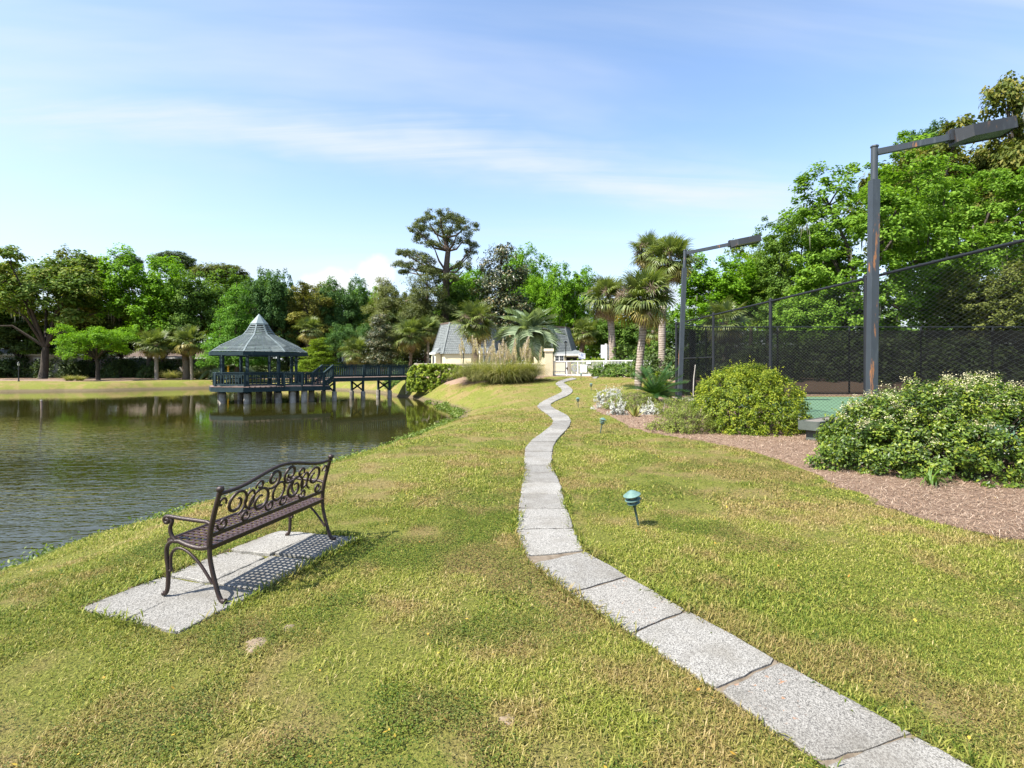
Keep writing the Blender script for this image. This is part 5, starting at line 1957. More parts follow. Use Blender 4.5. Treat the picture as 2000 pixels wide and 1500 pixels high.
class Crown:
    """leaf mesh in unit crown space: radius 1, height 0..1."""

    def __init__(self, name, seed, lobes, ncl, per, rc, leaf, flat=0.6, up=0.7, rnd=(0.5, 0.2), zbias=-0.35, shell=0.45, asp=0.62, A=2.0):
        rg = np.random.default_rng(seed)
        lobes = np.array(lobes, dtype=float)
        w = lobes[:, 3] * lobes[:, 4] + lobes[:, 3] * lobes[:, 5]
        ch = rg.choice(len(lobes), ncl, p=w / w.sum())
        d = sphere_dirs(ncl, rg, zbias, 1.0)
        rad = (1 - shell * rg.random(ncl) ** 1.7)[:, None]
        cc = lobes[ch, :3] + d * rad * lobes[ch, 3:6]
        cr = rc * (0.6 + 0.8 * rg.random(ncl))
        k = np.repeat(np.arange(ncl), per)
        n = len(k)
        off = rg.normal(size=(n, 3))
        off = unit(off) * (rg.random(n) ** 0.5)[:, None]
        # crown space is not isotropic: height counts for less
        sc = np.array([1, 1, flat * 1.6])
        C = cc[k] * np.array([1, 1, A]) + off * cr[k][:, None] * sc
        Nr = unit(d[k]) * 0.5 + off * 0.4 + np.array([0, -0.0, up + 0.35]) + rg.normal(size=(n, 3)) * 0.5
        L = leaf * (0.7 + 0.6 * rg.random(n))
        Q = leaf_quads(C, Nr, L, L * asp, rg)
        Q[:, :, 2] /= A
        tone = np.repeat(rg.normal(0, rnd[1] * 0.6, ncl), per)
        r = np.clip(rg.normal(rnd[0], rnd[1], n) + tone, 0, 1)
        self.lobes = lobes
        self.tips = cc[:: max(1, ncl // 34)]
        self.mesh = quads_mesh(name, Q, None, r)
        self.mesh.materials.append(L_GREEN)


def round_lobes(seed, n, spread=0.6, r=(0.34, 0.5), z=(0.3, 0.8), hr=0.26, main=(0.5, 0.6, 0.42)):
    rg = np.random.default_rng(seed)
    out = [(0, 0, main[0], main[1], main[1], main[2])]
    for i in range(n):
        a = 2.4 * i + rg.random() * 0.8
        s = spread * (0.6 + 0.5 * rg.random())
        rr = r[0] + (r[1] - r[0]) * rg.random()
        zz = z[0] + (z[1] - z[0]) * ((i + rg.random()) / n)
        out.append((s * math.cos(a), s * math.sin(a), min(zz, 1 - hr * 0.9), rr, rr, hr * (0.8 + 0.5 * rg.random())))
    return out


CR = {}
CR['broad_a'] = Crown('broad_crown', 1, round_lobes(1, 11), 420, 74, 0.15, 0.06, 0.42, A=2.1)
CR['broad_b'] = Crown('broad_crown', 2, round_lobes(22, 12, 0.66), 440, 74, 0.14, 0.056, 0.45, A=2.1)
CR['broad_c'] = Crown('broad_crown', 3, round_lobes(35, 8, 0.6, (0.3, 0.46), (0.2, 0.85)), 400, 74, 0.14, 0.058, 0.5, A=2.2)
CR['gum_a'] = Crown('gum_crown', 4, round_lobes(44, 15, 0.68, (0.26, 0.4), (0.12, 0.9), 0.19, (0.53, 0.8, 0.46)), 680, 82, 0.1, 0.034, 0.34, 0.75, (0.5, 0.2), -0.6, 0.4, 0.8, A=2.3)
CR['gum_b'] = Crown('gum_crown', 5, round_lobes(57, 13, 0.66, (0.28, 0.4), (0.15, 0.9), 0.2, (0.53, 0.8, 0.46)), 620, 82, 0.1, 0.036, 0.34, 0.75, (0.5, 0.2), -0.6, 0.4, 0.8, A=2.3)
CR['oak_open'] = Crown('open_crown', 6, round_lobes(63, 13, 0.78, (0.2, 0.34), (0.25, 0.88), 0.13), 420, 64, 0.12, 0.05, 0.3, 0.9, (0.5, 0.22), -0.2, 0.5, A=1.5)
CR['sparse'] = Crown('sparse_crown', 7, round_lobes(71, 10, 0.75, (0.16, 0.28), (0.2, 0.9), 0.1), 230, 60, 0.13, 0.052, 0.4, 0.8, A=2.1)
CR['dome'] = Crown('dome_crown', 8, [(0, 0, 0.72, 0.8, 0.8, 0.26), (-0.5, 0.1, 0.6, 0.42, 0.42, 0.2), (0.55, -0.1, 0.56, 0.42, 0.42, 0.2), (0.1, 0.4, 0.5, 0.5, 0.4, 0.2)], 330, 66, 0.16, 0.062, 0.4, 0.8, (0.5, 0.2), -0.3, 0.5, 0.5, A=2.0)
CR['pine_mass'] = Crown('pine_crown', 9, [(0.35 * math.cos(i * 2.4) * (1.3 - i / 14), 0.35 * math.sin(i * 2.4) * (1.3 - i / 14), 0.08 + 0.066 * i, 0.62 - 0.028 * i, 0.62 - 0.028 * i, 0.09) for i in range(14)], 520, 66, 0.16, 0.065, 0.45, 0.8, (0.5, 0.22), -0.4, 0.5, 0.22, A=2.3)
CR['cone'] = Crown('conical_crown', 10, [(0.1 * math.cos(i * 2.4), 0.1 * math.sin(i * 2.4), 0.05 + 0.062 * i, 0.92 * (1 - i / 15.5) ** 0.85, 0.92 * (1 - i / 15.5) ** 0.85, 0.06) for i in range(15)], 640, 62, 0.15, 0.052, 0.35, 0.9, (0.5, 0.2), -0.3, 0.4, 0.45, A=2.4)
CR['magnolia'] = Crown('magnolia_crown', 11, [(0.22 * math.cos(i * 2.4), 0.22 * math.sin(i * 2.4), 0.07 + 0.083 * i, 0.78 * (1 - (i / 12.0) ** 1.6), 0.78 * (1 - (i / 12.0) ** 1.6), 0.09) for i in range(11)], 620, 44, 0.16, 0.066, 0.4, 0.45, (0.42, 0.26), -0.5, 0.4, 0.45, A=2.7)
CR['small'] = Crown('small_tree_crown', 12, round_lobes(93, 12, 0.7, (0.24, 0.36), (0.2, 0.85), 0.14), 300, 70, 0.13, 0.045, 0.35, 0.9, (0.5, 0.2), -0.3, 0.45, 0.5, A=1.05)


def tree(label, px, vt, vb, wpx, Y, kind, mat, barkm=None, base_px=None, vbase=None, group=None, spin=None, name='tree', trunk_r=None, depth=0.9, fork=0.35, z0=None, cat='tree', moss=0):
    barkm = barkm or B_OAK
    cx = (px - 1000) / 1000 * Y
    bx = ((base_px if base_px is not None else px) - 1000) / 1000 * Y
    z0 = g1(bx, Y) - 0.05 if z0 is None else z0
    zt = EYE - (vt - HZ) / 1000 * Y
    zb = EYE - (vb - HZ) / 1000 * Y
    zb = max(zb, z0 + 0.3)
    r = wpx / 2000 * Y
    root = thing(name, label, cat, (bx, Y, z0), 0, group)
    cr = CR[kind]
    o = link('crown', cr.mesh, root, (cx - bx, 0, zb - z0))
    sp = (hash_spin(px) if spin is None else spin)
    H = zt - zb
    o.scale = (r, r * depth, H)
    o.rotation_euler = (0, 0, sp)
    o.material_slots[0].link = 'OBJECT'
    o.material_slots[0].material = mat
    # trunk and limbs
    tr = trunk_r or max(0.13, r * 0.055)
    mb = MB()
    rs = random.Random(int(px * 7 + Y))
    c0 = Vector((cx - bx, 0, 0))
    M = lambda p: Vector((c0.x + r * (p[0] * math.cos(sp) - p[1] * math.sin(sp) * depth), r * (p[0] * math.sin(sp) + p[1] * math.cos(sp) * depth), (zb - z0) + H * p[2]))
    fk = Vector((c0.x * 0.6 + rs.uniform(-.2, .2), 0, (zb - z0) + H * fork * 0.5))
    trunk = [Vector((0, 0, -0.1)), Vector((0, 0, 0.15)), Vector((c0.x * 0.12 + rs.uniform(-.1, .1), 0, fk.z * 0.35)), Vector((c0.x * 0.35 + rs.uniform(-.15, .15), 0, fk.z * 0.7)), fk]
    mb.tube(trunk, [tr * 1.5, tr * 1.15, tr, tr * 0.9, tr * 0.8], 9)
    if kind in ('pine_mass', 'cone', 'magnolia'):
        mb.tube([fk, M((0, 0, 0.55)), M((0, 0, 0.93))], [tr * 0.8, tr * 0.5, tr * 0.1], 8)
        for p in cr.tips[:22]:
            e = M(p)
            s = M((0, 0, max(0.02, p[2] - 0.06)))
            mb.tube([s, (s + e) / 2 + Vector((0, 0, -0.05)), e], [tr * 0.22, tr * 0.14, tr * 0.05], 5)
    else:
        for lb in cr.lobes[1:]:
            e = M((lb[0] * 0.9, lb[1] * 0.9, lb[2]))
            m = fk.lerp(e, 0.5) + Vector((rs.uniform(-.3, .3), rs.uniform(-.3, .3), 0.1 * H))
            mb.tube([fk, m, e], [tr * 0.5, tr * 0.3, tr * 0.12], 6)
        for p in cr.tips:
            e = M(p)
            L = min(cr.lobes, key=lambda q: (q[0] - p[0]) ** 2 + (q[1] - p[1]) ** 2 + (q[2] - p[2]) ** 2)
            s = M((L[0] * 0.85, L[1] * 0.85, L[2] * 0.95))
            mb.tube([s, (s + e) / 2, e], [tr * 0.16, tr * 0.1, tr * 0.04], 5)
    mb.build('trunk', barkm, root)
    if moss:
        rg = np.random.default_rng(int(abs(px)))
        n = moss
        ids = rg.integers(0, len(cr.tips), n)
        base = np.array([list(M(cr.tips[i] * np.array([0.9, 0.9, 0.9]))) for i in ids]) + rg.normal(0, 0.35, (n, 3))
        Lm = 0.4 + 1.2 * rg.random(n)
        a = rg.random(n) * 6.28
        sd = np.stack([np.cos(a), np.sin(a), np.zeros(n)], -1) * (0.035 + 0.04 * rg.random(n))[:, None]
        dn = np.stack([rg.normal(0, .06, n), rg.normal(0, .06, n), -Lm], -1)
        Q = np.stack([base, base + dn * 0.35 + sd, base + dn, base + dn * 0.35 - sd], 1)
        link('hanging_moss', quads_mesh('hanging_moss', Q, L_MOSS, rg.random(n)), root)['kind'] = 'stuff'
    return root


def hash_spin(px):
    return (px * 0.7391) % 6.283


# ------------------------------------------------------------------ trees across the pond
FB = 'trees along the far bank'
tree('leafy green tree at the very left edge of the far bank', -40, 497, 712, 210, 67, 'broad_a', L_GREEN, group=FB, moss=60)
tree('large spreading oak with forked dark trunk leaning across the pond and rusty tinged leaves', 98, 486, 700, 260, 62, 'oak_open', L_MIXOAK, base_px=84, trunk_r=0.42, fork=0.2, group=FB, moss=160)
tree('tall grey green oak behind the leaning oak', 178, 489, 706, 165, 70, 'broad_c', L_OLIVE, group=FB)
tree('broad bright green tree above the low round topped tree', 292, 501, 706, 190, 66, 'broad_b', L_BRIGHT, group=FB)
tree('dark evergreen tip peering over the bright green tree', 340, 490, 560, 92, 82, 'dome', L_DARK, B_PINE, group=FB)
tree('small dark evergreen tip beside the bright tree top', 253, 497, 545, 60, 84, 'dome', L_DARK, B_PINE, group=FB)
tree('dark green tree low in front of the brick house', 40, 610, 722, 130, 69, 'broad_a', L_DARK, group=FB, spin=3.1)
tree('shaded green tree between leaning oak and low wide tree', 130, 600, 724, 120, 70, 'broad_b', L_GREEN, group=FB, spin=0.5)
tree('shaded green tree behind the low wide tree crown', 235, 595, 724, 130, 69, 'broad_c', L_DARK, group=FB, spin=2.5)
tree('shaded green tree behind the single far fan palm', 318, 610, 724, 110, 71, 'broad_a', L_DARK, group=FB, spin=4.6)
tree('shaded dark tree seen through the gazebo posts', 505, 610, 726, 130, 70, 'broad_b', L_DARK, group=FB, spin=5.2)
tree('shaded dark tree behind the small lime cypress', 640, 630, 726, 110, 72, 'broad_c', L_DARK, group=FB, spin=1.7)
tree('low wide bright green tree on the far lawn', 190, 631, 716, 160, 55.5, 'small', L_BRIGHT, base_px=192, group=FB, name='small_tree', trunk_r=0.2)
tree('mid green tree behind the pair of fan palms', 378, 536, 714, 140, 66, 'broad_a', L_GREEN, group=FB, spin=2.0)
tree('round olive pine top showing above the feathery cypress', 432, 514, 590, 120, 80, 'dome', L_OLIVE, B_PINE, group=FB, spin=1.0)
tree('tall feathery bright green cypress behind the gazebo roof', 462, 538, 718, 150, 55, 'cone', L_CYPRESS, B_PINE, group=FB, name='cypress_tree')
tree('mid green tree behind the tall cypress top', 478, 534, 700, 160, 77, 'broad_a', L_GREEN, group=FB, spin=1.2)
tree('olive green tree filling behind the golden oaks', 590, 560, 712, 170, 84, 'broad_b', L_OLIVE, group=FB, spin=4.0)
tree('dark cool green tree right of the tall cypress', 530, 516, 716, 100, 68, 'broad_c', L_BLUEGREEN, group=FB, spin=4.1)
tree('thin golden leaved oak with bare slanting trunks', 600, 544, 690, 130, 70, 'sparse', L_GOLD, group=FB, trunk_r=0.26, fork=0.2)
tree('sparse olive oak next to the golden leaved oak', 560, 556, 700, 110, 73, 'sparse', L_OLIVE, group=FB, spin=3.3, trunk_r=0.26, fork=0.2)
tree('second golden oak with open crown showing sky', 632, 556, 690, 95, 76, 'sparse', L_GOLD, group=FB, spin=5.0, trunk_r=0.22, fork=0.2)
tree('cool green rounded tree between golden oak and pines', 668, 547, 706, 92, 72, 'broad_b', L_BLUEGREEN, group=FB, spin=0.6)
tree('small lime green cypress beside the gazebo eave', 622, 653, 728, 100, 52.5, 'cone', L_LIME, B_STEM, group=FB, name='small_cypress', trunk_r=0.11)
tree('small cool green tree above the bridge stairs', 682, 626, 712, 95, 60, 'small', L_BLUEGREEN, group=FB, name='small_tree', trunk_r=0.14)
tree('glossy dark magnolia behind the bridge railing', 742, 603, 722, 84, 56, 'magnolia', L_MAGNOLIA, group=FB, name='magnolia_tree')
tree('yellowish pine left of the tall lone pine', 752, 543, 700, 130, 66, 'pine_mass', L_PINEYEL, B_PINE, group=FB, name='pine_tree')
tree('bright green tree crown behind the yellowish pine', 712, 562, 714, 110, 78, 'broad_a', L_BRIGHT, group=FB, spin=5.1)
tree('grey green pine with drooping boughs under the tall lone pine', 834, 520, 706, 180, 63, 'pine_mass', L_PINE, B_PINE, group=FB, name='pine_tree', spin=2.2)
tree('green tree crowding the right of the tall lone pine trunk', 884, 545, 700, 110, 68, 'broad_c', L_GREEN, group=FB, spin=2.0)
tree('olive tree filling between the yellowish pine and the tall lone pine', 793, 562, 712, 110, 70, 'broad_b', L_OLIVE, group=FB, spin=3.6)
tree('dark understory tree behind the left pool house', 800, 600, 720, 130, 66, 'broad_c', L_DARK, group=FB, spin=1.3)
tree('tall brown flecked magnolia behind the pool house', 978, 458, 700, 175, 64, 'magnolia', L_MAGNOLIA, group=FB, name='magnolia_tree', spin=1.9)
tree('bright green crown behind the tall magnolia top', 1028, 494, 700, 120, 80, 'broad_b', L_BRIGHT, group=FB, spin=2.6)
tree('bright green tree crown left of the tall lone pine trunk', 905, 520, 690, 110, 82, 'broad_a', L_BRIGHT, group=FB, spin=0.4)
tree('bright green tree behind the silvery feather palm', 1062, 532, 700, 110, 72, 'broad_c', L_BRIGHT, group=FB, spin=3.7, moss=60)
tree('bright green tree with hanging moss behind the railing', 1118, 526, 690, 110, 68, 'broad_b', L_BRIGHT, group=FB, spin=4.4, moss=260)
BG = 'trees behind the pool railing'
tree('rounded green tree behind the white notice cabinet', 1210, 618, 726, 130, 63, 'broad_a', L_GREEN, group=BG, spin=2.9)
tree('dark leafy tree between the tall palm trunks', 1282, 632, 730, 110, 56, 'broad_c', L_BLUEGREEN, group=BG, spin=0.9)
tree('dense bright green tree just above the court fence corner', 1412, 506, 690, 215, 47, 'broad_b', L_BRIGHT, group=BG, spin=1.1, moss=50)
tree('pale yellow green tree top behind the far flood light', 1466, 455, 660, 130, 62, 'sparse', L_LIME, group=BG, spin=2.2)
tree('pale green tree filling in beside the far flood light', 1500, 490, 690, 140, 56, 'broad_c', L_LIME, group=BG, spin=0.2)
CB = 'trees behind the tennis court'
tree('dark green sweetgum at the left of the court trees', 1560, 408, 712, 215, 42, 'gum_b', L_GREEN, group=CB, spin=4.9, moss=60)
tree('big bright green sweetgum behind the near flood light', 1690, 318, 716, 350, 35.5, 'gum_a', L_GUM, group=CB, spin=0.8, moss=90, trunk_r=0.42)
tree('big bright green sweetgum right of the near flood light', 1880, 318, 716, 280, 37, 'gum_b', L_GUM, group=CB, spin=2.1, moss=70, trunk_r=0.42)
tree('olive brown live oak above the sweetgum tops', 1822, 246, 600, 270, 47, 'oak_open', L_BROWNOAK, group=CB, spin=3.0, trunk_r=0.5, fork=0.2)
tree('tallest olive brown live oak at the right edge', 2015, 160, 640, 270, 42, 'oak_open', L_BROWNOAK, group=CB, spin=5.5, trunk_r=0.55, fork=0.15, moss=90)
tree('cool green tree tip above the olive brown oak', 1800, 244, 400, 110, 50, 'broad_c', L_BLUEGREEN, group=CB, spin=0.3)
tree('olive leaved small tree behind the right end of the fence', 1935, 528, 716, 150, 31.5, 'broad_b', L_OLIVE, group=CB, spin=2.7)
tree('green sweetgum beyond the right edge of the court', 2190, 300, 716, 330, 36, 'gum_a', L_GREEN, group=CB, spin=3.9)
tree('green leafy tree low behind the court screen', 1600, 560, 722, 170, 36, 'broad_a', L_GUM, group=CB, spin=1.5)


# tall lone pine, lobes set from its outline
def tall_pine():
    Y = 66.0
    base = at_d(868, 722, Y)
    z0 = 0.1
    root = thing('pine_tree', 'tall lone pine with flat topped open crown above all the other trees', 'tree', (base.x, Y, z0), 0, FB)
    rg = np.random.default_rng(77)
    lob = [(860, 425, 44, 13), (838, 436, 34, 12), (886, 434, 34, 13), (812, 447, 16, 9), (912, 441, 24, 11), (850, 452, 40, 12), (893, 455, 30, 13), (826, 466, 20, 8), (875, 474, 18, 9),
           (846, 478, 16, 7), (905, 470, 14, 9), (812, 498, 24, 8), (790, 494, 15, 6), (832, 508, 20, 7), (782, 517, 14, 6), (806, 521, 20, 8), (840, 528, 22, 8), (918, 497, 13, 14), (905, 520, 18, 9), (926, 480, 8, 6), (788, 530, 8, 5), (868, 545, 30, 10)]
    dep = [(i * 1.7) % 5 - 2.5 for i in range(len(lob))]
    C, D, T = [], [], []
    centers = []
    for (u, v, a, b), dy in zip(lob, dep):
        c = at_d(u, v, Y + dy) - Vector((base.x, Y, z0))
        c.y = dy
        centers.append(c)
        n = int(7 + a * 0.75)
        d = sphere_dirs(n, rg, -0.5, 1)
        cc = np.array(c) + d * np.array([a / 1000 * Y, 0.9 + a / 1000 * Y * 0.5, b / 1000 * Y]) * (1 - 0.4 * rg.random(n))[:, None]
        k = np.repeat(np.arange(n), 46)
        off = unit(rg.normal(size=(len(k), 3))) * (rg.random(len(k)) ** 0.45)[:, None]
        C.append(cc[k] + off * 0.5 * np.array([1, 1, 0.6]))
        D.append(off + np.array([0, 0, 0.5]))
        T.append(np.clip(rg.normal(0.5, 0.2, len(k)) + np.repeat(rg.normal(0, 0.12, n), 46), 0, 1))
    C, D, T = np.concatenate(C), np.concatenate(D), np.concatenate(T)
    n = len(C)
    L = 0.3 * (0.7 + 0.6 * rg.random(n))
    Q = leaf_quads(C, D, L, L * 0.26, rg)
    link('crown', quads_mesh('pine_crown', Q, L_PINE, T), root)
    mb = MB()
    g = lambda u, v: Vector((at_d(u, v, Y).x - base.x, 0, at_d(u, v, Y).z - z0))
    sp = [g(868, 728), g(869, 650), g(872, 590), g(871, 530), g(875, 490), g(868, 465), g(862, 440)]
    mb.tube(sp, [0.62, 0.5, 0.46, 0.4, 0.33, 0.22, 0.1], 10)
    for c, (u, v, a, b) in zip(centers, lob):
        s = min(sp, key=lambda q: abs(q.z - (c.z - 2.2)))
        m = s.lerp(c, 0.55) + Vector((0, 0, -0.5))
        mb.tube([s, m, c], [0.17, 0.12, 0.05], 6)
    for a, b in (((872, 590), (800, 585)), ((800, 585), (775, 592)), ((871, 600), (845, 640)), ((845, 640), (862, 634)), ((872, 560), (905, 528))):
        mb.tube([g(*a), (g(*a) + g(*b)) / 2 + Vector((0, 0, -0.2)), g(*b)], [0.13, 0.1, 0.05], 6)
    mb.build('trunk', B_PINE, root)


tall_pine()


# far woodland, one uncountable mass behind everything
def woodland():
    rg = np.random.default_rng(31)
    n = 2300
    a = rg.uniform(-0.95, 0.95, n)
    Y = rg.uniform(92, 112, n)
    x = np.tan(a) * Y
    h = 10.5 * rg.random(n) ** 0.9
    edge = 5.0 * (vnoise(x, Y * 0, 0.06) - 0.5)
    z = 1.0 + h + edge * (h / 9)
    k = np.repeat(np.arange(n), 42)
    off = unit(rg.normal(size=(len(k), 3))) * (rg.random(len(k)) ** 0.5)[:, None] * np.array([2.4, 1.8, 1.3])
    C = np.stack([x, Y, z], -1)[k] + off
    L = 0.75 * (0.7 + 0.6 * rg.random(len(k)))
    Q = leaf_quads(C, off * 0.4 + np.array([0, -0.2, 0.8]) + rg.normal(size=(len(k), 3)) * 0.4, L, L * 0.7, rg)
    r = np.clip(rg.normal(0.45, 0.2, len(k)) + np.repeat(rg.normal(0, .15, n), 42), 0, 1)
    o = link('woodland', quads_mesh('woodland', Q, L_GREEN, r))
    tag(o, 'distant mass of green woodland behind the houses', None, None, 'stuff')


woodland()


# ------------------------------------------------------------------ shrubs
def shrub_mesh(name, seed, dims, n, leaf, asp=0.5, clip=2.0, lump=0.22, ncl=None, rc=0.12, sprigs=0, zmin=-0.2, rnd=(0.5, 0.22), up=0.5, inner=0.45):
    """leaf shell of a lumpy bush; dims = half sizes (x, y) and height; base at z=0."""
    rg = np.random.default_rng(seed)
    ncl = ncl or max(20, n // 40)
    d = sphere_dirs(ncl, rg, zmin, 1.0)
    p = np.abs(d) ** clip
    rr = 1.0 / (p.sum(-1) ** (1.0 / clip))
    lum = 1 + lump * (vnoise(d[:, 0] * 2.2 + 3 + seed, d[:, 1] * 2.2 + d[:, 2] * 1.7, 1.0) - 0.5) * 2
    rad = rr * lum * (1 - inner * rg.random(ncl) ** 2.2)
    half = np.array([dims[0], dims[1], dims[2] / (1 - zmin)])
    cc = d * rad[:, None] * half
    cc[:, 2] += half[2] * (-zmin) + 0.0
    per = max(1, n // ncl)
    k = np.repeat(np.arange(ncl), per)
    m = len(k)
    off = unit(rg.normal(size=(m, 3))) * (rg.random(m) ** 0.6)[:, None]
    C = cc[k] + off * rc
    Nr = d[k] * 0.7 + off * 0.4 + np.array([0, 0, up]) + rg.normal(size=(m, 3)) * 0.5
    L = leaf * (0.6 + 0.8 * rg.random(m))
    tone = np.repeat(rg.normal(0, rnd[1] * 0.6, ncl), per)
    r = np.clip(rg.normal(rnd[0], rnd[1], m) + tone, 0, 1)
    Cs, Ns, Ls, Rs = [C], [Nr], [L], [r]
    if sprigs:
        top = np.where(d[:, 2] > 0.35)[0]
        for s in rg.choice(top, sprigs):
            ln = 0.1 + 0.2 * rg.random()
            dirn = unit(d[s] * 0.5 + np.array([0, 0, 1.0]) + rg.normal(size=3) * 0.2)
            q = 14
            t = np.linspace(0, 1, q)
            pc = cc[s] + dirn * (t * ln)[:, None] + rg.normal(0, 0.012, (q, 3))
            Cs.append(pc)
            Ns.append(rg.normal(size=(q, 3)) + dirn * 0.5)
            Ls.append(np.full(q, leaf * 0.75))
            Rs.append(np.clip(0.6 + 0.35 * t + rg.normal(0, 0.1, q), 0, 1))
    C, Nr, L, r = np.concatenate(Cs), np.concatenate(Ns), np.concatenate(Ls), np.concatenate(Rs)
    C[:, 2] = np.maximum(C[:, 2], 0.02)
    return quads_mesh(name, leaf_quads(C, Nr, L, L * asp, rg), None, r), cc, d


def stems(root, cc, num, seed, mat, z0=0.0, rad=0.012, spread=0.25):
    rs = random.Random(seed)
    mb = MB()
    for i in range(num):
        e = Vector(cc[rs.randrange(len(cc))]) * 0.93
        s = Vector((e.x * spread + rs.uniform(-.05, .05), e.y * spread + rs.uniform(-.05, .05), -0.02))
        m = s.lerp(e, 0.5) + Vector((rs.uniform(-.05, .05), rs.uniform(-.05, .05), 0.05))
        mb.tube([s, m, e], [rad, rad * 0.7, rad * 0.3], 5)
    mb.build('stems', mat, root)


def shrub(name, label, loc, dims, n, leaf, mat, seed, rz=0.0, group=None, cat='shrub', stem=24, srad=0.012, **kw):
    root = thing(name, label, cat, loc, rz, group)
    me, cc, d = shrub_mesh(name + '_leaves', seed, dims, n, leaf, **kw)
    me.materials.append(mat)
    link('foliage', me, root)
    if stem:
        stems(root, cc, stem, seed, B_STEM, rad=srad)
    return root, cc, d


# privet with yellow new growth
p = Vector((5.62, 12.35, 0.0))
shrub('privet_shrub', 'rounded yellow green shrub with upright new shoots before the court fence', (p.x, p.y, 0.02), (1.3, 1.15, 1.55), 48000, 0.05, L_SHRUB, 401, sprigs=160, ncl=1300, rc=0.1, lump=0.11, stem=60, rnd=(0.45, 0.24), inner=0.4)
# big flowering ligustrum
bush, bcc, bd = shrub('flowering_bush', 'large glossy green bush topped with cream flower sprays beside the fence', (6.72, 7.68, 0.02), (2.0, 1.18, 1.3), 66000, 0.053, L_BUSH, 402, rz=R(-6), sprigs=70, ncl=1300, rc=0.11, lump=0.2, stem=90, rnd=(0.42, 0.24), srad=0.014, asp=0.52, inner=0.4)


def bush_flowers():
    rg = np.random.default_rng(9)
    sel = np.where((bd[:, 2] > 0.28))[0]
    w = np.clip(bd[sel, 2] - 0.4 - 0.3 * (bd[sel, 0]), 0.01, 1)
    pick = rg.choice(sel, 170, p=w / w.sum())
    C, L, R_ = [], [], []
    for s in pick:
        q = 42
        c = bcc[s] + unit(bd[s] + np.array([0, 0, 0.6])) * (0.07 + 0.05 * rg.random())
        off = rg.normal(size=(q, 3)) * np.array([0.045, 0.045, 0.03])
        C.append(c + off)
        R_.append(np.clip(rg.normal(0.5, 0.25, q), 0, 1))
    C = np.concatenate(C)
    n = len(C)
    Ls = 0.017 * (0.6 + 0.8 * rg.random(n))
    Q = leaf_quads(C, rg.normal(size=(n, 3)) + np.array([0, 0, 0.8]), Ls, Ls * 0.8, rg)
    o = link('flower_sprays', quads_mesh('flower_sprays', Q, L_FLOWER, np.concatenate(R_)), bush)
    o['kind'] = 'stuff'


bush_flowers()


def twigs(root, cc, num, seed, mat=None):
    rg = np.random.default_rng(seed)
    sel = rg.integers(0, len(cc), num)
    e = cc[sel] * (0.8 + 0.3 * rg.random(num))[:, None]
    s = e * 0.6 + rg.normal(0, 0.03, (num, 3))
    s[:, 2] = np.maximum(0.0, s[:, 2] - 0.08)
    sd = unit(rg.normal(size=(num, 3))) * 0.006
    Q = np.stack([s, (s + e) / 2 + sd, e, (s + e) / 2 - sd], 1)
    o = link('twigs', quads_mesh('twigs', Q, mat or L_STALK, rg.random(num)), root)
    o['kind'] = 'stuff'


AZ = 'low azalea mounds in the mulch bed'
r_, c_, _ = shrub('azalea_shrub', 'low twiggy azalea mound at the foot of the yellow green shrub', (4.1, 12.0, 0.03), (0.72, 0.62, 0.62), 9000, 0.034, L_AZALEA, 403, group=AZ, ncl=420, rc=0.075, lump=0.25, stem=30, srad=0.006)
twigs(r_, c_, 700, 1)
r_, c_, _ = shrub('azalea_shrub', 'low azalea mound between the sago palm and the flood light', (5.15, 15.4, 0.03), (0.85, 0.6, 0.62), 8000, 0.038, L_AZALEA, 404, group=AZ, ncl=380, rc=0.085, lump=0.25, stem=20, srad=0.006)
twigs(r_, c_, 500, 2)
r_, c_, _ = shrub('azalea_shrub', 'low azalea mound behind the silver foliage plants', (4.25, 17.9, 0.05), (0.98, 0.6, 0.62), 8500, 0.04, L_AZALEA, 405, group=AZ, ncl=380, rc=0.09, lump=0.22, stem=20, srad=0.006)
twigs(r_, c_, 500, 3)
r_, c_, _ = shrub('azalea_shrub', 'tiny azalea sprig low in the mulch beside the larger mound', (3.5, 12.35, 0.03), (0.3, 0.22, 0.2), 900, 0.034, L_AZALEA, 406, group=AZ, ncl=50, rc=0.06, stem=8, srad=0.005)

SV = 'silver foliage plants'
for lab, (px, py), dims, n, sd in (('largest silver white dusty miller clump at the tip of the mulch bed', (1193, 799), (0.58, 0.42, 0.66), 6000, 411),
                                   ('silver dusty miller with bare grey stems beside the aloe', (1207, 812), (0.28, 0.22, 0.42), 1500, 412),
                                   ('small bright silver dusty miller right of the aloe', (1275, 811), (0.36, 0.2, 0.28), 2200, 413)):
    q = ground_px(px, py)
    r_, c_, _ = shrub('dusty_miller', lab, (q.x, q.y, q.z), dims, n, 0.045, L_SILVER, sd, group=SV, ncl=n // 26, rc=0.055, lump=0.35, sprigs=26, asp=0.55, stem=18, srad=0.006)
    twigs(r_, c_, 220, sd, L_SILVER)

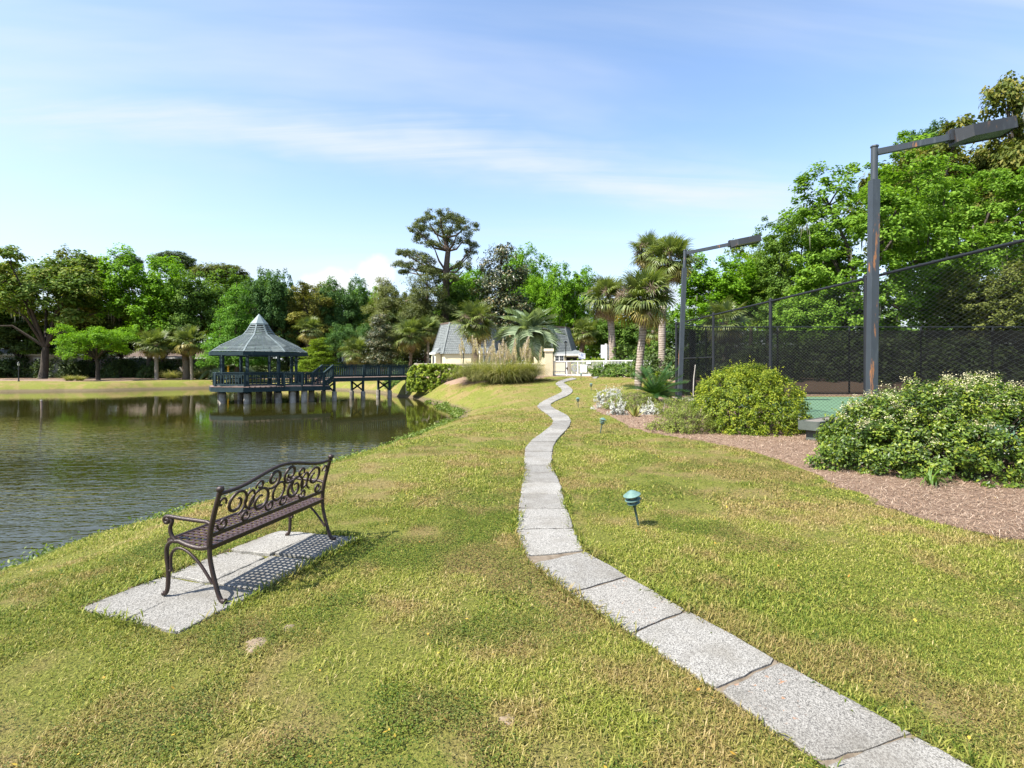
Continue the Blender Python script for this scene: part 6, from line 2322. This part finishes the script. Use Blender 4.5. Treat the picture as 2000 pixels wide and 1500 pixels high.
# aloe
q = ground_px(1240, 816)
al = thing('aloe_plant', 'yellow green spiky aloe between the silver plants', 'aloe', (q.x, q.y, q.z))
lv = np.random.default_rng(3)
for i in range(17):
    a = i * 2.4
    el = 0.35 + 0.75 * lv.random()
    L = 0.3 + 0.16 * lv.random()
    d = Vector((math.cos(a) * math.cos(el), math.sin(a) * math.cos(el), math.sin(el)))
    s = Vector((-math.sin(a), math.cos(a), 0))
    pts = [d * (L * t) + Vector((0, 0, 0.08 * t * t)) for t in (0.02, 0.35, 0.7, 1.0)]
    w = (0.03, 0.032, 0.022, 0.002)
    nrm = d.cross(s)
    V = []
    for p_, ww in zip(pts, w):
        V += [p_ - s * ww, p_ + nrm * ww * 0.5, p_ + s * ww, p_ - nrm * ww * 0.2]
    F = []
    for j in range(3):
        for k in range(4):
            F.append((j * 4 + k, j * 4 + (k + 1) % 4, j * 4 + 4 + (k + 1) % 4, j * 4 + 4 + k))
    link('leaf', np_mesh('aloe_leaf', np.array([list(v) for v in V]), np.array(F), L_ALOE, np.repeat(lv.random(), len(V))), al)

# clipped hedges
HG = 'clipped green hedges around the pool'
shrub('clipped_hedge', 'bright yellow green clipped hedge on the bank beside the footbridge', (-5.3, 36.3, -0.15), (2.0, 1.0, 1.8), 26000, 0.15, L_HEDGE, 421, rz=R(16), group=HG, cat='hedge', clip=4.5, lump=0.05, ncl=700, rc=0.13, stem=10, zmin=-0.6, inner=0.22)
shrub('clipped_hedge', 'green hedge growing in front of the white pool railing', (7.55, 35.55, 0.72), (2.3, 0.62, 0.98), 12000, 0.11, L_BOX, 422, rz=math.atan2(-6.4, 6.03), group=HG, cat='hedge', clip=3.2, lump=0.24, ncl=420, rc=0.15, stem=16, zmin=-0.5)
q = at_d(1222, 700, 42)
shrub('clipped_hedge', 'tall clipped hedge behind the railing between two palm trunks', (q.x, 42, 0.75), (1.25, 0.8, 2.45), 9000, 0.12, L_BOX, 423, group=HG, cat='hedge', clip=4.0, lump=0.1, ncl=330, rc=0.15, stem=0, zmin=-0.8)
q = at_d(1283, 700, 36.5)
shrub('clipped_hedge', 'tall leafy hedge block beside the railing end and the court corner', (q.x, 36.5, 0.7), (0.75, 0.9, 2.6), 9000, 0.11, L_BOX, 424, group=HG, cat='hedge', clip=4.0, lump=0.12, ncl=330, rc=0.14, stem=0, zmin=-0.8)
q = at_d(1160, 705, 50)
shrub('clipped_hedge', 'low yellow green hedge behind the notice cabinet', (q.x, 50, 0.75), (2.4, 0.6, 1.55), 5000, 0.14, L_HEDGE, 425, group=HG, cat='hedge', clip=4.0, lump=0.1, ncl=220, rc=0.18, stem=0, zmin=-0.8)
shrub('leafy_shrub', 'small light green shrub at the corner post of the court fence', (7.5, 26.6, 0.2), (0.55, 0.55, 1.0), 4500, 0.09, L_HEDGE, 426, ncl=180, rc=0.12, stem=10)
shrub('leafy_shrub', 'dark green shrub under the footbridge by the abutment', (-9.2, 42.3, -0.3), (1.3, 0.9, 1.25), 5500, 0.12, L_BOX, 427, ncl=220, rc=0.16, stem=8)

# undergrowth in the shade across the pond
UG = 'shade shrubs under the far trees'
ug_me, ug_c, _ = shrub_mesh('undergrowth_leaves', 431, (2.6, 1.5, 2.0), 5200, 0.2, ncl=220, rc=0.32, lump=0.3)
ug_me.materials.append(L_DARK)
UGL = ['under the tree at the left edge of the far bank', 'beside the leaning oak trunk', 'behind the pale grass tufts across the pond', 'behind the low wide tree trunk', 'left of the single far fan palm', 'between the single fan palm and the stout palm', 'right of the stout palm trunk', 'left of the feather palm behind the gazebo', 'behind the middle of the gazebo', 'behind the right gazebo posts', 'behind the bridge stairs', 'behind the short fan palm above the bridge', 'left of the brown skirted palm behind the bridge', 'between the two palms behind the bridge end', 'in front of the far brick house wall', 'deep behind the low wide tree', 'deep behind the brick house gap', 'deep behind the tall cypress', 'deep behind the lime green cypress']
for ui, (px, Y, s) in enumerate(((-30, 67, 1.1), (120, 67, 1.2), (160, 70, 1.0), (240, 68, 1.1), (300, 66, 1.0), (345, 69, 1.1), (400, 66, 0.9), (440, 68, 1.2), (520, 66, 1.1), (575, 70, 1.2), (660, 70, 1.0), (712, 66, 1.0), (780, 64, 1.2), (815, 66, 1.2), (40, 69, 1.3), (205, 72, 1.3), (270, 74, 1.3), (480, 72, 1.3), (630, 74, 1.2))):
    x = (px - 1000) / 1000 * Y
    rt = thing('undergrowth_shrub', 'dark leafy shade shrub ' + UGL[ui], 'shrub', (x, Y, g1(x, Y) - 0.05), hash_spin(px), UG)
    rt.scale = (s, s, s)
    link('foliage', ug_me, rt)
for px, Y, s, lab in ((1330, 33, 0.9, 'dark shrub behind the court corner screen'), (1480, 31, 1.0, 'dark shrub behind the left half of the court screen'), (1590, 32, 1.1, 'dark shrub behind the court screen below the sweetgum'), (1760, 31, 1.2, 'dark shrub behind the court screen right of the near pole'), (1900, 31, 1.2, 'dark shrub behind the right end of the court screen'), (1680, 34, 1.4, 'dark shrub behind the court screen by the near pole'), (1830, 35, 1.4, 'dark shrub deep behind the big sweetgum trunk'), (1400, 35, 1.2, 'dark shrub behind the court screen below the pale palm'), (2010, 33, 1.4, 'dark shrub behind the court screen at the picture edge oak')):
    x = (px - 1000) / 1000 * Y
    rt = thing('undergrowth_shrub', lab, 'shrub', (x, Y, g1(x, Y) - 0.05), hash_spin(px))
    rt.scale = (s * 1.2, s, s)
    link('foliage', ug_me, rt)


# ------------------------------------------------------------------ grasses
def strand_mesh(name, seed, n, height, spread, wid, droop, mat, base_r=0.25, seg=4):
    """arching strap leaves from one crown."""
    rg = np.random.default_rng(seed)
    az = rg.random(n) * 6.283
    br = base_r * np.sqrt(rg.random(n))
    ba = rg.random(n) * 6.283
    L = height * (0.55 + 0.6 * rg.random(n))
    th = np.radians(rg.normal(20, 12, n)).clip(0.03, 1.0)
    dr = droop * (0.4 + 1.1 * rg.random(n))
    pts = [np.stack([br * np.cos(ba), br * np.sin(ba), np.zeros(n)], -1)]
    for j in range(seg):
        t = th + dr * ((j + 0.6) / seg) ** 1.5
        step = (L / seg)[:, None] * np.stack([np.sin(t) * np.cos(az) * spread, np.sin(t) * np.sin(az) * spread, np.cos(t)], -1)
        pts.append(pts[-1] + step)
    side = np.stack([-np.sin(az), np.cos(az), np.zeros(n)], -1)
    Qs = []
    for j in range(seg):
        w0 = wid * (1 - j / seg) ** 0.7 / 2
        w1 = wid * (1 - (j + 1) / seg) ** 0.7 / 2
        Qs.append(np.stack([pts[j] - side * w0, pts[j] + side * w0, pts[j + 1] + side * max(w1, 0.0004), pts[j + 1] - side * max(w1, 0.0004)], 1))
    Q = np.concatenate(Qs)
    Q[:, :, 2] = np.maximum(Q[:, :, 2], 0.01)
    r = np.tile(np.clip(rg.normal(0.45, 0.25, n), 0, 1), seg)
    return quads_mesh(name, Q, mat, r)


def plume_mesh():
    rg = np.random.default_rng(8)
    n = 170
    t = rg.random(n)
    rad = 0.075 * np.sin(np.pi * np.clip(t, 0.03, 0.97)) ** 0.7
    a = rg.random(n) * 6.283
    C = np.stack([rad * np.cos(a) * rg.random(n), rad * np.sin(a) * rg.random(n), 0.75 + 0.62 * t], -1)
    d = np.stack([0.04 * np.cos(a), 0.04 * np.sin(a), 0.075 * np.ones(n)], -1)
    s = np.stack([-np.sin(a), np.cos(a), np.zeros(n)], -1) * 0.016
    Q = np.stack([C, C + d * 0.5 + s, C + d, C + d * 0.5 - s], 1)
    st = []
    for k in (0.0, 1.57):
        sv = np.array([math.cos(k), math.sin(k), 0]) * 0.007
        st.append(np.stack([-sv, sv, sv * 0.6 + np.array([0, 0, 1.3]), -sv * 0.6 + np.array([0, 0, 1.3])]))
    Q = np.concatenate([Q, np.array(st)])
    return quads_mesh('plume', Q, L_PLUME, rg.random(len(Q)))


PLUME = plume_mesh()


def pampas(label, px, Y, height, r, n, seed, nplume, zoff=0.0):
    x = (px - 1000) / 1000 * Y
    root = thing('pampas_grass', label, 'pampas grass', (x, Y, g1(x, Y) - 0.03 + zoff), 0, 'pampas grass clumps by the cream wall')
    me = strand_mesh('pampas_leaves', seed, n, height, 1.5, 0.026, 1.75, L_PAMPAS, r, 5)
    link('leaves', me, root)
    rs = random.Random(seed)
    for i in range(nplume):
        a = rs.random() * 6.283
        q = r * 1.5 * math.sqrt(rs.random())
        o = link('plume', PLUME, root, (q * math.cos(a) * 1.3, q * math.sin(a), 0.25 + rs.uniform(-0.2, 0.3)))
        o.rotation_euler = (rs.uniform(-0.22, 0.22), rs.uniform(-0.28, 0.28), a)
        s = rs.uniform(1.1, 1.65)
        o.scale = (s * 0.9, s * 0.9, s)


pampas('pampas grass clump with few plumes next to the lamp post', 932, 32.4, 1.8, 0.5, 2800, 51, 11)
pampas('wide pampas grass clump with many plumes before the gate pillar', 980, 30.4, 1.75, 0.7, 3400, 52, 15)
pampas('pampas grass clump leaning towards the gate pillar', 1020, 31.4, 1.75, 0.65, 3200, 53, 15)

# tufts across the pond, strappy plant near the bush
tuft = strand_mesh('tuft_leaves', 61, 420, 1.15, 1.3, 0.035, 1.5, L_PAMPAS, 0.3, 4)
for px, Y, s, lab in ((136, 53.0, 0.75, 'pale arching grass tuft left of the trunk of the low wide tree'), (156, 53.4, 0.7, 'pale arching grass tuft nearer the low wide tree trunk'), (392, 60, 1.3, 'wide green grass clump below the date palm'), (455, 61, 1.2, 'grass clump seen through the left gazebo posts'), (585, 60, 1.2, 'grass clump under the lime green cypress'), (335, 62, 1.2, 'grass clump between the two palm trunks across the pond')):
    x = (px - 1000) / 1000 * Y
    rt = thing('grass_tuft', lab, 'grass clump', (x, Y, g1(x, Y) - 0.02), 0)
    rt.scale = (s * 1.2, s * 1.2, s)
    link('leaves', tuft, rt)
q = ground_px(1822, 952)
sp = thing('strappy_plant', 'small plant with drooping strap leaves in the mulch before the flowering bush', 'plant', (q.x, q.y, q.z + 0.02))
link('leaves', strand_mesh('strap_leaves', 62, 26, 0.42, 1.0, 0.026, 2.1, L_BOX, 0.05, 6), sp)


# ------------------------------------------------------------------ palms
def fan_frond(seed, droop=0.5, nseg=30, span=118, pet=0.42):
    rg = np.random.default_rng(seed)
    Q, r = [], []
    # petiole
    w = 0.014
    for z_ in (0, 1):
        pass
    P0, P1 = np.array([0, 0, 0]), np.array([pet, 0, -0.02])
    for sv in (np.array([0, w, 0]), np.array([0, 0, w])):
        Q.append(np.stack([P0 - sv, P0 + sv, P1 + sv * 0.7, P1 - sv * 0.7]))
        r.append(0.75)
    # curved midrib: leaflets spring along it
    for i in range(nseg):
        f = (i + 0.5) / nseg * 2 - 1
        phi = R(span) * f
        o = np.array([pet + 0.16 * (1 - abs(f)) ** 1.2, 0, -0.05 * (1 - abs(f))])
        L = (0.62 - 0.2 * abs(f) ** 2) * (0.85 + 0.25 * rg.random())
        up = 0.22 * (1 - abs(f)) + rg.normal(0, 0.06)
        d = np.array([math.cos(phi), math.sin(phi), 0.16 + up * 0.4])
        d /= np.linalg.norm(d)
        s = np.array([-math.sin(phi), math.cos(phi), 0])
        p0 = o
        p1 = o + d * L * 0.55
        d2 = d + np.array([0, 0, -droop * (0.6 + 0.8 * rg.random())])
        d2 /= np.linalg.norm(d2)
        p2 = p1 + d2 * L * 0.28
        d3 = d2 + np.array([0, 0, -droop * 1.3 * (0.5 + rg.random())])
        d3 /= np.linalg.norm(d3)
        p3 = p2 + d3 * L * 0.24
        w0, w1, w2 = 0.012, 0.024, 0.014
        Q += [np.stack([p0 - s * w0, p0 + s * w0, p1 + s * w1, p1 - s * w1]), np.stack([p1 - s * w1, p1 + s * w1, p2 + s * w2, p2 - s * w2]), np.stack([p2 - s * w2, p2 + s * w2, p3 + s * 0.002, p3 - s * 0.002])]
        c = np.clip(rg.normal(0.5, 0.2), 0, 1)
        r += [c, c, min(1, c + 0.15)]
    return quads_mesh('fan_frond', np.array(Q), L_PALM, np.array(r))


def feather_frond(seed, arch=1.6, npair=34, leaf=0.3, wid=0.016, vee=0.5, pet=0.14, mat=None, droop=0.35):
    rg = np.random.default_rng(seed)
    Q, r = [], []
    n = 16
    pts = [np.array([0.0, 0, 0])]
    for j in range(n):
        t = -arch * ((j + 0.5) / n) ** 1.3
        pts.append(pts[-1] + np.array([math.cos(t), 0, math.sin(t)]) / n)
    pts = np.array(pts)
    for j in range(n):
        w = 0.014 * (1 - j / n) + 0.002
        for sv in (np.array([0, w, 0]), np.array([0, 0, w])):
            Q.append(np.stack([pts[j] - sv, pts[j] + sv, pts[j + 1] + sv * 0.9, pts[j + 1] - sv * 0.9]))
            r.append(0.8)
    for i in range(npair):
        t = pet + (1 - pet) * (i + 0.5) / npair
        k = min(n - 1, int(t * n))
        p = pts[k] + (pts[k + 1] - pts[k]) * (t * n - k)
        tg = pts[k + 1] - pts[k]
        tg = tg / np.linalg.norm(tg)
        up = np.array([-tg[2], 0, tg[0]])
        L = leaf * (0.35 + 0.75 * math.sin(math.pi * min(1, 0.18 + 0.8 * (1 - abs(t - 0.45) * 1.3)) / 1.15)) * (0.9 + 0.2 * rg.random())
        for sgn in (-1, 1):
            d = tg * 0.62 + np.array([0, sgn, 0]) * 0.8 + up * vee
            d /= np.linalg.norm(d)
            d2 = d + np.array([0, 0, -droop])
            d2 /= np.linalg.norm(d2)
            p1 = p + d * L * 0.5
            p2 = p1 + d2 * L * 0.5
            s = np.cross(d, up)
            s /= np.linalg.norm(s) + 1e-9
            s = tg * 0.9
            w = wid / 2
            Q += [np.stack([p - s * w * 0.7, p + s * w * 0.7, p1 + s * w, p1 - s * w]), np.stack([p1 - s * w, p1 + s * w, p2 + s * 0.001, p2 - s * 0.001])]
            c = np.clip(rg.normal(0.5, 0.2), 0, 1)
            r += [c, c]
    return quads_mesh('feather_frond', np.array(Q), mat or L_PINDO, np.array(r))


FANS = [fan_frond(s, dr) for s, dr in ((1, 0.35), (2, 0.6), (3, 0.85))]
DEADFAN = fan_frond(9, 1.7, 20, 100)
PINDO = [feather_frond(s, a, 40, 0.34, 0.03, 0.45, 0.12, None, 0.6) for s, a in ((1, 1.2), (2, 1.8), (3, 2.5))]
SAGO = [feather_frond(s, a, 46, 0.2, 0.013, 0.35, 0.08, L_SAGO, 0.12) for s, a in ((4, 0.55), (5, 0.8), (6, 1.1))]


def stalk_mesh():
    rg = np.random.default_rng(12)
    Q, r = [], []
    n = 10
    pts = [np.array([0.0, 0, 0])]
    for j in range(n):
        t = 0.5 - 1.9 * ((j + 0.5) / n)
        pts.append(pts[-1] + np.array([math.cos(t), 0, math.sin(t)]) / n)
    for j in range(3, n):
        for k in range(26):
            a = rg.normal(size=3) * np.array([0.5, 0.6, 0.5]) + np.array([0.3, 0, -0.3])
            L = 0.2 * (0.5 + rg.random())
            d = a / np.linalg.norm(a) * L
            s = np.cross(d, rg.normal(size=3))
            s = s / (np.linalg.norm(s) + 1e-9) * 0.008
            p = pts[j]
            Q.append(np.stack([p, p + d * 0.5 + s, p + d, p + d * 0.5 - s]))
            r.append(rg.random())
    for j in range(n):
        sv = np.array([0, 0.008, 0])
        Q.append(np.stack([pts[j] - sv, pts[j] + sv, pts[j + 1] + sv, pts[j + 1] - sv]))
        r.append(0.4)
    return quads_mesh('seed_stalk', np.array(Q), L_STALK, np.array(r))


STALK = stalk_mesh()


def put(me, name, root, base, az, el, s, mat=None, roll=0.0):
    o = link(name, me, root, base)
    d = Vector((math.cos(az) * math.cos(el), math.sin(az) * math.cos(el), math.sin(el)))
    z = Vector((-math.cos(az) * math.sin(el), -math.sin(az) * math.sin(el), math.cos(el)))
    y = z.cross(d)
    M = Matrix((d, y, z)).transposed()
    o.rotation_mode = 'QUATERNION'
    o.rotation_quaternion = M.to_quaternion() @ Quaternion((1, 0, 0), roll)
    o.scale = (s, s, s)
    if mat is not None:
        o.material_slots[0].link = 'OBJECT'
        o.material_slots[0].material = mat
    return o


def fan_palm(label, trunk_px, Y, crown_r, nf, seed, dead=6, stalks=0, tr=0.15, yellow=5, barkm=None, group='fan palms', boots=True, lo=-55, z0=None):
    """trunk_px: [(u,v)...] from base to crown centre."""
    rs = random.Random(seed)
    pts = [at_d(u, v, Y) for u, v in trunk_px]
    base = pts[0].copy()
    base.z = g1(base.x, Y) - 0.05 if z0 is None else z0
    root = thing('fan_palm', label, 'palm tree', base, 0, group)
    loc = [Vector((p.x - base.x, 0, p.z - base.z)) for p in pts]
    loc[0] = Vector((0, 0, 0))
    path_ = catmull(loc, 5)
    n = len(path_)
    MB().tube(path_, [tr * (1.25 if i == 0 else 1.0 + 0.06 * math.sin(i * 1.9)) * (1 - 0.1 * i / n) for i in range(n)], 12).build('trunk', barkm or B_PALM, root)
    top = path_[-1]
    if boots:
        mb = MB()
        for i in range(26):
            a = i * 2.4
            h = -0.85 * (i / 26)
            b0 = top + Vector((math.cos(a) * tr * 0.8, math.sin(a) * tr * 0.8, h))
            mb.beam(b0, b0 + Vector((math.cos(a) * 0.16, math.sin(a) * 0.16, 0.24)), 0.05, 0.03)
        mb.build('leaf_bases', B_PALM_DARK, root)
    for i in range(nf):
        t = (i + 0.5) / nf
        el = R(86 - (86 - lo) * t ** 0.85 + rs.uniform(-8, 8))
        az = i * 2.39996 + rs.uniform(-.25, .25)
        s = crown_r * rs.uniform(0.88, 1.1) * (0.82 + 0.18 * math.cos(el))
        mt = None
        if i > nf - yellow - 1:
            mt = L_PALMYEL
        put(FANS[min(2, int(t * 3))], 'frond', root, top + Vector((0, 0, rs.uniform(-0.1, 0.15))), az, el, s, mt, rs.uniform(-.5, .5))
    for i in range(dead):
        az = i * 2.4 + rs.uniform(-.4, .4)
        put(DEADFAN, 'dead_frond', root, top - Vector((0, 0, 0.15)), az, R(rs.uniform(-78, -30)), crown_r * rs.uniform(0.7, 0.95), L_DEADPALM, rs.uniform(-.6, .6))
    for i in range(stalks):
        az = i * 6.283 / stalks + rs.uniform(-.3, .3)
        put(STALK, 'seed_stalk', root, top, az, R(rs.uniform(25, 50)), crown_r * rs.uniform(0.85, 1.1), None)
    return root


fan_palm('leaning fan palm in front beside the sago with dense green crown', [(1246, 775), (1247, 740), (1251, 690), (1256, 640), (1258, 586)], 27.0, 1.75, 46, 1, dead=5, stalks=5, tr=0.2, lo=-45)
fan_palm('tall fan palm by the court corner with brown hanging fronds', [(1293, 742), (1293, 690), (1294, 620), (1300, 560), (1308, 508)], 33.0, 1.75, 36, 2, dead=18, stalks=3, tr=0.24, lo=-60)
fan_palm('tallest fan palm hidden behind the leaning palm with brown seed stalks', [(1250, 735), (1252, 690), (1256, 610), (1262, 540), (1268, 494)], 38.0, 1.6, 30, 3, dead=14, stalks=3, tr=0.22, lo=-60)
fan_palm('fan palm with drooping brown skirt by the notice cabinet', [(1196, 728), (1196, 690), (1194, 640), (1190, 604), (1186, 584)], 42.0, 2.0, 36, 4, dead=14, stalks=4, tr=0.29, lo=-60)
fan_palm('small slanting fan palm beyond the second pool house', [(1132, 725), (1134, 700), (1138, 672), (1142, 650)], 61.0, 1.9, 26, 5, dead=4, tr=0.3, barkm=B_PALM_DARK)
fan_palm('fan palm with seed stalks standing before the shingled pool house', [(931, 715), (930, 690), (930, 660), (929, 632)], 43.5, 2.0, 34, 6, dead=7, stalks=6, tr=0.23, barkm=B_PALM_DARK, lo=-60)
fan_palm('slim fan palm behind the palm trunks by the court corner', [(1276, 726), (1277, 690), (1276, 665), (1275, 645)], 50.0, 1.7, 22, 7, dead=2, tr=0.16, boots=False)
FPG = 'fan palms across the pond'
fan_palm('single fan palm on the far bank right of the low wide tree', [(306, 737), (305.5, 715), (305, 690), (304, 674)], 57.0, 1.9, 30, 11, dead=3, tr=0.2, group=FPG)
fan_palm('slim fan palm with yellowed lower fronds beside the thick patterned trunk', [(375, 736), (374, 715), (373, 690), (371, 668)], 57.5, 2.0, 32, 12, dead=3, tr=0.16, yellow=9, group=FPG)
thick = fan_palm('stout palm with thick patterned trunk on the far bank', [(364, 735), (363, 715), (362, 695), (361, 676)], 58.5, 1.6, 22, 13, dead=4, tr=0.36, barkm=B_PALM_DARK, group=FPG)
fan_palm('fan palm with brown skirt behind the bridge end', [(801, 728), (802, 705), (802, 680), (800, 655)], 56.0, 2.1, 30, 14, dead=12, tr=0.18, barkm=B_PALM_DARK, group=FPG, lo=-60)
fan_palm('slender fan palm left of the shingled pool house', [(836, 728), (836, 700), (836, 670), (836, 645)], 57.0, 1.8, 28, 15, dead=6, tr=0.16, group=FPG)
fan_palm('short fan palm above the middle of the bridge railing', [(694, 732), (694, 715), (694, 700), (695, 688)], 56.0, 1.8, 26, 16, dead=3, tr=0.2, barkm=B_PALM_DARK, group=FPG)
fan_palm('tall pale fan palm in the shade behind the lime green cypress', [(602, 728), (602, 700), (602, 670), (603, 645)], 63.0, 1.9, 24, 17, dead=2, tr=0.18, barkm=B_PALM_DARK, group=FPG)
fan_palm('pale fan palm behind the court fence beside the dense bright tree', [(1415, 740), (1415, 700), (1415, 665), (1415, 632)], 33.0, 1.7, 26, 18, dead=4, tr=0.2, group='fan palms behind the court')
# diamond leaf scars on the stout trunk
mb = MB()
for i in range(150):
    a = i * 2.39996
    z = 0.25 + 1.95 * i / 150
    d = Vector((math.cos(a), math.sin(a), 0))
    s = Vector((-d.y, d.x, 0))
    c = d * 0.36 + Vector((0, 0, z))
    mb.add([c - s * 0.06, c + d * 0.07 + Vector((0, 0, 0.05)), c + s * 0.06, c - Vector((0, 0, 0.05)) + d * 0.01], [(0, 1, 2), (0, 2, 3)])
mb.build('leaf_scars', M_CURB, thick)


def feather_palm(name, label, p, cr, nf, meshes, seed, trunk_h, tr, lo, hi, cat='palm tree', group=None, mat=None, barkm=None):
    rs = random.Random(seed)
    root = thing(name, label, cat, p, 0, group)
    MB().tube([(0, 0, -0.05), (0, 0, trunk_h * 0.5), (0, 0, trunk_h)], [tr * 1.15, tr, tr * 0.9], 12).build('trunk', barkm or B_PALM_DARK, root)
    for i in range(nf):
        t = (i + 0.5) / nf
        el = R(hi - (hi - lo) * t ** 0.9 + rs.uniform(-6, 6))
        put(meshes[min(2, int(t * 3))], 'frond', root, (0, 0, trunk_h - 0.03), i * 2.39996 + rs.uniform(-.2, .2), el, cr * rs.uniform(0.88, 1.1), mat, rs.uniform(-.3, .3))
    return root


q = at_d(1036, 665, 43.0)
feather_palm('feather_palm', 'silvery green feather palm with long arching fronds behind the pampas', (q.x, 43.0, 0.75), 2.75, 50, PINDO, 21, 3.3, 0.28, 8, 88)
q = at_d(446, 725, 60)
feather_palm('feather_palm', 'grey green feather palm seen through the gazebo', (q.x, 60.0, g1(q.x, 60) - 0.05), 3.0, 34, PINDO, 22, 0.8, 0.25, 5, 80)
q = ground_px(1280, 788)
feather_palm('sago_palm', 'dark glossy sago palm at the foot of the leaning fan palm', (q.x, q.y, q.z), 1.38, 44, SAGO, 23, 0.32, 0.13, 2, 72, cat='cycad')


# ------------------------------------------------------------------ weeds along the water's edge
def shore():
    rg = np.random.default_rng(44)
    P = POND[3:17]
    seg = np.linalg.norm(np.diff(P, axis=0), axis=1)
    n = 1000
    s = rg.random(n) ** 1.2 * seg.sum()
    cum = np.concatenate([[0], np.cumsum(seg)])
    k = np.clip(np.searchsorted(cum, s) - 1, 0, len(seg) - 1)
    f = ((s - cum[k]) / seg[k])[:, None]
    c = P[k] * (1 - f) + P[k + 1] * f
    dens = vnoise(c[:, 0] * 1.0, c[:, 1], 0.7)
    keep = rg.random(n) < np.clip((dens - 0.3) * 2.4, 0.06, 1)
    c = c[keep] + rg.normal(0, 0.13, (keep.sum(), 2)) + np.array([0.12, 0.0])
    m = len(c)
    k = np.repeat(np.arange(m), 26)
    off = rg.normal(size=(len(k), 3)) * np.array([0.09, 0.12, 0.035])
    z = np.maximum(gz(c[:, 0], c[:, 1]), WATER_Z)
    C = np.column_stack([c, z])[k] + off + np.array([0, 0, 0.05])
    C[:, 2] = np.maximum(C[:, 2], WATER_Z + 0.01)
    L = 0.046 * (0.6 + 0.8 * rg.random(len(k))) * (0.7 + C[:, 1] / 16)
    Q = leaf_quads(C, rg.normal(size=(len(k), 3)) * 0.6 + np.array([0, 0, 0.9]), L, L * 0.5, rg)
    o = link('shore_weeds', quads_mesh('shore_weeds', Q, L_WEED, np.clip(rg.normal(0.5, 0.25, len(k)), 0, 1)))
    tag(o, 'leafy green weeds and dry stems along the water edge', None, None, 'stuff')


shore()
